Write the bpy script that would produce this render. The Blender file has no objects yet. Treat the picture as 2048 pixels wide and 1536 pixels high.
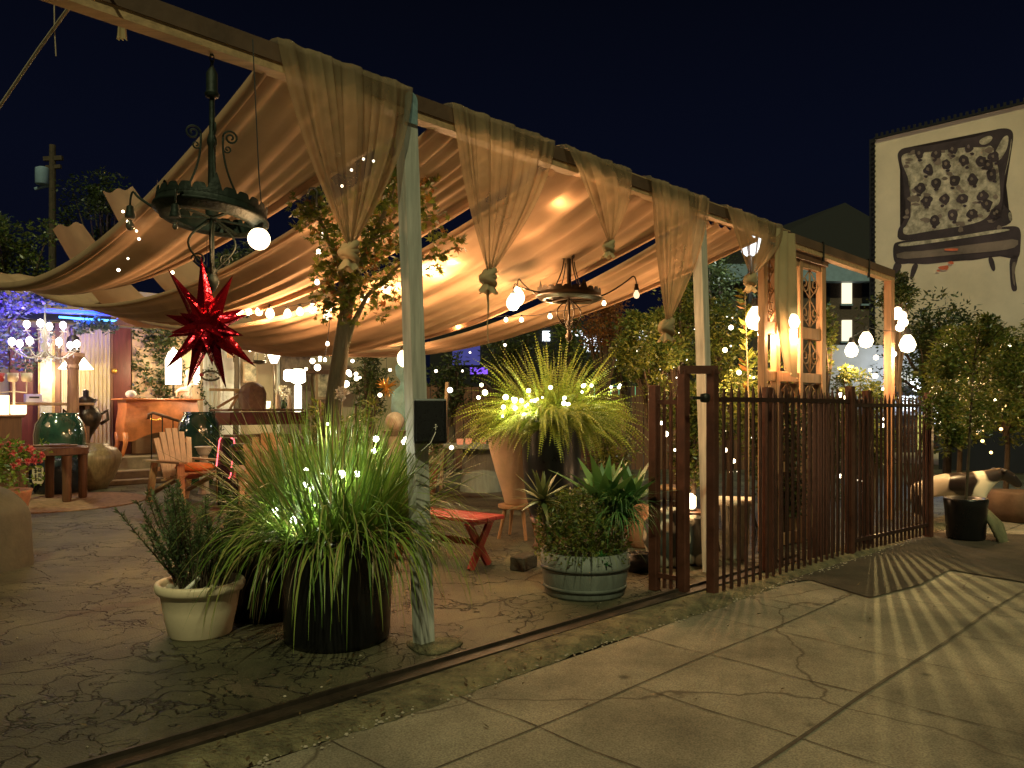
import bpy, math, random
from mathutils import Vector, Matrix
S = bpy.context.scene
COL = S.collection
R = random.Random(7)
# ------------------------------------------------------------------ camera, world, sun, exposure
FOC, EYE, CX, CY = 1550.0, 1.4, 1024.0, 815.0
cd = bpy.data.cameras.new('camera'); cam = bpy.data.objects.new('camera', cd); COL.objects.link(cam)
cd.sensor_width = 36.0; cd.lens = FOC / 2048 * 36.0; cd.shift_y = (CY - 768) / 2048
cam.location = (0, 0, EYE); cam.rotation_euler = (math.pi / 2, 0, 0); cd.clip_end = 500; cd.clip_start = 0.05
S.camera = cam
world = bpy.data.worlds.new('World'); S.world = world; world.use_nodes = True
wn, wl = world.node_tree.nodes, world.node_tree.links
wn.clear()
wo = wn.new('ShaderNodeOutputWorld'); wb = wn.new('ShaderNodeBackground')
sk = wn.new('ShaderNodeTexSky'); sk.sky_type = 'NISHITA'; sk.sun_disc = False
sk.sun_elevation = math.radians(-4.0); sk.sun_rotation = math.radians(160)
tint = wn.new('ShaderNodeMix'); tint.data_type = 'RGBA'; tint.blend_type = 'MULTIPLY'; tint.inputs['Factor'].default_value = 1
tint.inputs['B'].default_value = (0.30, 0.55, 1.0, 1)
addn = wn.new('ShaderNodeMix'); addn.data_type = 'RGBA'; addn.blend_type = 'ADD'; addn.inputs['Factor'].default_value = 1
addn.inputs['B'].default_value = (0.016, 0.022, 0.058, 1)
wtc = wn.new('ShaderNodeTexCoord'); wsx = wn.new('ShaderNodeSeparateXYZ'); wl.new(wtc.outputs['Generated'], wsx.inputs[0])
wcr = wn.new('ShaderNodeValToRGB'); wl.new(wsx.outputs['Z'], wcr.inputs[0])
wcr.color_ramp.elements[0].position = 0.0; wcr.color_ramp.elements[0].color = (0.030, 0.040, 0.11, 1)
wcr.color_ramp.elements[1].position = 0.55; wcr.color_ramp.elements[1].color = (0.006, 0.006, 0.012, 1)
e_ = wcr.color_ramp.elements.new(.28); e_.color = (0.018, 0.026, 0.085, 1)
wl.new(wcr.outputs[0], addn.inputs['B'])
wl.new(sk.outputs[0], tint.inputs['A']); wl.new(tint.outputs['Result'], addn.inputs['A'])
wl.new(addn.outputs['Result'], wb.inputs['Color']); wb.inputs['Strength'].default_value = 0.10
wl.new(wb.outputs[0], wo.inputs[0])
S.view_settings.view_transform = 'Standard'; S.view_settings.look = 'None'
S.view_settings.exposure = 0.0; S.view_settings.gamma = 1.0
D1 = Vector((0.713, 0.701, 0)).normalized(); D2 = Vector((-D1.y, D1.x, 0))
OX, OY = -0.52, 4.57
O3 = Vector((OX, OY, 0))
sun = bpy.data.lights.new('street_light_sun', 'SUN'); sun.energy = 1.45; sun.angle = math.radians(1.2); sun.color = (0.93, 0.95, 0.50)
so = bpy.data.objects.new('street_light_sun', sun); COL.objects.link(so)
sdir = (-D1 * 0.56 - D2 * 0.66 + Vector((0, 0, 0.95))).normalized()
so.rotation_euler = sdir.to_track_quat('Z', 'Y').to_euler()

# ------------------------------------------------------------------ coordinates
def P(px, py, Y): return Vector(((px - CX) / FOC * Y, Y, EYE + (CY - py) / FOC * Y))
def G(px, py, z=0.0):
    Y = (EYE - z) * FOC / (py - CY); return Vector(((px - CX) / FOC * Y, Y, z))
def W(u, v, z=0.0): return O3 + D1 * u + D2 * v + Vector((0, 0, z))
def PV(px, py, v):
    a = (px - CX) / FOC; Y = (v + OX * D2.x + OY * D2.y) / (a * D2.x + D2.y); return P(px, py, Y)
def PU(px, py, u):
    a = (px - CX) / FOC; Y = (u + OX * D1.x + OY * D1.y) / (a * D1.x + D1.y); return P(px, py, Y)
def UV(p): r = Vector((p[0], p[1], 0)) - O3; return r.dot(D1), r.dot(D2)
ANG = math.atan2(D1.y, D1.x)

# ------------------------------------------------------------------ mesh builder
class MB:
    def __init__(s): s.v = []; s.f = []
    def add(s, vs, fs):
        b = len(s.v); s.v.extend([tuple(p) for p in vs]); s.f.extend([tuple(i + b for i in f) for f in fs]); return s
    def box(s, c, size, rz=0.0, bev=0.0, rot=None):
        hx, hy, hz = size[0] / 2, size[1] / 2, size[2] / 2
        M = rot if rot is not None else Matrix.Rotation(rz, 3, 'Z')
        c = Vector(c)
        if bev > 0:
            b = min(bev, hx * .9, hy * .9, hz * .9); vs = []
            for sx in (-1, 1):
                for sy in (-1, 1):
                    for sz in (-1, 1):
                        vs += [(sx * (hx - b), sy * (hy - b), sz * hz), (sx * (hx - b), sy * hy, sz * (hz - b)), (sx * hx, sy * (hy - b), sz * (hz - b))]
            import bmesh
            bm = bmesh.new()
            for p in vs: bm.verts.new(p)
            r = bmesh.ops.convex_hull(bm, input=bm.verts)
            bm.verts.index_update()
            s.add([c + M @ q.co for q in bm.verts], [[q.index for q in f.verts] for f in bm.faces]); bm.free(); return s
        vs = [c + M @ Vector((x, y, z)) for x in (-hx, hx) for y in (-hy, hy) for z in (-hz, hz)]
        return s.add(vs, [(0, 1, 3, 2), (4, 6, 7, 5), (0, 4, 5, 1), (2, 3, 7, 6), (0, 2, 6, 4), (1, 5, 7, 3)])
    def bar(s, a, b, w, h, up=(0, 0, 1)):
        a, b = Vector(a), Vector(b); d = b - a; L = d.length; z = d.normalized(); upv = Vector(up)
        if abs(z.dot(upv)) > .98: upv = Vector((1, 0, 0)) if abs(z.x) < .9 else Vector((0, 1, 0))
        x = upv.cross(z).normalized(); y = z.cross(x)
        M = Matrix((x, y, z)).transposed()
        return s.box((a + b) / 2, (w, h, L), rot=M)
    def tube(s, pts, r, seg=8, cap=True):
        pts = [Vector(p) for p in pts]; n = len(pts); rr = r if isinstance(r, (list, tuple)) else [r] * n
        vs = []; fs = []; pu = None
        for i, p in enumerate(pts):
            t = (pts[min(i + 1, n - 1)] - pts[max(i - 1, 0)])
            t = t.normalized() if t.length > 1e-9 else Vector((0, 0, 1))
            if pu is None: pu = t.orthogonal().normalized()
            else:
                pu = pu - t * pu.dot(t); pu = pu.normalized() if pu.length > 1e-6 else t.orthogonal().normalized()
            w = t.cross(pu)
            for k in range(seg):
                a = 2 * math.pi * k / seg; vs.append(p + (pu * math.cos(a) + w * math.sin(a)) * rr[i])
        for i in range(n - 1):
            for k in range(seg):
                k2 = (k + 1) % seg; fs.append((i * seg + k, i * seg + k2, (i + 1) * seg + k2, (i + 1) * seg + k))
        if cap: fs.append(tuple(range(seg))[::-1]); fs.append(tuple((n - 1) * seg + k for k in range(seg)))
        return s.add(vs, fs)
    def lathe(s, c, prof, seg=32, wob=0.0, sx=1.0, sy=1.0, rz=0.0, closed=False):
        c = Vector(c); vs = []; fs = []; n = len(prof)
        for i, (r, z) in enumerate(prof):
            for k in range(seg):
                a = 2 * math.pi * k / seg + rz; q = r * (1 + wob * math.sin(3 * a + 2 * z) * .5)
                vs.append(c + Vector((q * math.cos(a) * sx, q * math.sin(a) * sy, z)))
        for i in range(n - 1):
            for k in range(seg):
                k2 = (k + 1) % seg; fs.append((i * seg + k, i * seg + k2, (i + 1) * seg + k2, (i + 1) * seg + k))
        if closed:
            for k in range(seg):
                k2 = (k + 1) % seg; fs.append(((n - 1) * seg + k, (n - 1) * seg + k2, k2, k))
        else:
            if prof[0][0] > 1e-4: fs.append(tuple(range(seg))[::-1])
            if prof[-1][0] > 1e-4: fs.append(tuple((n - 1) * seg + k for k in range(seg)))
        return s.add(vs, fs)
    def ball(s, c, r, seg=12, rings=8, sc=(1, 1, 1)):
        c = Vector(c); vs = [c + Vector((0, 0, -r * sc[2]))]; fs = []
        for i in range(1, rings):
            t = math.pi * i / rings
            for k in range(seg):
                a = 2 * math.pi * k / seg
                vs.append(c + Vector((r * math.sin(t) * math.cos(a) * sc[0], r * math.sin(t) * math.sin(a) * sc[1], -r * math.cos(t) * sc[2])))
        vs.append(c + Vector((0, 0, r * sc[2])))
        for k in range(seg): fs.append((0, 1 + (k + 1) % seg, 1 + k))
        for i in range(rings - 2):
            for k in range(seg):
                k2 = (k + 1) % seg; a = 1 + i * seg; fs.append((a + k, a + k2, a + seg + k2, a + seg + k))
        a = 1 + (rings - 2) * seg; e = len(vs) - 1
        for k in range(seg): fs.append((a + k, a + (k + 1) % seg, e))
        return s.add(vs, fs)
    def prism(s, pts, d):      # polygon pts (3D, planar) extruded by vector d
        pts = [Vector(p) for p in pts]; n = len(pts); d = Vector(d)
        vs = pts + [p + d for p in pts]
        fs = [tuple(range(n))[::-1], tuple(range(n, 2 * n))] + [(i, (i + 1) % n, n + (i + 1) % n, n + i) for i in range(n)]
        return s.add(vs, fs)
    def grid(s, rows):         # list of rows of points
        n = len(rows[0]); vs = [p for r in rows for p in r]; fs = []
        for i in range(len(rows) - 1):
            for j in range(n - 1): fs.append((i * n + j, i * n + j + 1, (i + 1) * n + j + 1, (i + 1) * n + j))
        return s.add(vs, fs)
    def leaf(s, p, d, n, L, w, fold=0.0):
        p = Vector(p); d = d.normalized(); sd = d.cross(n)
        sd = sd.normalized() if sd.length > 1e-5 else d.orthogonal().normalized()
        m = sd.cross(d)
        b = len(s.v)
        for q in (p, p + d * L * .4 + sd * w / 2 + m * fold, p + d * L, p + d * L * .4 - sd * w / 2 + m * fold): s.v.append(tuple(q))
        s.f.append((b, b + 1, b + 2)); s.f.append((b, b + 2, b + 3)); return s
    def blade(s, p, d, L, w, droop, n=5, tip=0.05, wv=None, belly=0.25):
        p = Vector(p); d = d.normalized(); sd = d.cross(Vector((0, 0, 1)))
        if sd.length < .05: a = R.uniform(0, 6.28); sd = Vector((math.cos(a), math.sin(a), 0))
        sd.normalize()
        if wv: sd = (sd + Vector((R.uniform(-wv, wv), R.uniform(-wv, wv), R.uniform(-wv, wv)))).normalized()
        b = len(s.v); q = p.copy()
        for i in range(n + 1):
            t = i / n; ww = w * (max(tip, (1 - t) ** .75) * (.55 + min(1, t / belly) * .45)) * .5
            s.v.append(tuple(q + sd * ww)); s.v.append(tuple(q - sd * ww))
            q = q + d * (L / n); d = (d + Vector((0, 0, -droop / n * (0.4 + 1.6 * t)))).normalized()
            if i < n: k = b + 2 * i; s.f.append((k, k + 1, k + 3, k + 2))
        return q
    def build(s, name, mat, parent=None, smooth=False, origin=None):
        me = bpy.data.meshes.new(name)
        if parent is not None: off = WORLD_LOC.get(parent.name, Vector((0, 0, 0)))
        elif origin is not None: off = Vector(origin)
        else:
            xs = [v[0] for v in s.v]; ys = [v[1] for v in s.v]; zs = [v[2] for v in s.v]
            off = Vector(((min(xs) + max(xs)) / 2, (min(ys) + max(ys)) / 2, min(zs)))
        ox, oy, oz = off
        me.from_pydata([(a - ox, b - oy, c - oz) for a, b, c in s.v], [], s.f); me.update()
        if smooth is True: me.polygons.foreach_set('use_smooth', [True] * len(me.polygons))
        elif smooth == 'auto':
            me.polygons.foreach_set('use_smooth', [True] * len(me.polygons))
            try: me.set_sharp_from_angle(angle=math.radians(40))
            except Exception: pass
        o = bpy.data.objects.new(name, me); COL.objects.link(o)
        me.materials.append(mat)
        if parent is not None: o.parent = parent; WORLD_LOC[o.name] = off
        else: o.location = off; WORLD_LOC[o.name] = off
        return o
WORLD_LOC = {}
def tag(o, label, cat, group=None, kind=None):
    if label: o['label'] = label
    if cat: o['category'] = cat
    if group: o['group'] = group
    if kind: o['kind'] = kind
    return o
def thing(name, loc, label, cat, group=None):
    o = bpy.data.objects.new(name, None); COL.objects.link(o); o.location = loc; o.empty_display_size = .1
    WORLD_LOC[o.name] = Vector(loc); return tag(o, label, cat, group)
def struct(name, mb, mat, smooth=False):
    o = mb.build(name, mat, None, smooth, (0, 0, 0)); o['kind'] = 'structure'; return o
def dup(o, parent=None, keep=None):
    c = o.copy(); COL.objects.link(c); c.parent = parent
    for ch in list(o.children): dup(ch, c)
    return c

# ------------------------------------------------------------------ materials
def newmat(name):
    m = bpy.data.materials.new(name); m.use_nodes = True; m.node_tree.nodes.clear(); return m, m.node_tree.nodes, m.node_tree.links
def mat(name, col, rough=.7, var=.25, scale=6.0, bump=.15, metal=0.0, stretch=None, spec=.5, sheen=0, coat=0.0, col2=None, vscale=None, bdist=.01, detail=6, subsurf=0):
    m, n, l = newmat(name)
    out = n.new('ShaderNodeOutputMaterial'); b = n.new('ShaderNodeBsdfPrincipled'); l.new(b.outputs[0], out.inputs[0])
    tc = n.new('ShaderNodeTexCoord'); mp = n.new('ShaderNodeMapping'); l.new(tc.outputs['Object'], mp.inputs[0])
    if stretch: mp.inputs['Scale'].default_value = stretch
    nz = n.new('ShaderNodeTexNoise'); nz.inputs['Scale'].default_value = scale; nz.inputs['Detail'].default_value = detail; nz.inputs['Roughness'].default_value = .65
    l.new(mp.outputs[0], nz.inputs['Vector'])
    cr = n.new('ShaderNodeValToRGB'); cr.color_ramp.elements[0].position = .3; cr.color_ramp.elements[1].position = .7
    c1 = [max(0, c * (1 - var)) for c in col]; c2 = [min(1, c * (1 + var)) for c in (col2 or col)]
    cr.color_ramp.elements[0].color = (*c1, 1); cr.color_ramp.elements[1].color = (*c2, 1)
    l.new(nz.outputs['Fac'], cr.inputs[0]); l.new(cr.outputs[0], b.inputs['Base Color'])
    b.inputs['Roughness'].default_value = rough; b.inputs['Metallic'].default_value = metal
    b.inputs['Specular IOR Level'].default_value = spec; b.inputs['Coat Weight'].default_value = coat
    mr = n.new('ShaderNodeMapRange'); mr.inputs[3].default_value = max(.02, rough - .12); mr.inputs[4].default_value = min(1, rough + .12)
    l.new(nz.outputs['Fac'], mr.inputs[0]); l.new(mr.outputs[0], b.inputs['Roughness'])
    if bump:
        n2 = n.new('ShaderNodeTexNoise'); n2.inputs['Scale'].default_value = (vscale or scale * 5); n2.inputs['Detail'].default_value = 4
        l.new(mp.outputs[0], n2.inputs['Vector'])
        bp = n.new('ShaderNodeBump'); bp.inputs['Strength'].default_value = bump; bp.inputs['Distance'].default_value = bdist
        l.new(n2.outputs['Fac'], bp.inputs['Height']); l.new(bp.outputs[0], b.inputs['Normal'])
    return m
def leafmat(name, c1, c2, trans=.35, rough=.5, c3=None):
    m, n, l = newmat(name)
    out = n.new('ShaderNodeOutputMaterial'); b = n.new('ShaderNodeBsdfPrincipled'); t = n.new('ShaderNodeBsdfTranslucent')
    mx = n.new('ShaderNodeMixShader'); mx.inputs[0].default_value = trans
    g = n.new('ShaderNodeNewGeometry'); cr = n.new('ShaderNodeValToRGB')
    cr.color_ramp.elements[0].color = (*c1, 1); cr.color_ramp.elements[1].color = (*c2, 1)
    if c3: e = cr.color_ramp.elements.new(.93); e.color = (*c3, 1); cr.color_ramp.elements[1].position = .8; cr.color_ramp.elements[-1].color = (*c3, 1)
    if c3:
        cr.color_ramp.elements[1].color = (*c2, 1)
    l.new(g.outputs['Random Per Island'], cr.inputs[0]); l.new(cr.outputs[0], b.inputs['Base Color'])
    tc = n.new('ShaderNodeTexCoord'); nz = n.new('ShaderNodeTexNoise'); nz.inputs['Scale'].default_value = 3
    l.new(tc.outputs['Object'], nz.inputs['Vector'])
    hs = n.new('ShaderNodeHueSaturation'); mr = n.new('ShaderNodeMapRange'); mr.inputs[3].default_value = .6; mr.inputs[4].default_value = 1.4
    l.new(nz.outputs['Fac'], mr.inputs[0]); l.new(mr.outputs[0], hs.inputs['Value']); l.new(cr.outputs[0], hs.inputs['Color'])
    l.new(hs.outputs[0], b.inputs['Base Color']); l.new(hs.outputs[0], t.inputs['Color'])
    b.inputs['Roughness'].default_value = rough; b.inputs['Specular IOR Level'].default_value = .45
    l.new(b.outputs[0], mx.inputs[1]); l.new(t.outputs[0], mx.inputs[2]); l.new(mx.outputs[0], out.inputs[0]); return m
def clothmat(name, col, trans=.35, alpha=1.0, weave=400, var=.15):
    m, n, l = newmat(name)
    out = n.new('ShaderNodeOutputMaterial'); b = n.new('ShaderNodeBsdfPrincipled'); t = n.new('ShaderNodeBsdfTranslucent')
    mx = n.new('ShaderNodeMixShader'); mx.inputs[0].default_value = trans
    tc = n.new('ShaderNodeTexCoord'); nz = n.new('ShaderNodeTexNoise'); nz.inputs['Scale'].default_value = 2.2; nz.inputs['Detail'].default_value = 8
    l.new(tc.outputs['Object'], nz.inputs['Vector'])
    cr = n.new('ShaderNodeValToRGB'); cr.color_ramp.elements[0].position = .3; cr.color_ramp.elements[1].position = .7
    cr.color_ramp.elements[0].color = (*[c * (1 - var) for c in col], 1); cr.color_ramp.elements[1].color = (*[min(1, c * (1 + var)) for c in col], 1)
    l.new(nz.outputs['Fac'], cr.inputs[0]); l.new(cr.outputs[0], b.inputs['Base Color']); l.new(cr.outputs[0], t.inputs['Color'])
    b.inputs['Roughness'].default_value = .95; b.inputs['Specular IOR Level'].default_value = .1
    n2 = n.new('ShaderNodeTexNoise'); n2.inputs['Scale'].default_value = weave; n2.inputs['Detail'].default_value = 2
    l.new(tc.outputs['Object'], n2.inputs['Vector']); bp = n.new('ShaderNodeBump'); bp.inputs['Strength'].default_value = .3; bp.inputs['Distance'].default_value = .002
    l.new(n2.outputs['Fac'], bp.inputs['Height']); l.new(bp.outputs[0], b.inputs['Normal'])
    l.new(b.outputs[0], mx.inputs[1]); l.new(t.outputs[0], mx.inputs[2])
    if alpha < 1:
        tr = n.new('ShaderNodeBsdfTransparent'); m2 = n.new('ShaderNodeMixShader')
        mr = n.new('ShaderNodeMapRange'); mr.inputs[1].default_value = .35; mr.inputs[2].default_value = .65; mr.inputs[3].default_value = alpha - .1; mr.inputs[4].default_value = min(1, alpha + .12)
        l.new(nz.outputs['Fac'], mr.inputs[0]); l.new(mr.outputs[0], m2.inputs[0])
        l.new(tr.outputs[0], m2.inputs[1]); l.new(mx.outputs[0], m2.inputs[2]); l.new(m2.outputs[0], out.inputs[0])
    else: l.new(mx.outputs[0], out.inputs[0])
    return m
def emis(name, col, st):
    m, n, l = newmat(name); out = n.new('ShaderNodeOutputMaterial'); e = n.new('ShaderNodeEmission')
    e.inputs[0].default_value = (*col, 1); e.inputs[1].default_value = st; l.new(e.outputs[0], out.inputs[0])
    try: m.cycles.emission_sampling = 'NONE'
    except Exception: pass
    return m

def wood(name, col, var=.35, rough=.65, axis='z', bump=.3):
    st = {'x': (1, 14, 14), 'y': (14, 1, 14), 'z': (14, 14, 1)}[axis]
    return mat(name, col, rough, var, 2.2, bump, stretch=st, vscale=8, bdist=.004)
def patio_mat():
    m, n, l = newmat('cracked_patio')
    out = n.new('ShaderNodeOutputMaterial'); b = n.new('ShaderNodeBsdfPrincipled'); l.new(b.outputs[0], out.inputs[0])
    tc = n.new('ShaderNodeTexCoord')
    w1 = n.new('ShaderNodeTexNoise'); w1.inputs['Scale'].default_value = 1.6; w1.inputs['Detail'].default_value = 5; l.new(tc.outputs['Object'], w1.inputs['Vector'])
    vm = n.new('ShaderNodeVectorMath'); vm.operation = 'MULTIPLY_ADD'; vm.inputs[1].default_value = (1.5, 1.5, 1.5); l.new(w1.outputs['Color'], vm.inputs[0]); l.new(tc.outputs['Object'], vm.inputs[2])
    def crack(sc, wid):
        vo = n.new('ShaderNodeTexVoronoi'); vo.feature = 'DISTANCE_TO_EDGE'; vo.inputs['Scale'].default_value = sc; l.new(vm.outputs[0], vo.inputs['Vector'])
        mr = n.new('ShaderNodeMapRange'); mr.inputs[1].default_value = 0; mr.inputs[2].default_value = wid; l.new(vo.outputs['Distance'], mr.inputs[0]); return mr
    a, c = crack(1.1, .016), crack(2.6, .018)
    nm = n.new('ShaderNodeTexNoise'); nm.inputs['Scale'].default_value = .9; l.new(tc.outputs['Object'], nm.inputs['Vector'])
    mk = n.new('ShaderNodeMapRange'); mk.inputs[1].default_value = .40; mk.inputs[2].default_value = .52; mk.inputs[3].default_value = 1; mk.inputs[4].default_value = 0; l.new(nm.outputs['Fac'], mk.inputs[0])
    mx = n.new('ShaderNodeMath'); mx.operation = 'MAXIMUM'; l.new(c.outputs[0], mx.inputs[0]); l.new(mk.outputs[0], mx.inputs[1])
    mm = n.new('ShaderNodeMath'); mm.operation = 'MULTIPLY'; l.new(a.outputs[0], mm.inputs[0]); l.new(mx.outputs[0], mm.inputs[1])
    nz = n.new('ShaderNodeTexNoise'); nz.inputs['Scale'].default_value = 1.3; nz.inputs['Detail'].default_value = 10; nz.inputs['Roughness'].default_value = .7; l.new(tc.outputs['Object'], nz.inputs['Vector'])
    cr = n.new('ShaderNodeValToRGB'); cr.color_ramp.elements[0].position = .32; cr.color_ramp.elements[1].position = .72
    cr.color_ramp.elements[0].color = (.028, .026, .016, 1); cr.color_ramp.elements[1].color = (.135, .122, .068, 1); l.new(nz.outputs['Fac'], cr.inputs[0])
    sp = n.new('ShaderNodeTexNoise'); sp.inputs['Scale'].default_value = 90; sp.inputs['Detail'].default_value = 3; l.new(tc.outputs['Object'], sp.inputs['Vector'])
    sr = n.new('ShaderNodeMapRange'); sr.inputs[1].default_value = .3; sr.inputs[2].default_value = .7; sr.inputs[3].default_value = .7; sr.inputs[4].default_value = 1.3; l.new(sp.outputs['Fac'], sr.inputs[0])
    hs = n.new('ShaderNodeHueSaturation'); l.new(cr.outputs[0], hs.inputs['Color']); l.new(sr.outputs[0], hs.inputs['Value'])
    mc = n.new('ShaderNodeMix'); mc.data_type = 'RGBA'; l.new(mm.outputs[0], mc.inputs['Factor']); mc.inputs['A'].default_value = (.028, .022, .015, 1); l.new(hs.outputs[0], mc.inputs['B'])
    l.new(mc.outputs['Result'], b.inputs['Base Color']); b.inputs['Roughness'].default_value = .62; b.inputs['Specular IOR Level'].default_value = .4
    ad = n.new('ShaderNodeMath'); ad.operation = 'MULTIPLY_ADD'; ad.inputs[1].default_value = .35; l.new(nz.outputs['Fac'], ad.inputs[0]); l.new(mm.outputs[0], ad.inputs[2])
    ad2 = n.new('ShaderNodeMath'); ad2.operation = 'MULTIPLY_ADD'; ad2.inputs[1].default_value = .2; l.new(sp.outputs['Fac'], ad2.inputs[0]); l.new(ad.outputs[0], ad2.inputs[2])
    bp = n.new('ShaderNodeBump'); bp.inputs['Strength'].default_value = .9; bp.inputs['Distance'].default_value = .035; l.new(ad2.outputs[0], bp.inputs['Height']); l.new(bp.outputs[0], b.inputs['Normal'])
    return m
def sidewalk_mat():
    m, n, l = newmat('sidewalk_concrete')
    out = n.new('ShaderNodeOutputMaterial'); b = n.new('ShaderNodeBsdfPrincipled'); l.new(b.outputs[0], out.inputs[0])
    tc = n.new('ShaderNodeTexCoord')
    nz = n.new('ShaderNodeTexNoise'); nz.inputs['Scale'].default_value = 1.1; nz.inputs['Detail'].default_value = 9; nz.inputs['Roughness'].default_value = .62; l.new(tc.outputs['Object'], nz.inputs['Vector'])
    cr = n.new('ShaderNodeValToRGB'); cr.color_ramp.elements[0].position = .3; cr.color_ramp.elements[1].position = .65
    cr.color_ramp.elements[0].color = (.10, .088, .065, 1); cr.color_ramp.elements[1].color = (.31, .27, .20, 1); l.new(nz.outputs['Fac'], cr.inputs[0])
    sp = n.new('ShaderNodeTexNoise'); sp.inputs['Scale'].default_value = 120; sp.inputs['Detail'].default_value = 3; l.new(tc.outputs['Object'], sp.inputs['Vector'])
    st = n.new('ShaderNodeTexVoronoi'); st.inputs['Scale'].default_value = 2.3; l.new(tc.outputs['Object'], st.inputs['Vector'])
    s2 = n.new('ShaderNodeMapRange'); s2.inputs[1].default_value = .03; s2.inputs[2].default_value = .10; s2.inputs[3].default_value = .35; s2.inputs[4].default_value = 1; l.new(st.outputs['Distance'], s2.inputs[0])
    sr = n.new('ShaderNodeMapRange'); sr.inputs[1].default_value = .3; sr.inputs[2].default_value = .7; sr.inputs[3].default_value = .62; sr.inputs[4].default_value = 1.38; l.new(sp.outputs['Fac'], sr.inputs[0])
    ml = n.new('ShaderNodeMath'); ml.operation = 'MULTIPLY'; l.new(s2.outputs[0], ml.inputs[0]); l.new(sr.outputs[0], ml.inputs[1])
    hs = n.new('ShaderNodeHueSaturation'); l.new(cr.outputs[0], hs.inputs['Color']); l.new(ml.outputs[0], hs.inputs['Value'])
    w1 = n.new('ShaderNodeTexNoise'); w1.inputs['Scale'].default_value = 3; w1.inputs['Detail'].default_value = 5; l.new(tc.outputs['Object'], w1.inputs['Vector'])
    vm = n.new('ShaderNodeVectorMath'); vm.operation = 'MULTIPLY_ADD'; vm.inputs[1].default_value = (.3, .3, .3); l.new(w1.outputs['Color'], vm.inputs[0]); l.new(tc.outputs['Object'], vm.inputs[2])
    vo = n.new('ShaderNodeTexVoronoi'); vo.feature = 'DISTANCE_TO_EDGE'; vo.inputs['Scale'].default_value = .45; l.new(vm.outputs[0], vo.inputs['Vector'])
    mr = n.new('ShaderNodeMapRange'); mr.inputs[1].default_value = 0.0; mr.inputs[2].default_value = .006; l.new(vo.outputs['Distance'], mr.inputs[0])
    mc = n.new('ShaderNodeMix'); mc.data_type = 'RGBA'; l.new(mr.outputs[0], mc.inputs['Factor']); mc.inputs['A'].default_value = (.09, .07, .05, 1); l.new(hs.outputs[0], mc.inputs['B'])
    l.new(mc.outputs['Result'], b.inputs['Base Color']); b.inputs['Roughness'].default_value = .8; b.inputs['Specular IOR Level'].default_value = .3
    bp = n.new('ShaderNodeBump'); bp.inputs['Strength'].default_value = .35; bp.inputs['Distance'].default_value = .006; l.new(sp.outputs['Fac'], bp.inputs['Height']); l.new(bp.outputs[0], b.inputs['Normal'])
    return m
m_patio, m_side = patio_mat(), sidewalk_mat()
m_joint = mat('joint_dirt', (.07, .055, .038), .9, .4, 20, .4)
m_edge = mat('mossy_concrete', (.07, .065, .035), .9, .6, 7, 1.0, col2=(.15, .13, .07), bdist=.03, vscale=45, detail=12)
m_rail = mat('rusty_steel_strip', (.045, .033, .024), .5, .4, 12, .3, metal=.3)
m_dirt = mat('dark_asphalt', (.055, .042, .028), .9, .45, 5, .7, bdist=.015, vscale=60)
m_beam = wood('beam_timber', (.42, .27, .14), .35, .6, 'x')
m_post = wood('pale_painted_post', (.46, .45, .40), .3, .6, 'z')
m_postb = wood('white_worn_post', (.55, .5, .42), .35, .6, 'z')
m_cloth = clothmat('canopy_canvas', (.50, .32, .195), .08, 1, 400, .16)
m_burlap = clothmat('sheer_burlap', (.38, .28, .165), .55, .64, 300, .3)
m_iron = mat('dark_iron', (.035, .035, .03), .45, .5, 12, .4, metal=.6)
m_verd = mat('verdigris_iron', (.014, .022, .015), .6, .5, 10, .4, metal=.35)
m_rust = mat('rust_brown_steel', (.10, .036, .023), .45, .35, 9, .25, metal=.25)
m_rust2 = mat('dark_rust_steel', (.045, .020, .015), .5, .35, 9, .25, metal=.2)
m_rope = mat('pale_rope', (.4, .32, .22), .9, .2, 40)
m_black = mat('black_plastic', (.008, .008, .009), .3, .3, 4, .05)
m_cable = mat('cable', (.02, .02, .02), .6, .1, 4, 0)
m_cream = mat('cream_pot', (.72, .58, .40), .45, .07, 5, .1)
m_galv = mat('weathered_wood_tub', (.17, .185, .16), .6, .22, 4, .4, stretch=(6, 6, 1))
m_red = mat('red_painted_wood', (.30, .028, .025), .35, .25, 7, .2)
m_adw = wood('adirondack_wood', (.40, .25, .13), .3, .6, 'z')
m_dkwood = wood('dark_wood', (.13, .06, .03), .35, .5, 'z')
m_mdwood = wood('carved_wood', (.36, .20, .10), .35, .55, 'z')
m_orange = mat('orange_cushion', (.75, .22, .05), .9, .15, 20, .3)
m_glaze = mat('green_glaze', (.02, .06, .04), .08, .5, 4, .12, spec=.7, coat=.8)
m_beige = mat('beige_urn_clay', (.56, .42, .29), .6, .18, 4, .25)
m_navy = mat('navy_glazed_pot', (.012, .02, .028), .3, .5, 3, .1)
m_terra = mat('terracotta', (.42, .2, .11), .8, .2, 7, .25)
m_soil = mat('soil', (.04, .025, .015), 1, .5, 30, .9, bdist=.03)
m_stone = mat('pebble', (.38, .32, .25), .8, .45, 4, .3)
m_grass = leafmat('strap_grass', (.07, .15, .02), (.24, .36, .055), .3, .42, (.34, .26, .11))
m_fern = leafmat('boston_fern', (.12, .19, .02), (.28, .34, .05), .35, .5)
m_agave = leafmat('agave_leaf', (.06, .16, .045), (.13, .28, .08), .15, .4)
m_aloe = leafmat('aloe_leaf', (.09, .14, .05), (.20, .21, .08), .15, .4)
m_rose = leafmat('rosemary_needles', (.05, .10, .04), (.13, .18, .07), .25, .6)
m_maple = leafmat('maple_leaf', (.08, .13, .02), (.20, .22, .04), .45, .5, (.30, .10, .03))
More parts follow.
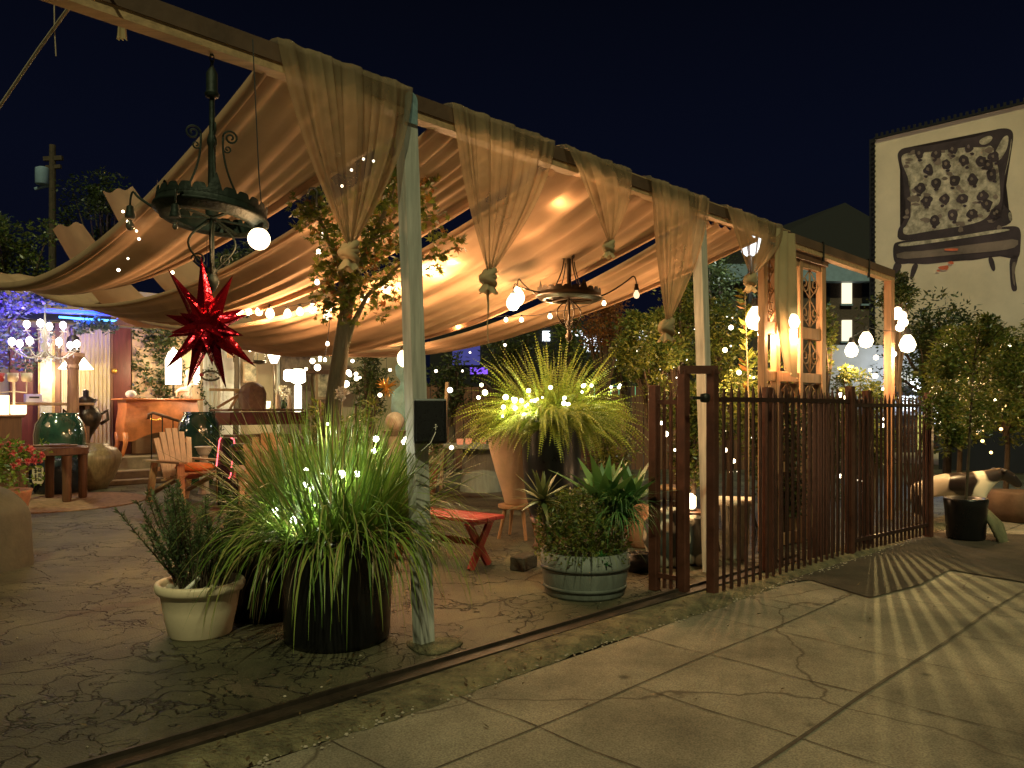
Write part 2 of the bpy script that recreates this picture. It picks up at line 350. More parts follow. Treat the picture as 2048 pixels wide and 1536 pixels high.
m_shrub = leafmat('shrub_leaf', (.04, .085, .018), (.19, .21, .04), .3, .38)
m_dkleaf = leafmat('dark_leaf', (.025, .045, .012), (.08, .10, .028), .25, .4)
m_orleaf = leafmat('autumn_leaf', (.12, .06, .02), (.30, .12, .03), .4, .5)
m_succ = leafmat('bright_succulent', (.06, .25, .06), (.10, .36, .10), .2, .4)
m_bark = mat('pale_bark', (.24, .21, .13), .85, .35, 6, .6, stretch=(3, 3, .6), bdist=.01)
m_dkbark = mat('dark_bark', (.07, .05, .03), .9, .4, 8, .6)
m_plaster = mat('cream_plaster', (.50, .385, .24), .8, .12, 2, .15)
m_drape = clothmat('cream_drape', (.62, .52, .36), .2, 1, 200, .1)
m_door = mat('dark_red_door', (.10, .02, .015), .4, .3, 4, .15, stretch=(5, 5, .6))
m_white = mat('white_paint', (.75, .72, .65), .5, .08, 4, .1)
m_commode = mat('orange_commode_veneer', (.60, .20, .07), .35, .3, 5, .05)
m_bronze = mat('bronze', (.06, .045, .03), .35, .5, 7, .2, metal=.6)
m_step = mat('stone_step', (.20, .145, .09), .85, .35, 4, .6)
m_rug = mat('woven_rug', (.32, .2, .12), .95, .45, 14, .5)
m_brick = mat('brick_night', (.10, .07, .055), .9, .4, 12, .4)
m_roof = mat('dark_roof', (.012, .012, .013), .9, .3, 6, .2)
m_bluew = mat('pale_blue_trim', (.25, .36, .48), .6, .15, 4, .1)
m_mural = mat('mural_wall', (.80, .64, .44), .9, .12, .9, .2, vscale=20)
m_ink = mat('mural_ink', (.065, .042, .045), .9, .5, 1.2, .05)
m_inkm = mat('mural_mid_ink', (.24, .17, .13), .9, .45, 1.2, .05)
m_inkl = mat('mural_light', (.50, .40, .27), .9, .62, 5.5, .05, col2=(.50, .41, .29), detail=3)
m_splash = mat('mural_red', (.75, .16, .07), .9, .3, 4, 0)
m_statue = mat('white_statue', (.72, .64, .52), .4, .1, 6, .1)
m_cowblk = mat('black_statue_patch', (.02, .018, .018), .35, .3, 6, .1)
m_gold = mat('gold_tinsel', (.75, .42, .08), .3, .2, 8, .1, metal=.8)
m_teal = mat('teal_figure', (.10, .20, .20), .6, .4, 5, .2)
m_clear = mat('dusty_clear_bulb', (.10, .09, .07), .15, .2, 8, 0, spec=.8)
m_glass = emis('unlit_bulb_glow', (1, .72, .4), 1.6)
WARM = (1.0, .55, .25); WARM2 = (1.0, .55, .24); COOL = (1.0, .97, .80)
e_bulb = emis('bulb_warm', (1.0, .80, .48), 6); e_small = emis('bulb_small', (1.0, .82, .55), 10); e_led = emis('bulb_led', (.95, 1.0, .72), 14)
e_white = emis('white_glow', (.9, .95, 1.0), 6); e_win = emis('lit_window', (1.0, .88, .6), 1.4); e_shade = emis('lampshade_glow', (1.0, .80, .45), 3.0)
e_shade2 = emis('lampshade_hot', (1.0, .86, .6), 8.0); e_neon = emis('red_neon', (1.0, .10, .12), 5.0); e_blue = emis('blue_tube', (.08, .35, 1.0), 6)
e_candle = emis('candle_glow', (1.0, .62, .30), 4); e_store = emis('storefront_glow', (.85, .93, 1.0), 3.0); e_green = emis('green_shop_glow', (.3, 1.0, .5), .8)
mm, n, l = newmat('red_foil'); o_ = n.new('ShaderNodeOutputMaterial'); b_ = n.new('ShaderNodeBsdfPrincipled'); l.new(b_.outputs[0], o_.inputs[0])
b_.inputs['Base Color'].default_value = (.42, .008, .022, 1); b_.inputs['Metallic'].default_value = .85; b_.inputs['Roughness'].default_value = .2
tc_ = n.new('ShaderNodeTexCoord'); nz_ = n.new('ShaderNodeTexNoise'); nz_.inputs['Scale'].default_value = 22; nz_.inputs['Detail'].default_value = 3; bp_ = n.new('ShaderNodeBump'); bp_.inputs['Strength'].default_value = .8; bp_.inputs['Distance'].default_value = .012
l.new(tc_.outputs['Object'], nz_.inputs['Vector']); l.new(nz_.outputs['Fac'], bp_.inputs['Height']); l.new(bp_.outputs[0], b_.inputs['Normal']); m_foil = mm

def lamp(loc, power, col=WARM, rad=.03, parent=None, spot=None, aim=None, blend=.5, name='bulb_light'):
    ld = bpy.data.lights.new(name, 'SPOT' if spot else 'POINT'); ld.energy = power; ld.color = col; ld.shadow_soft_size = rad
    if spot: ld.spot_size = spot; ld.spot_blend = blend
    o = bpy.data.objects.new(name, ld); COL.objects.link(o)
    loc = Vector(loc)
    if aim is not None: o.rotation_euler = (loc - Vector(aim)).to_track_quat('Z', 'Y').to_euler()
    if parent is not None: o.parent = parent; o.location = loc - WORLD_LOC[parent.name]
    else: o.location = loc
    return o

# ================================================================== SETTING: ground
def quad(u0, u1, v0, v1, z, nu=1, nv=1):
    return MB().grid([[W(u0 + (u1 - u0) * i / nu, v0 + (v1 - v0) * j / nv, z) for i in range(nu + 1)] for j in range(nv + 1)])
g = MB(); g.add([(-150, -60, -.02), (150, -60, -.02), (150, 200, -.02), (-150, 200, -.02)], [(0, 1, 2, 3)]); struct('ground', g, m_dirt)
struct('patio', quad(-14, 22, -.37, 30, 0.0), m_patio)
struct('sidewalk', quad(-14, 30, -9, -.75, -.006), m_side)
mb = MB()
for v in (-1.27, -2.13, -2.99, -3.85):
    rows = []; 
    for i in range(160):
        u = -4 + i * .1; w = .0025 + .0035 * R.random() + (.005 if v == -2.13 else 0); c = v + .006 * math.sin(u * 3.1 + v); rows.append([W(u, c - w, -.002), W(u, c + w, -.002)])
    mb.grid(rows)
for k in range(-6, 20):
    u = -.37 + .71 * k
    for a, b in ((-1.27, -.76), (-2.12, -1.28), (-2.98, -2.14), (-3.84, -3.0)):
        if R.random() < (.35 if a == -1.27 else .12): continue
        rows = []
        for i in range(9):
            v = a + (b - a) * i / 8; w = .0015 + .003 * R.random(); c = u + .008 * math.sin(v * 9 + k); rows.append([W(c - w, v, -.001), W(c + w, v, -.001)])
        mb.grid(rows)
struct('sidewalk_joint', mb, m_joint)
rows = []
for i in range(261):
    u = -7 + i * .07; e = -.75 + .03 * math.sin(u * 2.3) * .5 + R.uniform(-.012, .012) - .02 * math.sin(u * 7.1) * .3
    hgt = .03 + .008 * math.sin(u * 1.7)
    rows.append([W(u, -.372, .002), W(u, -.40, .012), W(u, -.50, hgt), W(u, -.60, hgt + .004 * R.random()), W(u, -.69, hgt * .8 + .004 * R.random()), W(u, e, -.004)])
struct('curb_edging', MB().grid(rows), m_edge, True)
mb = MB(); mb.box(W(-2, -.43, .022), (12.0, .10, .03), ANG); mb.box(W(-2, -.385, .032), (12.0, .015, .05), ANG)
o = struct('steel_drain_strip', mb, m_rail)
# dark asphalt patch at the fence
pts = [G(1440, 1195), G(1560, 1168), G(1620, 1160), G(1740, 1196), G(1840, 1170), G(1900, 1140), G(2048, 1165), G(2300, 1180), G(2300, 1075), G(1860, 1065), G(1700, 1108)]
mb = MB(); mb.add([(p.x, p.y, .004) for p in pts], [tuple(range(len(pts)))[::-1]]); struct('asphalt_patch', mb, m_dirt)

# ================================================================== PERGOLA: beam, posts
b0, b1 = W(-3.2, 0, 3.17), W(7.45, 0, 3.06)
def beam_z(u): return 3.17 + (3.06 - 3.17) * (u + 3.2) / 10.65
t = thing('wood_beam', W(-3.2, 0, 3.1), 'long pale timber beam carrying the canopy edge over the patio front', 'beam')
mb = MB()
for a, b, dz in ((-3.2, 1.35, 0), (1.352, 4.6, .012), (4.602, 7.45, -.008)):
    mb.bar(W(a, 0, beam_z(a) + dz), W(b, 0, beam_z(b) + dz), .085, .135)
mb.build('timber', m_beam, t)
mb = MB(); mb.bar(W(-3.19, -.047, beam_z(-3.2) + .022), W(7.44, -.047, beam_z(7.45) + .022), .008, .088); mb.build('toned_front', mat('beam_front_shade', (.10, .055, .032), .7, .35, 3.5, .3), t)  # added dark board; its colour paints the shade on the beam front
mb = MB()
for u in (5.35, 6.6): mb.bar(W(u, -.046, beam_z(u) - .13), W(u, -.046, beam_z(u) + .09), .05, .012)
mb.build('strap_bracket', m_iron, t)
def post(base, top, wu, wv, m, label, cap=False):
    t = thing('wood_post', base, label, 'post')
    mb = MB(); a = ANG; d = Vector(top) - Vector(base)
    vs = []
    for k in range(9):
        f = k / 8; c = Vector(base) + d * f
        for su, sv in ((-1, -1), (1, -1), (1, 1), (-1, 1)): vs.append(c + D1 * wu / 2 * su * (1 + .03 * math.sin(k * 2.1)) + D2 * wv / 2 * sv)
    fs = [(3, 2, 1, 0), (32, 33, 34, 35)]
    for k in range(8):
        for j in range(4): fs.append((k * 4 + j, k * 4 + (j + 1) % 4, k * 4 + 4 + (j + 1) % 4, k * 4 + 4 + j))
    mb.add(vs, fs); mb.build('shaft', m, t)
    if cap:
        mb = MB(); c = Vector(top) - D2 * (wv / 2 + .004); pts = []
        for k in range(11):
            a = math.pi * k / 10; pts.append(c + D1 * .045 * math.cos(a) + Vector((0, 0, .03 + .05 * math.sin(a))))
        pts += [c - D1 * .045 + Vector((0, 0, -.1)), c + D1 * .045 + Vector((0, 0, -.1))]
        mb.prism(pts, -D2 * .008); mb.build('metal_bracket', mat('blue_grey_bracket', (.2, .3, .33), .5, .4, 20, .2), t)
    return t
m_base = P(848, 1290, 4.57); m_base.z = 0
post(m_base, W(-.13, 0, 3.13), .10, .08, m_post, 'pale green painted square post nearest the camera with a black speaker on it', True)
mb = MB(); mb.lathe(m_base + Vector((.06, -.02, 0)), [(.16, .0), (.155, .012), (.1, .02), (0, .022)], 20, .25); tag(mb.build('post_footing', m_edge, smooth=True), 'rough low concrete footing under the nearest post', 'footing')
p2 = W(3.05, 0, 0) ; p2b = P(1420, 1150, p2.y - .1); p2b.z = 0
post(p2b, W(2.98, 0, 3.0), .09, .09, m_postb, 'worn whitish square post behind the fence, second along the beam')
post(W(7.38, 0, 0), W(7.38, 0, 3.0), .11, .09, wood('orange_lit_post', (.42, .22, .12)), 'brown post at the far right end of the beam')

# ================================================================== CANOPY STRIPS
def strip(u0, u1, L, za, zb, sag, belly, label, v0=.02, folds=9, seed=1, sag2=None, hem=.055, nu=44, nv=60, f_amp=.02):
    rr = random.Random(seed); ph = [rr.uniform(0, 6.28) for _ in range(5)]; fr = [rr.uniform(.6, 1.5) for _ in range(5)]
    rows = []
    for j in range(nv + 1):
        t = j / nv; v = v0 + (L - v0) * t; row = []
        for i in range(nu + 1):
            s = i / nu; sg = sag + ((sag2 if sag2 is not None else sag) - sag) * s
            z = za + (zb - za) * t - 4 * sg * t * (1 - t)
            en = math.sin(math.pi * t) ** .6 if t < 1 else 0
            z -= belly * 4 * s * (1 - s) * en
            fo = 0
            for k in range(5): fo += math.sin(s * folds * fr[k] * 3.1 + ph[k] + 1.5 * math.sin(t * 2.2 + ph[k])) * (.5 if k else 1)
            # long creases gathered where the strip hangs lowest
            cre = math.sin((s + .15 * math.sin(t * 3 + ph[1])) * folds * 1.4 + ph[2]); cre = 1 - abs(cre) ** .6
            z += f_amp * fo * .5 * (.35 + en) - .05 * cre * en * (belly * 4)
            z -= .05 * abs(math.sin(s * 22 + ph[0])) * (1 - t) ** 8
            uu = u0 + (u1 - u0) * s + .05 * en * math.sin(s * 7 + ph[3])
            # edges pull in a little
            uu += (.5 - s) * .16 * en
            row.append(W(uu, v, z))
        rows.append(row)
    t_ = thing('canopy_strip', W((u0 + u1) / 2, v0, za), label, 'canopy', 'canvas strips slung over the patio')
    mb = MB().grid(rows); mb.build('canvas', m_cloth, t_, True)
    mb = MB()
    for side in (0, -1):
        prow = []
        for row in rows:
            p = row[side]; sg = 1 if side == 0 else -1
            prow.append([p, p + D1 * (-.012 * sg) + Vector((0, 0, -hem * .5)), p + D1 * (.004 * sg) + Vector((0, 0, -hem)), p + D1 * (.03 * sg) + Vector((0, 0, -hem * .9))])
        mb.grid(prow)
    mb.build('hem', m_cloth, t_, True)
    return t_
strip(-1.0, -.02, 8.2, 3.21, 3.15, .60, .09, 'leftmost canvas strip sweeping down in front of the open sky', seed=3, sag2=.50, hem=.085)
strip(.10, 1.0, 9.6, 3.15, 3.2, .60, .10, 'narrow canvas strip second from the left, behind the nearest post', seed=5, sag2=.74)
strip(1.1, 2.88, 9.6, 3.10, 3.1, .76, .16, 'widest canvas strip, glowing from the row of bulbs beneath it', seed=8, folds=14, sag2=.92)
strip(2.98, 4.05, 9.6, 3.06, 3.0, .90, .08, 'rightmost canvas strip above the big fern', seed=11, sag2=.78)
# cross pipe / purlins far back that hold the strips
t = thing('wood_beam', W(-3, 8.6, 3.1), 'thin dark back beam where the canvas strips are tied, near the house', 'beam')
mb = MB(); mb.bar(W(-4, 9.62, 3.22), W(6, 9.62, 3.1), .08, .10); mb.build('timber', m_dkwood, t)
# small far strips, behind the first one
def farstrip(a, b, c, d, label, seed):
    rr = random.Random(seed); rows = []
    for j in range(25):
        t = j / 24; row = []
        for i in range(17):
            s = i / 16; p = (a * (1 - s) + b * s) * (1 - t) + (d * (1 - s) + c * s) * t
            row.append(p - Vector((0, 0, .35 * math.sin(math.pi * t) + .06 * math.sin(s * 12 + seed + t * 2) * .4)))
        rows.append(row)
    o = MB().grid(rows).build('canopy_strip', m_cloth, None, True); tag(o, label, 'canopy', 'canvas strips slung over the patio')
farstrip(P(105, 455, 10), P(165, 445, 11), P(420, 650, 12), P(300, 660, 12), 'small far canvas strip seen above the blue lit awning', 2)
farstrip(P(205, 385, 11), P(265, 375, 12), P(520, 600, 12.5), P(400, 625, 12.5), 'far canvas strip with a bright top showing behind the big chandelier arm', 5)
farstrip(P(470, 560, 11), P(610, 490, 12), P(760, 640, 12.5), P(560, 665, 12.5), 'far canvas strip with tight folds right of the red star', 9)

# ================================================================== SWAG CURTAINS
def swag(pxa, pxb, kx, ky, label, tail=0, folds=9, seed=0, v=-.055, knot=.042, hook=None):
    rr = random.Random(seed)
    ua = UV(PV(pxa, 300, 0))[0]; ub = UV(PV(pxb, 300, 0))[0]
    k = PV(kx, ky, v); uk, vk = UV(k); zk = k.z
    t_ = thing('swag_curtain', W((ua + ub) / 2, v, beam_z((ua + ub) / 2)), label, 'curtain', 'burlap swags tied in knots along the beam')
    ph = [rr.uniform(0, 6.28) for _ in range(6)]
    N = 110; rows = []; T = 30
    for j in range(-3, T + 1):
        row = []; t = max(0, j) / T
        for i in range(N + 1):
            s = i / N; u_top = ua + (ub - ua) * s; zt = beam_z(u_top) + .085
            conv = t ** 1.15                                  # converge to knot, sides slightly bowed out
            bow = math.sin(math.pi * t) * (s - .5) * .10 * (ub - ua) * 2
            u = u_top * (1 - conv) + (uk + (s - .5) * .035) * conv + bow * .55
            z = zt + (zk - zt) * t
            amp = .012 + .034 * t * (1 - t) * 3.2
            fo = math.sin(s * folds * 2 * math.pi + ph[0] + 1.3 * math.sin(4 * s + ph[1])) + .5 * math.sin(s * folds * 3.7 * math.pi + ph[2]) + .3 * math.sin(s * folds * 7.9 * math.pi + ph[3])
            vv = v - .008 - amp * (fo + 1.9) * (1 - .55 * t) * .75
            if j < 0:      # wraps over the beam top to the back
                vv = v - .01 + .14 * (-j / 3); z = zt + .004 * math.sin(s * 60) + .012 * (1 if j > -3 else -2)
            row.append(W(u + .006 * math.sin(s * 80), vv, z))
        rows.append(row)
    mb = MB().grid(rows); mb.build('drape', m_burlap, t_, True)
    mb = MB(); kc = k - Vector((0, 0, knot * .6))
    for a in range(3):
        pts = []
        for q in range(25):
            th = 2 * math.pi * q / 24; tilt = .5 * a - .4
            pts.append(kc + D1 * knot * .8 * math.cos(th) + D2 * knot * .7 * math.sin(th) + Vector((0, 0, knot * (.45 * a - .5) + knot * tilt * math.cos(th))))
        mb.tube(pts, knot * .42, 8)
    mb.ball(kc, knot * .95, 14, 10, (1, .9, 1.2))
    rows = []
    for j in range(7):
        t = j / 6; row = []
        for i in range(29):
            a = 2 * math.pi * i / 28; r = knot * (.45 + .75 * t) * (1 + .22 * math.sin(a * 7 + ph[4]) * t + .1 * math.sin(a * 3 + ph[5]))
            row.append(kc + D1 * r * math.cos(a) + D2 * r * .8 * math.sin(a) + Vector((0, 0, -knot * (.6 + 1.3 * t) + .012 * t * math.sin(a * 5))))
        rows.append(row)
    mb.grid(rows); mb.build('knot', m_burlap2, t_, True)
    if tail:
        pts = [kc + Vector((rr.uniform(-.006, .006), 0, -knot * 1.5 - tail * i / 8)) for i in range(9)]
        MB().tube(pts, [.012, .008, .006, .006, .004, .004, .003, .003, .002], 6).build('loose_strand', m_burlap2, t_)
    return t_
m_burlap2 = clothmat('burlap_knot', (.42, .33, .19), .2, 1, 250, .2)
swag(540, 812, 697, 492, 'largest burlap swag, hanging left of the nearest post', folds=3.6, seed=1, knot=.05)
swag(888, 1095, 976, 545, 'burlap swag right of the nearest post, with a long loose strand', tail=.34, folds=4.2, seed=2, knot=.05)
swag(1113, 1250, 1217, 486, 'short burlap swag pulled to its right side, beside the small hanging bulb', folds=3.4, seed=3)
swag(1282, 1404, 1333, 645, 'long slim burlap swag just left of the worn whitish post', folds=3.6, seed=4, knot=.06)
swag(1437, 1548, 1500, 553, 'burlap swag in front of the white street lamp', folds=3.6, seed=5, knot=.055)
# straight drape on the carved screen
rows = []
for j in range(26):
    t = j / 25; row = []
    for i in range(25):
        s = i / 24; pa = PV(1553, 470, -.1); pb = PV(1590, 470, -.1)
        ua, ub = UV(pa)[0], UV(pb)[0]; c = (ua + ub) / 2 + .10 * t ** 3
        u = c + (s - .5) * (ub - ua) * (1 + .35 * math.sin(t * 3) - .25 * t ** 4); z = 3.12 + (1.78 - 3.12) * t - (.1 * s if j == 25 else 0)
        row.append(W(u, -.10 - .02 * math.sin(s * 16 + t), z))
    rows.append(row)
tag(MB().grid(rows).build('hanging_drape', m_burlap2, None, True), 'straight cream drape hanging down the front of the carved screen', 'curtain')

# ================================================================== CHANDELIERS
def scroll(c, ax, r, turns=1.6, th=.006, sgn=1, start=0.0, up=Vector((0, 0, 1))):
    pts = []
    for i in range(28):
        t = i / 27; a = start + sgn * t * turns * 2 * math.pi; q = r * (1 - .8 * t)
        pts.append(c + ax * q * math.cos(a) + up * q * math.sin(a))
    return pts
def chandelier(hang, ztop, zdish, rd, tilt, arms, label, m, zbot, tiltx=0.0):
    # hang: Vector xy; arms: list (angle, dz_end, reach, lit, power)
    t_ = thing('chandelier', (hang.x, hang.y, ztop), label, 'chandelier', 'wrought iron chandeliers')
    c = Vector((hang.x, hang.y, 0)); k = rd / .29
    # chain links
    mb = MB(); zc = ztop; zr = zdish + (ztop - zdish) * .88
    i = 0
    while zc > zr + .01:
        ax = D1 if i % 2 else D2
        pts = [c + Vector((0, 0, zc - .022)) + ax * .010 * math.cos(a * math.pi / 6) + Vector((0, 0, .022 * math.sin(a * math.pi / 6))) for a in range(13)]
        mb.tube(pts, .0032, 5, False); zc -= .034; i += 1
    mb.build('chain', m, t_)
    mb = MB(); H_ = zr - zdish
    mb.lathe(c + Vector((0, 0, zdish)), [(.034 * k, -.02), (.036 * k, .04), (.022 * k, .10), (.020 * k, H_ * .45), (.026 * k, H_ * .47), (.026 * k, H_ * .50), (.013, H_ * .54), (.012, H_ * .78), (.03, H_ * .79), (.034, H_ * .81), (.026, H_ * .83), (.026, H_ * .95), (.015, H_ * .98), (.008, H_)], 14)
    mb.build('stem', m, t_, 'auto')
    mb = MB()
    for q in range(4):
        a = q * math.pi / 2 + .5; ax = Vector((math.cos(a), math.sin(a), 0))
        pts = []
        for i in range(14):
            s = i / 13; pts.append(c + ax * (rd * .52 * (1 - s) ** 2 + .03 + .02 * s) + Vector((0, 0, zdish + .02 + H_ * .5 * s)))
        mb.tube(pts, .0055, 6)
        mb.tube(scroll(c + ax * (.05 + .035) + Vector((0, 0, zdish + .02 + H_ * .5)), ax, .036, 1.7, start=math.pi, sgn=-1), [.005] * 28, 6)
        mb.tube(scroll(c + ax * (.07) + Vector((0, 0, zdish + .02 + H_ * .42)), ax, .02, 1.3, start=math.pi, sgn=1), [.004] * 28, 6)
    mb.build('stem_scroll', m, t_, True)
    # dish : shallow band with crenellated rim, tilted
    Mt = Matrix.Rotation(tilt, 3, Vector((0, 1, 0))) @ Matrix.Rotation(-tiltx, 3, Vector((1, 0, 0)))
    def T(p): return c + Vector((0, 0, zdish)) + Mt @ p
    mb = MB(); N = 72; rows = []
    for (r, z) in ((rd * .72, -.040), (rd * .74, -.048), (rd * .9, -.05), (rd * .98, -.03), (rd, -.028), (rd * 1.04, -.022), (rd * 1.04, -.012), (rd * .99, -.008), (rd * .985, .028)):
        rows.append([T(Vector((r * math.cos(2 * math.pi * i / N), r * math.sin(2 * math.pi * i / N), z))) for i in range(N + 1)])
    mb.grid(rows)
    rows2 = []
    for (r, z) in ((rd * .975, .028), (rd * .97, -.02), (rd * .9, -.044), (rd * .72, -.040)):
        rows2.append([T(Vector((r * math.cos(2 * math.pi * i / N), r * math.sin(2 * math.pi * i / N), z))) for i in range(N + 1)])
    mb.grid(rows2); mb.build('dish', m, t_, True)
    mb = MB()
    for q in range(6): a = q * math.pi / 3 + .2; mb.bar(T(Vector((.02 * math.cos(a), .02 * math.sin(a), -.03))), T(Vector((rd * .75 * math.cos(a), rd * .75 * math.sin(a), -.044))), .018, .008)
    mb.build('spoke', m, t_)
    mb = MB(); NN = 320; ro, ri, rt = [], [], []
    for i in range(NN + 1):
        q = i / NN * 24; f = q - math.floor(q); big = int(math.floor(q)) % 6 == 1
        hh = (.085 * (1 - abs(2 * f - 1)) ** .8 + .004) if big else (.030 * max(0, 1 - abs(2 * f - 1) ** 5) + .002)
        a = 2 * math.pi * i / NN
        for lst, r_, z_ in ((ro, rd * .992, .015), (rt, rd * .99, .024 + hh), (ri, rd * .975, .015)): lst.append(T(Vector((r_ * math.cos(a), r_ * math.sin(a), z_))))
    mb.grid([ro, rt, ri])
    mb.build('crown_rim', m, t_)
    # lower scrollwork and finial
    mb = MB()
    mb.tube([c + Vector((0, 0, zdish - .03)), c + Vector((0, 0, zbot))], .012, 8)
    for q in range(4):
        a = q * math.pi / 2 + .3; ax = Vector((math.cos(a), math.sin(a), 0)); h2 = zdish - zbot
        pts = [c + ax * (.02 + rd * .42 * math.sin(math.pi * min(1, s * 1.1)) * (1 - .45 * s)) + Vector((0, 0, zdish - .05 - h2 * .75 * s)) for s in [i / 12 for i in range(13)]]
        mb.tube(pts, .0055, 6)
        mb.tube(scroll(c + ax * .06 + Vector((0, 0, zdish - .05 - h2 * .55)), ax, .032, 1.6, start=0), .0045, 6)
    mb.build('lower_scroll', m, t_, True)
    mb = MB(); mb.lathe(c + Vector((0, 0, zbot)), [(0, -.06), (.014, -.05), (.028, -.025), (.033, 0), (.022, .02), (.016, .03), (.024, .045), (.016, .06)], 14); mb.build('finial', m, t_, True)
    for (a, reach, rise, lit, pw, hot) in arms:
        ax = Vector((math.cos(a), math.sin(a), 0)); st = T(ax * rd)
        pts = []
        for i in range(22):
            s = i / 21
            if s < .7: q = s / .7; off = reach * .85 * q; z = rise * (q ** 1.3)
            else: q = (s - .7) / .3; off = reach * (.85 + .15 * math.sin(q * math.pi / 2) + .04 * q); z = rise + .03 * math.sin(q * math.pi) - .05 * q ** 2
            pts.append(st + ax * off + Vector((0, 0, z)))
        arm = MB().tube(pts, [.008 - .003 * (i / 21) for i in range(22)], 7)
        end = pts[-1]
        ao = arm.build('arm', m, t_, True)
        MB().lathe(end + Vector((0, 0, -.055)), [(.022, 0), (.024, .01), (.018, .03), (.016, .055), (.006, .062)], 12).build('socket', m, ao, 'auto')
        bc = end + Vector((0, 0, -.095))
        br = hot
        b = MB().lathe(bc, [(0, -br * 1.15), (br * .55, -br * 1.0), (br * .9, -br * .5), (br, 0), (br * .85, br * .6), (br * .45, br * 1.15), (.012, br * 1.5)], 16)
        b.build('bulb', e_bulb if lit else (m_glass if pw else m_clear), ao, True)
        if pw: lamp(bc + Vector((0, 0, -br * 1.15 - .03)), pw, WARM, .03, t_)
    return t_
# big one, hanging from the beam at the left
h1 = PV(430, 60, -.0); c1 = P(424, 430, h1.y)
hv = Vector((c1.x, h1.y, 0))
zd = P(424, 425, h1.y).z
ang1 = math.atan2(-.1, 1)
chandelier(hv, 3.12, zd, .252, .08, [(math.pi * .93, .19, .09, False, 0, .02), (math.pi * .80, .17, .20, False, 0, .02), (math.pi * 1.45, .05, -.02, False, 0, .012)], 'large dark green iron chandelier with a crown rim above the red star', m_verd, P(424, 560, h1.y).z, .10)
# its round lit globe
gp = P(518, 478, h1.y)
t = thing('globe_bulb', gp, 'large bare round bulb glowing beside the big chandelier', 'light bulb')
MB().ball(gp, .052, 20, 14).build('glass', e_bulb, t, True)
MB().lathe(gp + Vector((0, 0, .04)), [(.02, 0), (.022, .03), (.014, .05), (.004, .055)], 12).build('socket', m_iron, t)
MB().tube([gp + Vector((0, 0, .09)), gp + Vector((.012, 0, .16)), gp + Vector((.0, 0, .30)), gp + Vector((-.03, .0, .95))], .003, 5).build('wire', m_cable, t)
lamp(gp + Vector((0.03, -.03, -.085)), 9, WARM, .04, t)
# second, hanging under the canopy in the middle
Y2 = 6.9; c2 = P(1138, 590, Y2)
chandelier(Vector((c2.x, Y2, 0)), P(1138, 400, Y2).z, P(1138, 590, Y2).z, .285, .03, [(math.pi * .97, .17, .12, True, 26, .066), (math.pi * 1.12, .24, .04, True, 26, .06), (-.05, .30, .15, False, .5, .028), (math.pi * .45, .2, .1, False, 0, .02)], 'smaller brown iron chandelier with lit bulbs above the big fern', m_bronze, P(1138, 672, Y2).z)
# hook on the swag
p = PV(628, 385, -.12)
mb = MB(); mb.tube([p + Vector((-.03, 0, -.005)), p + Vector((-.02, 0, .02)), p + Vector((.005, 0, .022)), p + Vector((.018, 0, .0)), p + Vector((.012, 0, -.03)), p + Vector((.014, 0, -.07))], .006, 7)
tag(mb.build('iron_hook', m_iron, smooth=True), 'small curved dark iron hook on the edge of the largest burlap swag', 'hook')

# ================================================================== RED FOIL STAR
sc = P(414, 652, 3.62)
t = thing('foil_star', sc, 'shiny red foil starburst hanging below the big chandelier', 'star ornament')
rs = random.Random(4)
dirs2 = [(95, .29, 0), (126, .30, .1), (63, .235, 0), (165, .20, .2), (18, .17, .2), (197, .165, -.1), (225, .255, .05), (250, .275, .1), (272, .17, .3), (287, .275, .0), (320, .265, 0), (345, .17, -.2), (110, .15, -.9), (200, .16, -1.0), (290, .16, -.9), (30, .15, -1.0), (150, .13, -1.2), (240, .17, -.8), (60, .12, -1.3), (330, .15, -.8), (265, .13, -1.4), (300, .2, 1.0), (120, .2, 1.0), (220, .2, 1.2), (40, .2, 1.1)]
for a, L, dep in dirs2:
    L *= 1.1; a = math.radians(a); d = Vector((math.cos(a), dep * .9, math.sin(a))).normalized(); L2 = L * (1.0 if abs(dep) > .5 else 1.03)
    mb = MB(); x = d.orthogonal().normalized(); y = d.cross(x); b = []; ns = 8; rot = rs.uniform(0, 1)
    for k in range(ns):
        an = 2 * math.pi * k / ns + rot; r = .052 if k % 2 else .034; b.append(sc + d * .03 + (x * math.cos(an) + y * math.sin(an)) * r)
    mid = [sc + d * L2 * .5 + (q - sc - d * .03) * .52 + Vector([rs.uniform(-.004, .004) for _ in range(3)]) for q in b]
    tip = sc + d * L2
    vs = b + mid + [tip]; fs = [(k, (k + 1) % ns, ns + (k + 1) % ns, ns + k) for k in range(ns)] + [(ns + k, ns + (k + 1) % ns, 2 * ns) for k in range(ns)]
    mb.add(vs, fs); mb.build('spike', m_foil, t)
MB().ball(sc, .07, 14, 10).build('core', m_foil, t)
MB().tube([sc + Vector((0, 0, .28)), Vector((sc.x, sc.y, P(415, 480, 3.62).z))], .0015, 5).build('hanging_thread', m_cable, t)

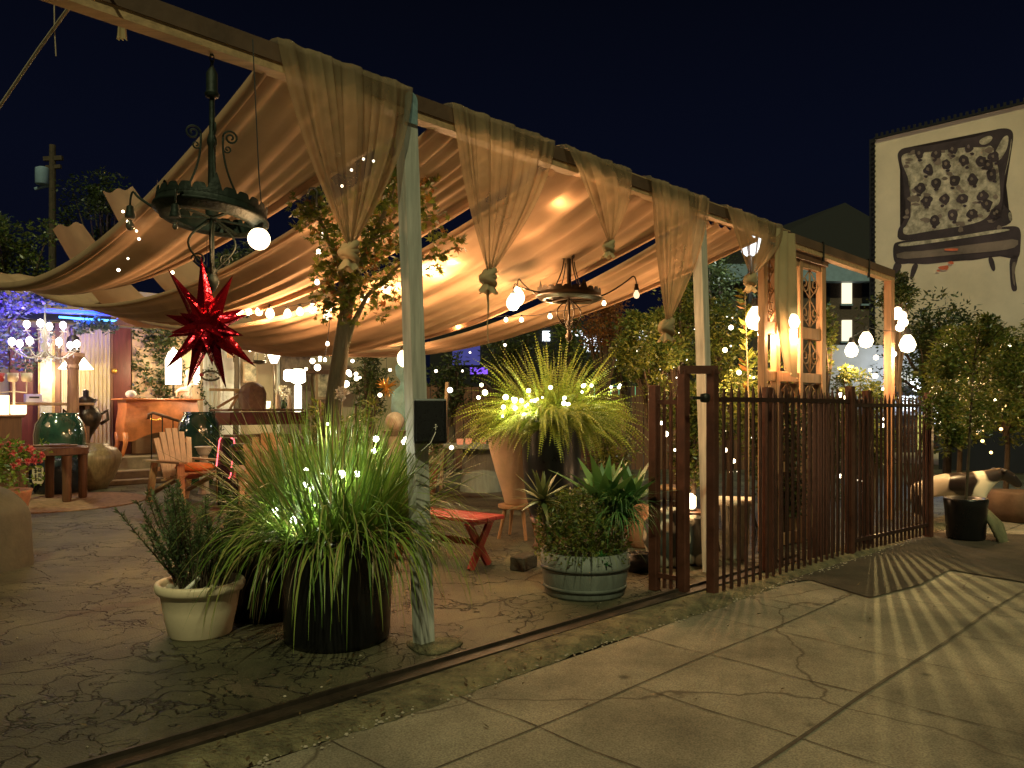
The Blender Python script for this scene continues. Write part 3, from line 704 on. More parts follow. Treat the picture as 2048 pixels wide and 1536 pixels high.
# ================================================================== STRING LIGHTS
def string(pts, label, r=.028, m=None, group='strings of warm bulbs', lights=(), pw=3, wire=True, mode='drop', col=WARM, rad=.03, cat='string lights'):
    m = m or e_bulb
    t_ = thing('string_lights', pts[0], label, cat, group)
    if wire:
        wp = []
        for i in range(len(pts) - 1):
            a, b = pts[i], pts[i + 1]; d = (b - a).length
            for k in range(6):
                s = k / 6; wp.append(a.lerp(b, s) + Vector((0, 0, (r * 1.9 if mode == 'drop' else 0) - d * .06 * math.sin(math.pi * s))))
        wp.append(pts[-1] + Vector((0, 0, r * 1.9 if mode == 'drop' else 0)))
        MB().tube(wp, .0035 if mode == 'drop' else .0018, 5).build('wire', m_cable, t_)
    for i, p in enumerate(pts):
        q = r * R.uniform(.85, 1.15)
        if mode == 'drop': MB().lathe(p, [(0, -q), (q * .7, -q * .75), (q, 0), (q * .75, q * .7), (q * .35, q * 1.3)], 12).build('bulb', m, t_, True); MB().lathe(p + Vector((0, 0, q * 1.25)), [(q * .42, 0), (q * .45, q * .3), (q * .3, q * .8), (0, q * .85)], 8).build('socket', m_cable, t_)
        else: MB().ball(p, q * (R.uniform(.5, 1.25) if len(pts) > 5 else 1), 10, 7).build('bulb', m, t_, True)
    for i in lights: lamp(pts[i] + Vector((0, 0, -r - .03)), pw, col, rad, t_)
    return t_
string([P(1000 + 0, 520, 5.6)] and [P(905, 505, 6.6), P(860, 538, 6.7), P(772, 578, 7.0), P(730, 597, 7.2), P(655, 632, 7.4), P(625, 618, 7.5), P(600, 624, 7.6), P(575, 628, 7.7), P(540, 628, 7.9), P(518, 624, 8.1), P(498, 618, 8.2), P(483, 619, 8.3), P(470, 617, 8.4)],
       'brightest string of round bulbs in a row along the glowing canvas by the red star', r=.043, lights=(0, 1, 2, 4, 6, 8, 10, 12), pw=34)
string([P(1118, 372, 5.9), P(1052, 413, 6.3), P(1010, 470, 6.9)], 'bulb string with one large bulb just under the beam', r=.05, lights=(0, 1), pw=24)
string([P(1208, 607, 7.6), P(1100, 633, 7.8), P(1043, 640, 8.0), P(1012, 640, 8.2), P(960, 640, 8.4), P(915, 642, 8.6), P(880, 628, 8.6), P(866, 628, 8.7)], 'string of small bulbs across the lowest canvas behind the big fern', r=.026, lights=(1, 3, 5), pw=8)
string([P(645, 472, 5.9), P(637, 505, 6.0), P(634, 565, 6.2), P(662, 618, 6.4), P(655, 688, 6.6), P(650, 720, 6.7), P(676, 718, 6.7)], 'string of small bulbs dropping down beside the leaning tree', r=.018, m=e_small, lights=(0, 2, 4), pw=2)
string([P(246, 423, 5.2), P(256, 443, 5.3), P(273, 462, 5.4), P(278, 478, 5.45), P(256, 517, 5.5), P(237, 540, 5.6), P(345, 545, 5.7)], 'sparse string of tiny bulbs on the dark leftmost canvas', r=.011, m=e_small, wire=False, mode='ball', lights=(4,), pw=.8)
string([P(727, 318, 4.9), P(747, 322, 4.9), P(703, 340, 4.95), P(684, 372, 5.0)], 'few tiny bulbs glinting through the largest swag', r=.010, m=e_small, wire=False, mode='ball')
string([P(1512, 640, 7.6), P(1578, 645, 7.75)], 'two dazzling bare bulbs in front of the carved screen', r=.11, lights=(0, 1), pw=80)
string([P(1703, 702, 9.6), P(1732, 682, 9.7), P(1815, 690, 9.6)], 'three round bulbs on the far lamp near the end of the fence', r=.095, lights=(0, 2), pw=55)
string([P(1795, 622, 10.0), P(1803, 632, 10.0), P(1790, 630, 10.0), P(1806, 645, 10.0), P(1800, 655, 10)], 'bright cluster of small bulbs at the far end post', r=.06, m=e_bulb, mode='ball', lights=(2,), pw=8)
string([P(1773, 716, 9.9), P(1772, 732, 9.9), P(1787, 708, 9.9), P(1782, 755, 9.8), P(1777, 773, 9.8), P(1766, 778, 9.8), P(1752, 715, 9.8), P(1750, 752, 9.8), P(1740, 740, 9.7)], 'string of little bulbs wound down the far end post', r=.032, m=e_small, mode='ball', wire=False, lights=(1,), pw=3)
# =PART2=
# ================================================================== PLANTS in the foreground
def rdir(elev_lo, elev_hi, az=None, rr=R):
    a = rr.uniform(0, 2 * math.pi) if az is None else az; e = rr.uniform(elev_lo, elev_hi)
    return Vector((math.cos(a) * math.cos(e), math.sin(a) * math.cos(e), math.sin(e)))
# big black nursery pot with strap grass
pc = G(672, 1312); pc = Vector((-1.06, 4.70, 0))
t = thing('potted_grass', pc, 'huge clump of arching strap grass in a wide black nursery pot with tiny lights', 'potted plant')
MB().lathe(pc, [(.30, 0), (.315, .03), (.325, .3), (.345, .55), (.375, .60), (.378, .64), (.36, .645), (.345, .62), (.33, .56), (.0, .56)], 48, .02).build('pot', m_black, t, True)
MB().lathe(pc, [(.335, .57), (.3, .585), (.15, .60), (0, .605)], 32, .03).build('soil', m_soil, t, True)
mb = MB()
for i in range(1200):
    a = R.uniform(0, 6.283); r = .31 * math.sqrt(R.random()); b = pc + Vector((r * math.cos(a), r * math.sin(a), .58)); out = r / .31
    az = a + R.gauss(0, .9); el = math.radians(R.uniform(56, 90) - 20 * out)
    d = Vector((math.cos(az) * math.cos(el), math.sin(az) * math.cos(el), math.sin(el)))
    L = R.uniform(.50, .92) * (1.0 if R.random() < .75 else 1.15); mb.blade(b, d, L, R.uniform(.013, .024), R.uniform(.12, .65), 6, .04, .5)
for i in range(620):
    a = R.uniform(0, 6.283); r = R.uniform(.22, .34); b = pc + Vector((r * math.cos(a), r * math.sin(a), .60))
    az = a + R.gauss(0, .6); el = math.radians(R.uniform(12, 62))
    d = Vector((math.cos(az) * math.cos(el), math.sin(az) * math.cos(el), math.sin(el)))
    mb.blade(b, d, R.uniform(.45, .98), R.uniform(.012, .021), R.uniform(1.7, 4.2), 9, .04, .4)
mb.build('leaves', m_grass, t)
mb = MB()
for i in range(260):
    a = R.uniform(0, 6.283); r = R.uniform(.16, .33); b = pc + Vector((r * math.cos(a), r * math.sin(a), .60)); el = math.radians(R.uniform(5, 50))
    mb.blade(b, Vector((math.cos(a) * math.cos(el), math.sin(a) * math.cos(el), math.sin(el))), R.uniform(.3, .75), R.uniform(.007, .013), R.uniform(2.5, 5), 7, .05, .6)
mb.build('dry_leaves', leafmat('dry_grass', (.16, .11, .05), (.32, .22, .11), .2, .6), t)
string([P(588, 1042, 4.40), P(610, 970, 4.42), P(622, 978, 4.42), P(629, 1012, 4.38), P(645, 946, 4.45), P(682, 948, 4.40), P(714, 948, 4.5), P(750, 880, 4.6), P(748, 902, 4.58), P(612, 940, 4.6), P(573, 1090, 4.42), P(550, 1020, 4.5), P(580, 975, 4.55), P(655, 848, 4.8), P(822, 935, 4.6), P(825, 950, 4.6)],
       'small cool fairy lights tangled in the big strap grass', r=.014, m=e_led, wire=False, mode='ball', lights=(0, 1, 3, 5, 7, 11, 13), pw=1.6, col=COOL, rad=.02, group='fairy lights in plants')
string([P(752, 878, 4.55), P(683, 948, 4.32), P(588, 1040, 4.30)], 'three largest cool fairy bulbs on the front of the strap grass', r=.021, m=e_led, wire=False, mode='ball', lights=(), group='fairy lights in plants')
# dark pot behind
pb = Vector((-1.66, 5.25, 0))
t = thing('nursery_pot', pb, 'plain black plastic pot half hidden between the cream pot and the strap grass', 'pot')
MB().lathe(pb, [(.25, 0), (.27, .3), (.3, .52), (.32, .53), (.32, .57), (.3, .57), (.28, .5), (0, .5)], 40).build('shell', m_black, t, True)
MB().lathe(pb, [(.285, .5), (.1, .53), (0, .53)], 24, .05).build('soil', m_soil, t, True)
def sprigs(c, z, n, spread, hmin, hmax, nl, ll, lw, m_st, m_lf, t, lean=.5, rr=R, r0=.08, curve=.15, up=.0):
    st = MB(); lf = MB()
    for i in range(n):
        a = rr.uniform(0, 6.283); r = r0 * math.sqrt(rr.random()); b = Vector((c.x + r * math.cos(a), c.y + r * math.sin(a), z)); h = rr.uniform(hmin, hmax)
        az = a + rr.uniform(-.6, .6); ln = rr.uniform(0, lean); d = Vector((math.cos(az) * ln, math.sin(az) * ln, 1)).normalized(); pts = [b]
        q = b.copy()
        for k in range(7):
            d = (d + Vector((rr.uniform(-curve, curve), rr.uniform(-curve, curve), up))).normalized(); q = q + d * h / 7; pts.append(q.copy())
        st.tube(pts, [.005 * (1 - k / 9) + .001 for k in range(8)], 4)
        for k in range(nl):
            s = .22 + .78 * (k / nl) ** .8; ii = min(6, int(s * 7)); f = s * 7 - ii; p = pts[ii].lerp(pts[ii + 1], min(1, f)); ax = (pts[ii + 1] - pts[ii]).normalized()
            o_ = rdir(-.5, .8, None, rr); dd = (o_ + ax * .8).normalized(); lf.leaf(p, dd, rdir(-1, 1, None, rr), ll * rr.uniform(.6, 1.3), lw * rr.uniform(.7, 1.2))
    st.build('stem', m_st, t); lf.build('leaves', m_lf, t)
# cream pot with rosemary
cp = Vector((-1.93, 4.80, 0))
t = thing('potted_shrub', cp, 'cream plastic pot with a thick rim holding a wispy rosemary bush and pebbles', 'potted plant')
MB().lathe(cp, [(.175, 0), (.185, .012), (.215, .16), (.232, .262), (.238, .268), (.252, .272), (.262, .29), (.264, .315), (.256, .332), (.24, .332), (.232, .30), (.225, .25), (0, .25)], 56).build('pot', m_cream, t, True)
MB().lathe(cp, [(.232, .27), (.15, .285), (0, .29)], 28, .04).build('soil', m_soil, t, True)
mb = MB()
for i in range(75):
    a = R.uniform(0, 6.283); r = .215 * math.sqrt(R.random()); q = R.uniform(.01, .026)
    mb.ball(cp + Vector((r * math.cos(a), r * math.sin(a), .285 + q * .4)), q, 8, 6, (R.uniform(.8, 1.4), R.uniform(.8, 1.4), R.uniform(.6, .9)))
o = mb.build('pebbles', m_stone, t, True); o['kind'] = 'stuff'
a_, b_ = P(372, 1180, 4.62), P(405, 1150, 4.72); MB().tube([a_, a_.lerp(b_, .5), b_], [.014, .012, .013], 8).build('bone', m_white, t, True)
sprigs(cp, .28, 85, .3, .30, .70, 120, .034, .009, m_dkbark, m_rose, t, .60, r0=.15, curve=.12)
# fern in tall dark pot
fc = Vector((.395, 7.75, 0)); fz = 1.27
t = thing('potted_fern', fc, 'enormous boston fern spilling over a tall dark glazed pot', 'potted plant')
MB().lathe(fc + Vector((0, 0, .30)), [(.18, 0), (.22, .06), (.27, .3), (.295, .65), (.30, .92), (.315, .95), (.315, .99), (.29, .99), (.28, .9), (0, .9)], 44).build('pot', m_navy, t, True)
MB().lathe(fc + Vector((0, 0, 0)), [(.20, 0), (.17, .05), (.16, .2), (.22, .30)], 24).build('pot_foot', m_dkwood, t, True)
def frond(mb, p, d, L, droop, pw, n=20, rr=R):
    q = p.copy(); side0 = d.cross(Vector((0, 0, 1))); side0 = side0.normalized() if side0.length > .05 else Vector((1, 0, 0)); tw = rr.uniform(-.9, .9)
    for i in range(n):
        t_ = i / n; st = d * (L / n); sd = (side0 * math.cos(tw) + side0.cross(d) * math.sin(tw)).normalized(); w = pw * (math.sin(math.pi * min(1, t_ * .92 + .1)) ** .6) * (1 - .25 * t_)
        nb = sd.cross(d)
        for s_ in (-1, 1):
            b = len(mb.v); e = q + sd * s_ * w + d * w * .35 + Vector((0, 0, -.15 * w))
            for x in (q, q + st * .55 + sd * s_ * w * .45, e, q + st * .8): mb.v.append(tuple(x))
            mb.f.append((b, b + 1, b + 2, b + 3))
        q = q + st; d = (d + Vector((rr.uniform(-.02, .02), rr.uniform(-.02, .02), -droop / n * (.3 + 1.7 * t_)))).normalized()
mb = MB()
for i in range(640):
    a = R.uniform(0, 6.283); u_ = math.sqrt(R.random()); b = fc + Vector((.27 * u_ * math.cos(a), .27 * u_ * math.sin(a), fz + R.uniform(-.03, .05)))
    az = a + R.gauss(0, .55); el = math.radians(max(-5, min(88, R.gauss(62 - 45 * u_, 20)))); L = R.uniform(.45, .78) * (1.15 if el > .9 else 1.05)
    frond(mb, b, Vector((math.cos(az) * math.cos(el), math.sin(az) * math.cos(el), math.sin(el))), L, R.uniform(.2, .9) if el > .85 else R.uniform(.9, 2.6), R.uniform(.040, .060), 30)
for i in range(210):
    a = R.uniform(0, 6.283); b = fc + Vector((.24 * math.cos(a), .24 * math.sin(a), fz - .02)); az = a + R.gauss(0, .35); el = math.radians(R.uniform(-5, 38))
    frond(mb, b, Vector((math.cos(az) * math.cos(el), math.sin(az) * math.cos(el), math.sin(el))), R.uniform(.6, .95), R.uniform(.5, 1.6), R.uniform(.042, .062), 30)
mb.build('fronds', m_fern, t)
fb = []
for i in range(26):
    px = R.choice([R.uniform(950, 1250), R.uniform(1020, 1130)]); py = 802 + R.uniform(-28, 18) - abs(px - 1080) * .10 + (20 if px < 1050 and px > 1000 else 0); fb.append(P(px, py, 7.75 - R.uniform(.45, .62) + abs(px - 1090) * .0022))
fb += [P(963, 770, 7.6), P(957, 795, 7.6), P(1166, 772, 7.3)]
string(fb, 'dense garland of tiny warm lights nested in the boston fern', r=.021, m=emis('bulb_yellow', (1.0, .93, .5), 12), wire=False, mode='ball', lights=(0, 3, 5, 8, 11, 14, 17, 20, 23), pw=3.2, col=(1, .85, .45), group='fairy lights in plants')
# beige urn behind the fern pot
uc = Vector((.06, 8.35, 0))
t = thing('clay_urn', uc, 'tall smooth beige clay urn beside the dark fern pot', 'urn')
MB().lathe(uc, [(.13, .36), (.14, .38), (.17, .5), (.24, .72), (.31, .98), (.325, 1.1), (.30, 1.22), (.22, 1.3), (.2, 1.33), (.22, 1.36), (.2, 1.36), (.18, 1.3), (0, 1.28)], 44).build('body', m_beige, t, True)
sp = Vector((.06, 8.35, 0))
t = thing('plant_stand', sp, 'low wooden stand with splayed legs under the beige urn', 'stand')
MB().lathe(sp, [(.2, .32), (.21, .33), (.21, .358), (0, .359)], 28).build('top', m_adw, t, 'auto')
for q in range(4):
    a = q * math.pi / 2 + .4; MB().tube([sp + Vector((.14 * math.cos(a), .14 * math.sin(a), .33)), sp + Vector((.22 * math.cos(a), .22 * math.sin(a), 0))], [.022, .016], 8).build('leg', m_adw, t)
# half barrel tub with succulents
tc = Vector((.55, 5.86, 0))
t = thing('barrel_tub', tc, 'weathered grey half barrel tub packed with succulents', 'planter')
MB().lathe(tc, [(.29, 0), (.30, .02), (.325, .18), (.335, .33), (.31, .33), (.30, .26), (0, .26)], 48).build('staves', m_galv, t, True)
for z, r in ((.07, .309), (.22, .3335)): MB().lathe(tc + Vector((0, 0, z)), [(r, -.014), (r + .004, -.014), (r + .007, .014), (r + .002, .014)], 48, closed=True).build('hoop', mat('zinc_hoop', (.12, .13, .11), .7, .3, 10, .3, metal=.2), t, True)
MB().lathe(tc, [(.31, .27), (.15, .30), (0, .31)], 28, .05).build('soil', m_soil, t, True)
def rosette(mb, c, n, L, w, e0, e1, droop, seg=7, axis=Vector((0, 0, 1)), belly=.5):
    for i in range(n):
        f = i / n; a = i * 2.39996; el = math.radians(e1 + (e0 - e1) * (1 - f))
        d = Vector((math.cos(a) * math.cos(el), math.sin(a) * math.cos(el), math.sin(el))) + (axis - Vector((0, 0, 1)))
        mb.blade(c + Vector((0, 0, .01 * f)), d, L * R.uniform(.75, 1.1) * (1 - .3 * f), w * R.uniform(.85, 1.15), droop * R.uniform(.5, 1.3), seg, .03, None, belly)
def plant(name, base, label, cat, group=None): return thing(name, base, label, cat, group)
ac = P(1210, 985, 5.9)
t = plant('agave', Vector((ac.x, ac.y, .29)), 'broad leaved green agave rosettes at the right of the barrel tub', 'succulent')
mb = MB(); rosette(mb, ac + Vector((0, 0, -.10)), 26, .54, .15, 10, 84, .4); rosette(mb, P(1262, 975, 5.95) + Vector((0, 0, -.12)), 22, .44, .12, 8, 78, .45); mb.build('leaves', m_agave, t, True)
MB().tube([Vector((ac.x - .03, ac.y, .27)), ac + Vector((0, 0, -.14))], [.03, .025], 8).build('stem', m_bark, t)
al = P(1085, 985, 5.8)
t = plant('aloe', Vector((al.x, al.y, .29)), 'spiky narrow leaved aloe on a bare stem at the left of the barrel tub', 'succulent')
mb = MB(); rosette(mb, al + Vector((0, 0, -.06)), 38, .34, .05, -20, 82, .35, belly=.2); rosette(mb, al + Vector((.12, -.02, -.30)), 20, .20, .03, -10, 80, .5, belly=.2)
mb.build('leaves', m_aloe, t, True); MB().tube([Vector((al.x + .08, al.y, .28)), Vector((al.x + .03, al.y, .5)), al + Vector((0, 0, -.05))], [.026, .022, .02], 8).build('stem', m_bark, t)
sp_ = P(1243, 1040, 5.75)
t = plant('spider_plant', Vector((sp_.x, sp_.y, .29)), 'arching narrow leaved plant drooping over the right rim of the barrel tub', 'plant')
mb = MB()
for k in range(5):
    c_ = sp_ + Vector((R.uniform(-.06, .06), R.uniform(-.05, .05), R.uniform(-.03, .06)))
    for i in range(60):
        mb.blade(c_, rdir(.3, 1.3), R.uniform(.22, .42), R.uniform(.012, .02), R.uniform(1.5, 4), 8, .05, .2)
mb.build('leaves', m_agave, t); MB().tube([Vector((sp_.x, sp_.y, .28)), sp_], [.02, .015], 7).build('stem', m_bark, t)
su = P(1203, 1118, 5.58)
t = plant('succulent', Vector((su.x, su.y, .28)), 'small bright green succulent at the front rim of the barrel tub', 'succulent')
mb = MB(); rosette(mb, su, 40, .075, .03, 0, 85, .2); rosette(mb, su + Vector((.03, -.02, -.04)), 20, .05, .025, 0, 85, .2); mb.build('leaves', m_succ, t, True)
fm = thing('filler_plants', Vector((tc.x, tc.y, .29)), 'tangle of small leafy ground plants filling the barrel tub', 'plants'); 
mb = MB()
for i in range(5200):
    a = R.uniform(0, 6.283); r = .35 * math.sqrt(R.random()); h = R.uniform(-.04, .52) * (1 - .35 * (r / .35) ** 2); p = tc + Vector((r * math.cos(a) - .02, r * math.sin(a), .29 + h))
    mb.leaf(p, rdir(-.4, 1.2), rdir(-1, 1), R.uniform(.025, .055), R.uniform(.010, .022))
mb.build('leaves', m_shrub, fm)
mb = MB()
for i in range(60): a = R.uniform(0, 6.283); r = R.uniform(.22, .31); mb.blade(tc + Vector((r * math.cos(a), r * math.sin(a), .33)), rdir(.0, .9, a), R.uniform(.12, .26), .01, R.uniform(2, 4), 6, .05)
mb.build('trailing_leaves', m_aloe, fm)
bp = G(1048, 1142); mb = MB(); mb.box(bp + Vector((0, .1, .06)), (.26, .14, .12), ANG + .3, .01); tag(mb.build('stone_block', m_dirt), 'small dark block on the ground left of the barrel tub', 'block')

# ================================================================== RED BENCH
e1, e2 = Vector((-.29, 6.54, 0)), Vector((-.06, 6.86, 0)); wd = (e2 - e1); wdn = wd.normalized(); ld_ = Vector((-wdn.y, wdn.x, 0)); Lb = 1.12
bc_ = (e1 + e2) / 2
t = thing('bench', bc_ + ld_ * Lb / 2, 'short red painted picnic bench with crossed legs', 'bench'); rz = math.atan2(ld_.y, ld_.x)
for k in (-1, 0, 1): MB().box(bc_ + ld_ * Lb / 2 + wdn * .128 * k + Vector((0, 0, .435)), (Lb, .122, .035), rz, .006).build('seat_plank', m_red, t)
for s_ in (.12, Lb - .12):
    c_ = bc_ + ld_ * s_
    for a, k in ((-1, 0), (1, .03)): MB().bar(c_ + wdn * .15 * a + ld_ * k, c_ - wdn * .15 * a + ld_ * k + Vector((0, 0, .415)), .07, .028, ld_).build('leg', m_red, t)
    MB().box(c_ + Vector((0, 0, .40)), (.04, .34, .035), rz).build('cleat', m_red, t)
MB().bar(bc_ + ld_ * .14 + Vector((0, 0, .22)), bc_ + ld_ * (Lb - .14) + Vector((0, 0, .22)), .03, .06).build('stretcher', m_red, t)

# ================================================================== ROUND PEDESTAL TABLE with candles
tp = Vector((-.49, 12.6, 0)); 
t = thing('pedestal_table', tp, 'grey round table on a thick drum pedestal behind the red bench', 'table')
MB().lathe(tp, [(.58, 0), (.58, .03), (.3, .05)], 36).build('base', m_dirt, t, 'auto')
MB().lathe(tp, [(.36, .05), (.32, .4), (.31, .74)], 32).build('drum', m_galv, t, 'auto')
MB().lathe(tp, [(.30, .74), (.62, .745), (.64, .76), (.64, .80), (.62, .81)], 40).build('tabletop', m_galv, t, 'auto')
for i, px in enumerate((920, 937, 966)):
    c_ = P(px, 880, 12.3 + .15 * i); c_.z = .812; o = MB().lathe(c_, [(.045, 0), (.05, .02), (.055, .09), (.045, .09), (.04, .02)], 14).build('candle_holder', emis('candle_glass', (1, .32, .14), .8), None, True)
    tag(o, ['leftmost', 'middle', 'rightmost'][i] + ' of three little orange candle glasses on the grey drum table', 'candle', 'candle glasses on the drum table')

# ================================================================== CARPET + LOW ROUND TABLE + ADIRONDACKS
rc = Vector((-6.8, 11.4, .004)); mb = MB(); mb.lathe(rc, [(1.3, 0), (1.3, .012), (1.22, .014), (0, .014)], 48); tag(mb.build('rug', m_rug), 'round woven rug under the low wooden table', 'rug')
tb = Vector((-6.85, 11.6, 0.018))
t = thing('low_table', tb, 'low round wooden table with thick straight legs on the rug', 'table')
MB().lathe(tb, [(.44, .68), (.46, .69), (.46, .78), (.44, .80), (0, .80)], 36).build('tabletop', m_dkwood, t, 'auto')
MB().lathe(tb + Vector((0, 0, .802)), [(.30, .0), (.31, .02), (.15, .035), (0, .035)], 30).build('tray', m_dkwood, t, True)
for q, (x, y) in enumerate(((-.40, -.1), (.33, -.25), (.26, .3), (-.25, .3))): MB().lathe(tb + Vector((x, y, 0)), [(.05, 0), (.062, .02), (.06, .3), (.07, .68)], 14).build('leg', m_dkwood, t, 'auto')
def adirondack(loc, rz, label, cushion=True, white=True):
    t = thing('garden_chair', loc, label, 'chair', 'slatted garden armchairs'); M = Matrix.Rotation(rz, 3, 'Z'); L = Vector(loc)
    def q(x, y, z): return L + M @ Vector((x, y, z))
    # +x is forward
    bm_ = m_adb if white else m_adw
    for i in range(6):
        y = -.235 + .094 * i; tp_ = 1.10 - .10 * abs(i - 2.5) ** 1.6 * .35
        MB().bar(q(-.22, y * .8, .34), q(-.22 - (tp_ - .34) * .27, y * 1.1, tp_), .082, .02, M @ Vector((1, 0, 0))).build('back_slat', bm_, t)
    for z in (.5, .9): MB().bar(q(-.24 - (z - .34) * .27, -.3, z), q(-.24 - (z - .34) * .27, .3, z), .03, .06).build('back_rail', m_adw, t)
    for i in range(5):
        x = -.18 + .12 * i; MB().bar(q(x, -.27, .34 + .03 * i), q(x, .27, .34 + .03 * i), .105, .022).build('seat_slat', m_adw, t)
    for s_ in (-1, 1):
        MB().bar(q(-.5, s_ * .34, .62), q(.46, s_ * .34, .62), .13, .026).build('armrest', m_adw, t)
        MB().bar(q(.36, s_ * .31, 0), q(.33, s_ * .31, .605), .035, .11, M @ Vector((0, 1, 0))).build('leg', m_adw, t)
        MB().bar(q(-.52, s_ * .29, 0), q(-.36, s_ * .29, .605), .035, .10, M @ Vector((0, 1, 0))).build('leg', m_adw, t)
        MB().bar(q(-.5, s_ * .28, .12), q(.36, s_ * .28, .44), .03, .12, M @ Vector((0, 1, 0))).build('side_rail', m_adw, t)
    return t
m_adb = wood('pale_slat', (.60, .50, .36), .2, .6, 'z')
ac_ = Vector((-4.78, 11.4, 0)); adirondack(ac_, -.62, 'slatted garden armchair with pale back slats and an orange cushion')
mb = MB(); mb.ball(ac_ + Vector((.12, .01, .52)), .26, 24, 12, (1.1, 1.0, .28)); tag(mb.build('cushion', m_orange, smooth=True), 'plump orange cushion on the seat of the pale backed armchair', 'cushion')
adirondack(Vector((-3.15, 10.0, 0)), 1.9, 'brown slatted garden armchair seen from behind through the strap grass', False, False)
# concrete arch seat at the far left edge
t = thing('garden_stool', Vector((-4.5, 6.75, 0)), 'hollow pale stone garden seat cut by the left edge of the photo', 'stool')
c_ = Vector((-4.78, 6.75, 0)); mb = MB(); out = []; inn = []
for i in range(25):
    a = math.pi * i / 24; out.append(Vector((.42 * math.cos(a) * (1 + .12 * (1 - math.sin(a))), 0, .46 + .26 * math.sin(a)))); inn.append(Vector((.27 * math.cos(a), 0, .34 + .20 * math.sin(a))))
out = [Vector((.50, 0, 0))] + out + [Vector((-.50, 0, 0))]; inn = [Vector((.33, 0, 0))] + inn + [Vector((-.33, 0, 0))]
Mr = Matrix.Rotation(-.15, 3, 'Z'); ro = []
for off, sc_ in ((-.24, .97), (-.21, 1.0), (.21, 1.0), (.24, .97)):
    ro.append(([c_ + Mr @ Vector((p.x * sc_, off, p.z * sc_)) for p in out], [c_ + Mr @ Vector((p.x, off, p.z)) for p in inn]))
mb.grid([r[0] for r in ro]); mb.grid([r[1] for r in ro][::-1]); mb.grid([ro[0][1], ro[0][0]]); mb.grid([ro[-1][0], ro[-1][1]]); mb.build('body', mat('mossy_pale_stone', (.065, .062, .04), .8, .35, 4, .4), t, True)

# ================================================================== SPEAKER ON POST
s0 = P(858, 842, 4.50)
t = thing('speaker', s0, 'black box loudspeaker strapped to the nearest post', 'speaker')
mb = MB(); hw, hd, hh = .092, .085, .128; pts = []
for k, (sx, sy) in enumerate(((-1, -1), (1, -1), (1, 1), (-1, 1))): pts.append((sx, sy))
Mz = Matrix.Rotation(ANG * .25, 3, 'Z')
vs = []
for z, sc_ in ((-hh, .95), (-hh + .01, 1.0), (hh - .01, 1.0), (hh, .94)):
    for sx, sy in pts: vs.append(s0 + Mz @ Vector((sx * hw * sc_ * (1 - .10 * (z < 0) * 0), sy * hd * sc_, z)))
fs = [(3, 2, 1, 0), (12, 13, 14, 15)] + [(k * 4 + j, k * 4 + (j + 1) % 4, k * 4 + 4 + (j + 1) % 4, k * 4 + 4 + j) for k in range(3) for j in range(4)]
mb.add(vs, fs); mb.build('cabinet', m_black, t)
MB().box(s0 + Mz @ Vector((0, -hd - .004, 0)), (hw * 1.75, .008, hh * 1.8), ANG * .25, .003).build('grille', mat('speaker_grille', (.006, .006, .007), .3, .3, 80, .3), t)
mb = MB(); lg = s0 + Mz @ Vector((.03, -hd - .010, -.035)); mb.bar(lg + Vector((0, 0, -.016)), lg + Vector((0, 0, .016)), .004, .003); mb.bar(lg + Vector((-.011, 0, -.002)), lg + Vector((.011, 0, .006)), .004, .003); mb.ball(lg + Vector((0, 0, .014)), .005, 8, 6); mb.build('badge', m_white, t)
MB().tube([s0 + Mz @ Vector((.03, -hd - .012, -.06)), s0 + Mz @ Vector((0, -hd - .03, -.12)), s0 + Mz @ Vector((-.05, -hd + .02, -.17))], .0025, 5).build('lead', m_white, t)
# =PART3=
# ================================================================== IRON FENCE
def fence_panel(a, b, h, n, label, m, posts=(True, True), skip=0.0, railz=(1.46,), pk=.0095, name='metal_fence', group=None):
    t = thing(name, (a + b) / 2, label, 'fence', group); d = b - a; dn = d.normalized(); ang = math.atan2(dn.y, dn.x)
    for i in range(n):
        s = (i + .5) / n; p = a + d * s; hz = h + R.uniform(-.012, .012); w = pk * R.uniform(.92, 1.08)
        mb = MB(); mb.box(p + Vector((0, 0, hz / 2 + .015)), (w * 2, w * 2, hz - .03), ang)
        q = [p + Vector((0, 0, hz - .001)) + Matrix.Rotation(ang, 3, 'Z') @ Vector((x * w, y * w, 0)) for x, y in ((-1, -1), (1, -1), (1, 1), (-1, 1))]
        mb.add(q + [p + Vector((R.uniform(-.003, .003), 0, hz + .085))], [(0, 1, 4), (1, 2, 4), (2, 3, 4), (3, 0, 4)]); mb.build('picket', m, t)
    for z in railz: MB().bar(a + Vector((0, 0, z)), b + Vector((0, 0, z)), .03, .035).build('rail', m, t)
    for k, p in enumerate((a, b)):
        if posts[k]: MB().box(p + Vector((0, 0, (h + .10) / 2)), (.07, .07, h + .10), ang, .006).build('post', m_rust, t)
    return t
fA, fB, fC = G(1440, 1192), G(1700, 1113), G(1858, 1074)
fence_panel(fA, fB, 1.50, 21, 'dark rust iron picket fence panel between the square arch and the middle fence post', m_rust2, (False, True))
fence_panel(fB + (fC - fB) * .03, fC, 1.46, 19, 'farther iron picket fence panel ending at the thick far post', m_rust2, (False, True), railz=(1.42, .14))
off = D2 * .13
fence_panel(fA + (fB - fA) * .42 + off, fB + (fC - fB) * .35 + off, 1.47, 20, 'sliding iron picket gate leaf doubled up behind the fence panels', m_rust2, (True, True), name='sliding_gate', pk=.010)
gA, gB = G(1309, 1180), G(1362, 1190)
t = fence_panel(gA, gB, 1.47, 4, 'narrow iron gate leaf beside the barrel tub', m_rust, (True, False), railz=(1.44, .12), name='iron_gate')
aL, aR = G(1367, 1192), G(1425, 1192)
t = thing('square_arch', (aL + aR) / 2, 'tall square iron arch frame rising above the picket fence', 'frame')
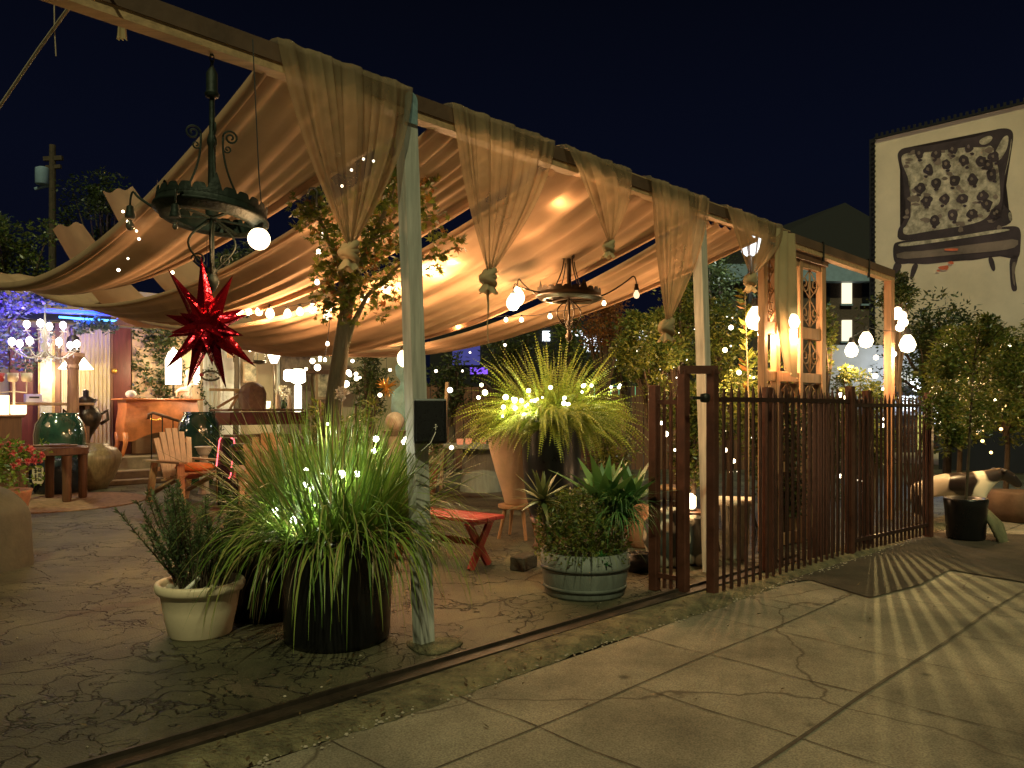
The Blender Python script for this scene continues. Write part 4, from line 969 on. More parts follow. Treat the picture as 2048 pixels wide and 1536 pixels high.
for p in (aL, aR): MB().box(p + Vector((0, 0, .84)), (.07, .07, 1.68), ANG, .005).build('upright', m_rust, t)
MB().bar(aL + Vector((0, 0, 1.68)) - (aR - aL).normalized() * .035, aR + Vector((0, 0, 1.68)) + (aR - aL).normalized() * .035, .068, .06).build('lintel', m_rust, t)
mb = MB(); c_ = P(1410, 796, aR.y - .06); mb.lathe(c_, [(.0, -.035), (.032, -.03), (.04, 0), (.032, .03), (0, .035)], 12); mb.build('latch', m_iron, t, True)
MB().bar(c_ - D1 * .18, c_ + D1 * .03, .02, .022).build('latch_bolt', m_iron, t)

# ================================================================== FOLIAGE TOOLS
def clump(mb, c, r, n, L, w, rr=R, sc=(1, 1, 1), hang=0.0, five=False):
    for i in range(n):
        d = rdir(-1.5, 1.5, None, rr); q = c + Vector((d.x * sc[0], d.y * sc[1], d.z * sc[2])) * r * rr.random() ** .45
        dd = (rdir(-.6, .9, None, rr) + d * .5 + Vector((0, 0, -hang))).normalized(); nn = rdir(-1.5, 1.5, None, rr); l_ = L * rr.uniform(.6, 1.3)
        if not five: mb.leaf(q, dd, nn, l_, w * rr.uniform(.7, 1.2))
        else:
            sd = dd.cross(nn); sd = sd.normalized() if sd.length > .01 else dd.orthogonal(); b = len(mb.v); pts = []
            for k, (an, rad) in enumerate(((-150, .32), (-100, .62), (-75, .30), (-48, .88), (-24, .36), (0, 1.05), (24, .36), (48, .88), (75, .30), (100, .62), (150, .32))):
                a = math.radians(an); mb.v.append(tuple(q + (dd * math.cos(a) + sd * math.sin(a)) * l_ * rad))
            mb.f.append(tuple(range(b, b + 11)))
def bush(name, base, rx, rz_, zc, n, L, w, label, cat, ml, ms, nc=16, group=None, rr=None, ry=None, hang=0.0, trunk=None, csize=.42, mlist=None):
    rr = rr or random.Random(int(abs(base.x * 131 + base.y * 17)) + n); ry = ry or rx
    t = thing(name, Vector((base.x, base.y, base.z)), label, cat, group); lf = MB(); st = MB(); C_ = Vector((base.x, base.y, zc))
    tr = trunk or .02
    if trunk: st.tube([base, base.lerp(C_, .5) + Vector((.04, 0, 0)), C_ - Vector((0, 0, rz_ * .5))], [tr, tr * .8, tr * .6], 8)
    for i in range(nc):
        d = rdir(-1.4, 1.5, None, rr); c = C_ + Vector((d.x * rx, d.y * ry, d.z * rz_)) * (rr.random() ** .5 * .88)
        cr = csize * (rx + rz_) / 2 * rr.uniform(.55, 1.15)
        clump(lf, c, cr, int(n / nc), L, w, rr, (1, 1, .85), hang)
        s0_ = (base if not trunk else base.lerp(C_, .55)); mid = s0_.lerp(c, .5) + Vector((rr.uniform(-.05, .05), rr.uniform(-.05, .05), .05))
        st.tube([s0_, mid, c], [tr * .55, tr * .4, tr * .2], 5)
    st.build('trunk' if trunk else 'stems', ms, t); lf.build('crown' if trunk else 'leaves', ml, t); return t
# leaning little tree beside the nearest post
tz = [P(630, 1180, 5.95), P(648, 1000, 5.9), P(662, 850, 5.85), P(676, 740, 5.8), P(690, 640, 5.75), P(700, 570, 5.7)]; tz[0].z = 0
t = thing('leaning_tree', tz[0], 'slender leaning tree with lobed leaves behind the nearest post', 'tree')
mb = MB(); mb.tube(tz, [.085, .075, .068, .062, .052, .04], 12)
mb.build('trunk', m_bark, t, True)
mb = MB(); lf = MB(); rt = random.Random(12)
mb.tube([P(672, 760, 5.82), P(705, 650, 5.75), P(735, 590, 5.7), P(790, 545, 5.6)], [.03, .022, .016, .008], 7)
mb.tube([P(690, 640, 5.75), P(682, 540, 5.65), P(640, 440, 5.5), P(610, 400, 5.4)], [.035, .022, .014, .006], 7)
mb.tube([P(700, 570, 5.7), P(745, 480, 5.5), P(780, 400, 5.25), P(800, 330, 5.05)], [.03, .022, .014, .006], 7)
mb.tube([P(745, 480, 5.5), P(810, 440, 5.4), P(870, 430, 5.3)], [.015, .01, .004], 6)
mb.tube([P(735, 590, 5.7), P(800, 530, 5.55), P(880, 510, 5.45), P(915, 492, 5.4)], [.014, .01, .008, .004], 6)
for px, py, Y, r, n_ in ((612, 415, 5.4, .14, 110), (640, 440, 5.45, .17, 140), (635, 380, 5.4, .11, 60), (672, 500, 5.55, .2, 190), (665, 575, 5.6, .19, 170), (700, 545, 5.6, .2, 190), (728, 480, 5.5, .2, 200), (745, 420, 5.35, .2, 190), (770, 370, 5.15, .17, 150), (785, 320, 5.02, .13, 90), (750, 560, 5.6, .2, 160), (780, 500, 5.5, .2, 180), (775, 590, 5.6, .12, 70), (700, 610, 5.6, .16, 110), (655, 610, 5.6, .14, 80), (760, 620, 5.6, .08, 26),
        (845, 400, 5.3, .12, 60), (860, 350, 5.25, .07, 18), (868, 445, 5.3, .12, 50), (890, 500, 5.4, .09, 26), (915, 490, 5.4, .07, 22), (865, 530, 5.45, .10, 26), (600, 440, 5.4, .07, 24)):
    clump(lf, P(px, py, Y), r, n_, .040, .02, rt, (1, 1, 1), .1, True)
mb.build('limbs', m_bark, t, True); lf.build('crown', m_maple, t)
# shrubs behind the fence
SG = 'shrubs behind the iron fence'
def pxb(px, Y, pytop, pybot, hw, n, label, ml, L=.06, w=.026, nc=16, name='garden_shrub', hang=.1, group=SG, cat='shrub', trunk=None, csize=.42):
    a, b = P(px, pytop, Y), P(px, pybot, Y); base = Vector((a.x, a.y, 0)); zc = (a.z + b.z) / 2; rz_ = (a.z - b.z) / 2
    return bush(name, base, hw / FOC * Y, rz_, zc, n, L, w, label, cat, ml, m_dkbark, nc, group, hang=hang, trunk=trunk, csize=csize)
pxb(1300, 9.0, 600, 800, 75, 6120, 'dark leafy shrub below the long slim swag, left of the worn whitish post', m_shrub, trunk=.04)
pxb(1345, 9.6, 545, 760, 85, 6120, 'tallest dark shrub behind the long slim swag', m_shrub, trunk=.05)
pxb(1455, 9.4, 590, 900, 70, 7140, 'yellow lit shrub right of the worn whitish post', m_shrub, trunk=.04)
pxb(1520, 8.3, 690, 960, 60, 5100, 'leafy shrub under the two dazzling bulbs', m_shrub, trunk=.03)
pxb(1380, 7.6, 740, 960, 60, 4420, 'low shrub seen through the square iron arch', m_shrub, trunk=.03)
pxb(1690, 9.6, 720, 900, 60, 4420, 'rounded shrub right of the carved screen', m_shrub, trunk=.03)
pxb(1650, 9.9, 610, 760, 26, 1190, 'thin pale tipped shrub at the right edge of the carved screen', m_shrub, trunk=.02)
pxb(1745, 10.4, 755, 930, 45, 3740, 'shrub below the far lamp cluster', m_shrub, trunk=.03)
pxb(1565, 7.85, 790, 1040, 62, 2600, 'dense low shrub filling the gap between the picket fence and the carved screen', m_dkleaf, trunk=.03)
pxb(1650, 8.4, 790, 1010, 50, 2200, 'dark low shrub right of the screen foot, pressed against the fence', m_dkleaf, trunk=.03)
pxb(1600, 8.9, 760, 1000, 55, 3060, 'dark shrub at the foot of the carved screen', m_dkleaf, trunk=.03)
pxb(1795, 10.6, 555, 625, 45, 2040, 'dark bushy top over the far end of the beam', m_dkleaf, trunk=.03, hang=.3)
pxb(1210, 11.5, 590, 700, 70, 3060, 'reddish brown leaved shrub under the right canvas edge', m_orleaf, L=.05, trunk=.04)
# upright sprig left of the carved screen
t = thing('young_plant', Vector((PV(1493, 640, .35).x, PV(1493, 640, .35).y, 0)), 'single upright leafy stem left of the carved screen', 'plant')
st = MB(); q0 = PV(1497, 800, .35); q1 = PV(1490, 585, .35); st.tube([Vector((q0.x, q0.y, 0)), q0, q1], [.01, .008, .004], 6); st.build('stem', m_bark, t); lf = MB()
for i in range(46): p = q0.lerp(q1, i / 45); lf.leaf(p, rdir(.2, .9), rdir(-1, 1), .12, .045)
lf.build('leaves', m_maple, t)
# fairy lights in the shrubs
def sprinkle(box, n, Y, label, r=.016, m=None, lights=2, pw=1.5, col=WARM, yj=.3):
    pts = [P(R.uniform(box[0], box[2]), R.uniform(box[1], box[3]), Y + R.uniform(-yj, yj)) for _ in range(n)]
    return string(pts, label, r=r, m=m or e_small, wire=False, mode='ball', lights=tuple(range(lights)), pw=pw, col=col, group='fairy lights in plants')
string([P(1323, 846, 6.9), P(1331, 868, 6.9), P(1350, 900, 6.9), P(1356, 938, 7), P(1380, 1000, 6.9), P(1463, 944, 7.2), P(1476, 943, 7.2), P(1467, 922, 7.2), P(1450, 900, 7.2), P(1449, 862, 7.3)], 'little warm lights dotted behind the square iron arch', r=.02, m=e_small, wire=False, mode='ball', lights=(0, 4, 6), pw=2.2, group='fairy lights in plants')
string([P(1767, 851, 9.2), P(1768, 838, 9.2), P(1729, 985, 8.6), P(1728, 962, 8.6), P(1738, 940, 8.7), P(1680, 952, 8.4), P(1713, 960, 8.4), P(1681, 790, 9.3), P(1690, 795, 9.3), P(1698, 785, 9.3), P(1689, 803, 9.3)], 'bright little lights seen between the far fence pickets', r=.026, m=e_small, wire=False, mode='ball', lights=(0, 2, 8), pw=3, group='fairy lights in plants')
sprinkle((1290, 740, 1560, 930), 16, 8.0, 'scattered glints in the shrubs behind the arch', .009, lights=0)
sprinkle((1260, 620, 1480, 760), 22, 9.0, 'scattered glints in the dark shrubs under the long slim swag', .009, m=emis('glint', (1, .9, .7), 5), lights=1)
# pots behind the fence
pp = G(1487, 1128); pp.y += .25
t = thing('planter', pp, 'pale tapered planter standing behind the picket fence', 'planter')
MB().lathe(pp, [(.12, 0), (.13, .02), (.19, .50), (.215, .51), (.215, .56), (.19, .56), (.18, .5), (0, .5)], 4, rz=.5).build('pot', mat('pale_planter', (.5, .47, .38), .7, .3, 6, .2), t, True)
mb = MB()
for i in range(18): a = R.uniform(0, 6.28); mb.tube([pp + Vector((.15 * math.cos(a), .15 * math.sin(a), .5)), pp + Vector((.2 * math.cos(a + .2), .2 * math.sin(a + .2), .3)), pp + Vector((.17 * math.cos(a + .3), .17 * math.sin(a + .3), .08))], .004, 4)
mb.build('trailing_stems', m_dkbark, t)
for i, (px, py, r, h, lab, m_) in enumerate(((1288, 1100, .17, .42, 'terracotta jar between the barrel tub and the iron gate', m_terra), (1345, 1140, .22, .50, 'patterned grey and white jar behind the narrow iron gate', None), (1398, 1135, .17, .42, 'patterned pale jar seen inside the square iron arch', None), (1285, 1150, .15, .16, 'small black pot on the ground by the iron gate', m_black))):
    c_ = G(px, py); c_.y += r
    if m_ is None:
        m_, n, l = newmat('patterned_jar_glaze'); o_ = n.new('ShaderNodeOutputMaterial'); b_ = n.new('ShaderNodeBsdfPrincipled'); l.new(b_.outputs[0], o_.inputs[0]); w_ = n.new('ShaderNodeTexVoronoi'); w_.inputs['Scale'].default_value = 7; tc_ = n.new('ShaderNodeTexCoord'); l.new(tc_.outputs['Object'], w_.inputs[0])
        cr = n.new('ShaderNodeValToRGB'); cr.color_ramp.elements[0].color = (.55, .55, .47, 1); cr.color_ramp.elements[1].color = (.05, .06, .055, 1); cr.color_ramp.elements[0].position = .38; cr.color_ramp.elements[1].position = .5; l.new(w_.outputs['Distance'], cr.inputs[0]); l.new(cr.outputs[0], b_.inputs[0]); b_.inputs['Roughness'].default_value = .35
    tag(MB().lathe(c_, [(r * .6, 0), (r * .7, .02), (r, h * .45), (r * .95, h * .75), (r * .6, h * .93), (r * .62, h), (r * .5, h), (r * .45, h * .9), (0, h * .85)], 28).build('jar', m_, smooth=True), lab, 'jar')
pl = P(1383, 1003, 7.6); t = thing('candle_lantern', Vector((pl.x, pl.y, pl.z - .09)), 'small bright candle lantern seen through the square iron arch', 'lantern')
MB().lathe(pl, [(.03, -.07), (.045, -.05), (.045, .05), (.02, .08)], 10).build('glass', e_bulb, t); MB().lathe(pl + Vector((0, 0, -.09)), [(.05, 0), (.05, .018)], 12).build('base', m_iron, t); lamp(pl + Vector((-.08, -.1, 0)), 4, WARM, .03, t)
lb = Vector((pl.x, pl.y, 0)); zt = pl.z - .09
t = thing('plant_stand', lb, 'dark stand under the candle lantern behind the fence', 'stand'); MB().lathe(lb, [(.16, zt - .03), (.17, zt)], 16).build('top', m_dkwood, t)
for q in range(3): a = q * 2.09; MB().tube([lb + Vector((.1 * math.cos(a), .1 * math.sin(a), zt - .03)), lb + Vector((.17 * math.cos(a), .17 * math.sin(a), 0))], .016, 6).build('leg', m_dkwood, t)

# ================================================================== CARVED SCREEN at the beam
def upanel(name, m, parent, px0, px1, z0, z1, v, th):
    u0, u1 = UV(PV(px0, 600, v))[0], UV(PV(px1, 600, v))[0]
    return MB().box(W((u0 + u1) / 2, v, (z0 + z1) / 2), (u1 - u0, th, z1 - z0), ANG, .004).build(name, m, parent)
t = thing('carved_screen', PV(1588, 800, .02), 'tall brown carved wooden door screen standing under the right of the beam', 'screen')
zt = 2.93
for a, b in ((1522, 1529), (1547, 1554), (1594, 1600), (1638, 1646)): upanel('stile', m_mdwood, t, a, b, 0, zt, .03, .07)
for z0, z1 in ((zt - .07, zt - .002), (2.12, 2.24), (1.66, 1.76), (.75, .85), (.02, .14)):
    upanel('rail', m_mdwood, t, 1600.3, 1637.7, z0, z1, .03, .055); upanel('rail', m_mdwood, t, 1529.3, 1546.7, z0, z1, .03, .055); upanel('rail', m_mdwood, t, 1554.3, 1593.7, z0, z1, .03, .055)
upanel('header', m_dkwood, t, 1529, 1648, zt, zt + .06, .03, .10)
for a, b in ((1600, 1638), (1529, 1547), (1554, 1594)):
    upanel('lower_panel', m_mdwood, t, a, b, .14, .75, .045, .02)
def grille(a, b, z0, z1, n, sc_=1):
    mb = MB(); ua, ub = UV(PV(a, 600, .03))[0], UV(PV(b, 600, .03))[0]; uc_ = (ua + ub) / 2; w = (ub - ua) / 2; hz = (z1 - z0) / 2; zc = (z0 + z1) / 2
    ax = D1
    mb.tube([W(uc_, .03, z0), W(uc_, .03, z1)], .010, 6)
    for k in range(n):
        z = z0 + (z1 - z0) * (k + .5) / n
        for s_ in (-1, 1):
            mb.tube(scroll(W(uc_ + s_ * w * .5, .03, z), ax * s_, w * .42, 1.4, start=math.pi * .9), .0075, 5)
            mb.tube([W(uc_, .03, z - hz / n), W(uc_ + s_ * w * .9, .03, z), W(uc_, .03, z + hz / n)], .0065, 5)
    return mb.build('carved_tracery', m_mdwood, t, True)
grille(1600, 1638, 2.24, zt - .07, 2); grille(1529, 1547, 2.24, zt - .07, 3); grille(1600, 1638, .85, 1.66, 3); grille(1529, 1547, .85, 1.66, 4); grille(1600, 1638, 1.76, 2.12, 1); grille(1554, 1594, .85, 1.66, 3)
for a, b in ((1600, 1638), (1554, 1594)): upanel('carved_board', m_dkwood, t, a, b, .86, 1.65, .055, .012)

# ================================================================== RIGHT: mural building
um = 17.9
vl = UV(PU(1750, 275, um))[1]; vr = vl - 9
ztop = PU(1750, 278, um).z
t = thing('mural_building', W(um + 3, (vl + vr) / 2, 0), 'cream building wall painted with a giant tufted wingback armchair', 'building')
mb = MB(); mb.box(W(um + 3, (vl + vr) / 2, ztop / 2), (6, vl - vr, ztop), ANG); mb.build('wall', m_mural, t)
mb = MB()
k = 0; v = vl
while v > vr:
    mb.box(W(um - .02, v - .05, ztop + .05), (.05, .05, .14), ANG); v -= .13
mb.box(W(um - .03, (vl + vr) / 2, ztop + .005), (.06, vl - vr, .05), ANG)
z = 0.2
mb.box(W(um - .03, vl + .06, ztop / 2), (.06, .12, ztop), ANG)
while z < ztop: mb.box(W(um - .08, vl + .0, z), (.05, .07, .05), ANG); z += .13
mb.build('wall_trim', m_roof, t)
def mc(pts): return [PU(1600 + x * .3257, 200 + y * .3257, um) for x, y in pts]
def paint(pts, m, lay, name='painted_shape'):
    ps = [p - D1 * (.006 + .006 * lay) for p in mc(pts)]
    import bmesh
    bm = bmesh.new(); vs = [bm.verts.new(p) for p in ps]; f = bm.faces.new(vs); bmesh.ops.triangulate(bm, faces=[f], ngon_method='EAR_CLIP'); bm.verts.index_update()
    return [q.co.copy() for q in bm.verts], [[q.index for q in f.verts] for f in bm.faces]
def smoothpoly(pts, it=2):
    for _ in range(it):
        o2 = []
        for i in range(len(pts)):
            a, b = pts[i], pts[(i + 1) % len(pts)]; o2 += [(a[0] * .75 + b[0] * .25, a[1] * .75 + b[1] * .25), (a[0] * .25 + b[0] * .75, a[1] * .25 + b[1] * .75)]
        pts = o2
    return pts
def blob(cx, cy, rx, ry, rr, n=14): return [(cx + rx * math.cos(2 * math.pi * i / n) * rr.uniform(.65, 1.2), cy + ry * math.sin(2 * math.pi * i / n) * rr.uniform(.65, 1.2)) for i in range(n)]
rm = random.Random(6)
darks = [[(600, 320), (640, 290), (750, 286), (860, 268), (1000, 238), (1080, 228), (1170, 192), (1230, 173), (1292, 176), (1314, 210), (1300, 300), (1266, 420), (1250, 520), (1247, 610), (1258, 660), (1300, 680), (1306, 770), (1100, 800), (900, 830), (740, 850), (598, 870), (600, 790), (640, 750), (652, 660), (640, 560), (622, 440), (600, 360)],
         [(570, 890), (600, 868), (800, 845), (1000, 815), (1200, 785), (1330, 770), (1358, 800), (1356, 880), (1350, 960), (1325, 980), (1270, 960), (1180, 955), (1080, 985), (960, 985), (860, 1000), (760, 1010), (690, 1000), (620, 1010), (575, 1000)],
         [(575, 990), (632, 1005), (610, 1060), (585, 1110), (562, 1110)], [(690, 1005), (732, 1005), (712, 1060), (690, 1105), (672, 1100)], [(1150, 965), (1185, 960), (1205, 1045), (1180, 1055)], [(1285, 960), (1345, 950), (1330, 1010), (1312, 1060), (1335, 1150), (1330, 1175), (1300, 1175), (1290, 1090)]]
lights = [[(622, 335), (700, 320), (800, 325), (900, 310), (1040, 285), (1120, 300), (1180, 270), (1200, 360), (1220, 420), (1230, 540), (1230, 640), (1190, 650), (1150, 730), (1050, 765), (900, 790), (760, 810), (640, 835), (630, 790), (660, 770), (690, 690), (680, 600), (680, 520), (650, 440), (625, 390)],
          [(1215, 290), (1250, 225), (1285, 215), (1275, 300), (1230, 370), (1188, 385), (1195, 330)], [(1100, 245), (1165, 215), (1190, 235), (1150, 275), (1105, 275)], [(600, 880), (800, 860), (1000, 832), (1240, 790), (1320, 800), (1000, 850), (800, 880), (610, 905)], [(1278, 690), (1300, 690), (1302, 750), (1285, 740)], [(1262, 440), (1290, 330), (1296, 240), (1302, 240), (1292, 330), (1256, 480)]]
mids = [[(590, 935), (800, 925), (1000, 895), (1200, 870), (1340, 850), (1340, 900), (1250, 925), (1000, 945), (800, 965), (600, 980)], [(1300, 1000), (1330, 990), (1315, 1060), (1325, 1150), (1305, 1120)]]
for i in range(52): mids.append(blob(rm.uniform(640, 1230), rm.uniform(300, 800), rm.uniform(12, 30), rm.uniform(8, 22), rm))
tuft = [(735, 330), (840, 330), (940, 305), (1040, 290), (900, 395), (1010, 375), (1120, 380), (1190, 350), (790, 430), (740, 545), (840, 510), (950, 500), (1060, 490), (1180, 460), (780, 620), (890, 610), (1000, 610), (1120, 590), (830, 740), (940, 710), (1060, 700), (1200, 700), (1150, 640), (1160, 400), (1215, 690)]
tm = MB(); tl = MB(); td = MB()
for x, y in tuft:
    v_, f_ = paint(smoothpoly(blob(x, y, 30 + 8 * rm.random(), 36, rm), 1), m_ink, 2); td.add(v_, f_)
    v_, f_ = paint(smoothpoly(blob(x - 4, y - 4, 10, 12, rm), 1), m_inkl, 3); tm.add(v_, f_)
    v_, f_ = paint(smoothpoly(blob(x + rm.uniform(-20, 20), y + 40, 14, 9, rm), 1), m_ink, 2); td.add(v_, f_)
for p_ in darks: v_, f_ = paint(smoothpoly(p_, 2), m_ink, 0); tl.add(v_, f_)
tl.build('painted_armchair_outline', m_ink, t)
tl = MB()
for p_ in lights[:1]: v_, f_ = paint(smoothpoly(p_, 2), m_inkl, .6); tl.add(v_, f_)
for p_ in lights[1:]: v_, f_ = paint(smoothpoly(p_, 2), m_inkl, 1.4); tl.add(v_, f_)
tl.build('painted_highlight', m_inkl, t)
tl = MB()
for i, p_ in enumerate(mids): v_, f_ = paint(smoothpoly(p_, 1), m_inkm, 1.2 + .001 * i); tl.add(v_, f_)
tl.build('painted_shading', m_inkm, t)
td.build('painted_tuft', m_ink, t); tm.build('painted_button', m_inkm, t)
tl = MB()
for i, (x, y, a, b) in enumerate(((885, 1030, 34, 16), (930, 1000, 22, 10), (850, 1050, 14, 5), (930, 920, 50, 10))): v_, f_ = paint(smoothpoly(blob(x, y, a, b, rm), 1), m_splash, 3.5 + i * .1); tl.add(v_, f_)
tl.build('painted_red_splash', m_splash, t)
# dark parapet roof and hedge below the mural
mb = MB(); a_, b_ = PU(1880, 690, 16.2), PU(2200, 690, 16.2); mb.bar(Vector((a_.x, a_.y, a_.z)), Vector((b_.x, b_.y, b_.z)), .3, .10)
za = a_.z
mb.bar(Vector((a_.x, a_.y, za / 2 - .1)), Vector((b_.x, b_.y, za / 2 - .1)), .2, za - .25); tag(mb.build('lean_to_wall', m_roof), 'dark low wall with a flat ledge under the mural', 'wall')
# street tree in black pot, calf statue, stump planter
tp_ = Vector((4.83, 8.25, 0))
t = thing('potted_tree', tp_, 'thin trunked street tree growing from a black pot at the right', 'tree')
MB().lathe(tp_, [(.17, 0), (.185, .03), (.205, .36), (.215, .42), (.21, .44), (.19, .44), (.18, .4), (0, .4)], 32).build('pot', m_black, t, True)
mb = MB(); mb.tube([tp_ + Vector((0, 0, .38)), P(1938, 900, 8.25), P(1943, 800, 8.3), P(1950, 720, 8.35)], [.016, .013, .012, .008], 8)
for q in range(9): a = q * .7; mb.tube([P(1945, 790 - q * 8, 8.3), P(1945 + 60 * math.cos(a), 740 - q * 9, 8.3 + .4 * math.sin(a)), P(1945 + 90 * math.cos(a), 700 - q * 7, 8.3 + .6 * math.sin(a))], [.008, .005, .002], 5)
mb.build('trunk', m_dkbark, t); lf = MB()
for px, py, r in ((1900, 760, .26), (1960, 770, .28), (1920, 700, .26), (1985, 700, .28), (1880, 820, .20), (1950, 830, .22), (2010, 790, .25), (2030, 730, .25), (1890, 720, .18), (1905, 870, .12), (1975, 660, .16)): clump(lf, P(px, py, 8.4 + R.uniform(-.3, .3)), r, 900, .055, .022, R, (1, 1, 1), .3)
lf.build('crown', m_shrub, t)
bush('street_tree', Vector((7.2, 10.2, 0)), .9, 1.0, 1.9, 9000, .065, .028, 'dense dark green tree cut by the right edge of the photo', 'tree', m_shrub, m_dkbark, 20, hang=.3, trunk=.05)
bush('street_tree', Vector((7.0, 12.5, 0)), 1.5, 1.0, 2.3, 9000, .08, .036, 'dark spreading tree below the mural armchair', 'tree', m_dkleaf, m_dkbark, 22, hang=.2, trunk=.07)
bush('street_tree', Vector((6.2, 12.0, 0)), .7, .7, 1.15, 1500, .05, .02, 'orange lit leafy bush between the calf statue and the right edge', 'bush', m_orleaf, m_dkbark, 12, hang=.2)
t = None
string([P(2005, 820, 9.6), P(2012, 812, 9.6), P(1965, 862, 9.6), P(1955, 866, 9.6), P(1965, 882, 9.5), P(2002, 858, 9.5), P(1982, 905, 9.4)], 'orange fairy lights in the bush above the calf statue', r=.02, m=emis('bulb_orange', (1, .6, .2), 6), wire=False, mode='ball', lights=(0, 2, 5), pw=1.5, col=(1, .45, .12), group='fairy lights in plants')
pxb(1915, 11.2, 655, 900, 75, 5200, 'full leafy bush against the wall directly under the mural', m_shrub, L=.085, w=.04, nc=24, trunk=.04)
pxb(2010, 10.9, 640, 880, 70, 5200, 'full leafy bush at the right edge under the mural legs', m_shrub, L=.085, w=.04, nc=24, trunk=.04)
pxb(1850, 11.6, 640, 760, 40, 1600, 'slim bush left of the mural wall base, above the fence end', m_dkleaf, L=.07, w=.03, trunk=.03)
# calf statue
cs = Vector((5.25, 9.15, 0))
def skinned(name, verts, edges, radii, m, parent, root=0):
    me = bpy.data.meshes.new(name); off = WORLD_LOC[parent.name]; me.from_pydata([tuple(Vector(v) - off) for v in verts], edges, []); me.update()
    o = bpy.data.objects.new(name, me); COL.objects.link(o); o.parent = parent
    md = o.modifiers.new('skin', 'SKIN'); md.use_smooth_shade = True
    for i, r_ in enumerate(radii): sv = me.skin_vertices[0].data[i]; sv.radius = (r_, r_) if not isinstance(r_, tuple) else r_; sv.use_root = (i == root)
    ss = o.modifiers.new('sub', 'SUBSURF'); ss.levels = 2; ss.render_levels = 2; me.materials.append(m); return o
t = thing('calf_statue', cs, 'white calf statue with dark patches standing behind the black pot, head lowered', 'statue')
def q(x, y, z): return cs + Vector((x, y, z)) * 1.0
V = [q(-.42, 0, .52), q(-.2, 0, .50), q(.05, 0, .49), q(.26, 0, .50), q(.40, 0, .58), q(.52, 0, .63), q(.62, -.02, .58), q(.74, -.03, .46),
     q(-.40, -.09, .36), q(-.44, -.09, .20), q(-.40, -.09, .02), q(-.40, .09, .36), q(-.44, .09, .20), q(-.40, .09, .02), q(.24, -.09, .34), q(.25, -.09, .18), q(.24, -.09, .02), q(.24, .09, .34), q(.25, .09, .18), q(.24, .09, .02), q(-.52, 0, .48), q(-.56, 0, .25)]
E = [(0, 1), (1, 2), (2, 3), (3, 4), (4, 5), (5, 6), (6, 7), (0, 8), (8, 9), (9, 10), (0, 11), (11, 12), (12, 13), (3, 14), (14, 15), (15, 16), (3, 17), (17, 18), (18, 19), (0, 20), (20, 21)]
Rr = [.14, .145, .15, .14, .10, .085, .075, .042, .06, .035, .03, .06, .035, .03, .055, .035, .03, .055, .035, .03, .02, .012]
mcow, n, l = newmat('calf_coat'); o_ = n.new('ShaderNodeOutputMaterial'); b_ = n.new('ShaderNodeBsdfPrincipled'); l.new(b_.outputs[0], o_.inputs[0]); nz = n.new('ShaderNodeTexNoise'); nz.inputs['Scale'].default_value = 2.6; nz.inputs['Detail'].default_value = 1; tc_ = n.new('ShaderNodeTexCoord'); l.new(tc_.outputs['Object'], nz.inputs[0])
cr = n.new('ShaderNodeValToRGB'); cr.color_ramp.elements[0].color = (.03, .022, .02, 1); cr.color_ramp.elements[1].color = (.72, .62, .48, 1); cr.color_ramp.elements[0].position = .43; cr.color_ramp.elements[1].position = .46; l.new(nz.outputs['Fac'], cr.inputs[0]); l.new(cr.outputs[0], b_.inputs[0]); b_.inputs['Roughness'].default_value = .3
skinned('body', V, E, Rr, mcow, t)
for s_ in (-1, 1): MB().ball(q(.50, .09 * s_, .66), .05, 10, 8, (.5, 1.2, .5)).build('ear', m_cowblk, t, True)
for s_ in (-1, 1): MB().ball(q(.63, .055 * s_ - .02, .60), .012, 8, 6).build('eye', m_cowblk, t, True)
sg = Vector((6.25, 9.6, 0)); t = thing('stump_planter', sg, 'brown pleated bag planter at the right edge behind the calf statue', 'planter')
MB().lathe(sg, [(.24, 0), (.29, .1), (.30, .25), (.27, .34), (.25, .37), (.22, .35), (0, .32)], 40, .25).build('bag', mat('brown_sack', (.12, .07, .04), .8, .3, 4, .4), t, True)
lg_ = MB()
for i in range(5): a = i * .5; lg_.tube([P(1955, 1005, 8.3), P(1985 + i * 4, 1050, 8.1 + .05 * i), P(2005 + i * 3, 1095 + i, 8.0)], [.03, .035, .02], 8)
tag(lg_.build('folded_tarp', mat('olive_tarp', (.16, .15, .08), .9, .3, 6, .4), smooth=True), 'olive crumpled tarp leaning on the black pot at the right', 'tarp')
# lit globe + low flood lamp behind the far fence that throws the bright stripes
fl = W(6.72, .05, 1.02)
t = thing('flood_lamp', Vector((fl.x, fl.y, 0)), 'small yellow flood lamp on a stake behind the far fence post', 'lamp')
MB().tube([Vector((fl.x, fl.y, 0)), fl - Vector((0, 0, .05))], .014, 7).build('stake', m_iron, t)
MB().lathe(fl, [(.03, -.05), (.045, -.02), (.05, .04), (.0, .05)], 12).build('housing', m_iron, t, 'auto')
MB().ball(fl - D2 * .06 - D1 * .0, .028, 10, 8).build('bulb', e_bulb, t, True)
lamp(fl - D2 * .11, 300, (1.0, .74, .26), .007, t, spot=math.radians(36), aim=W(2.2, -2.45, 0.0), blend=.8)

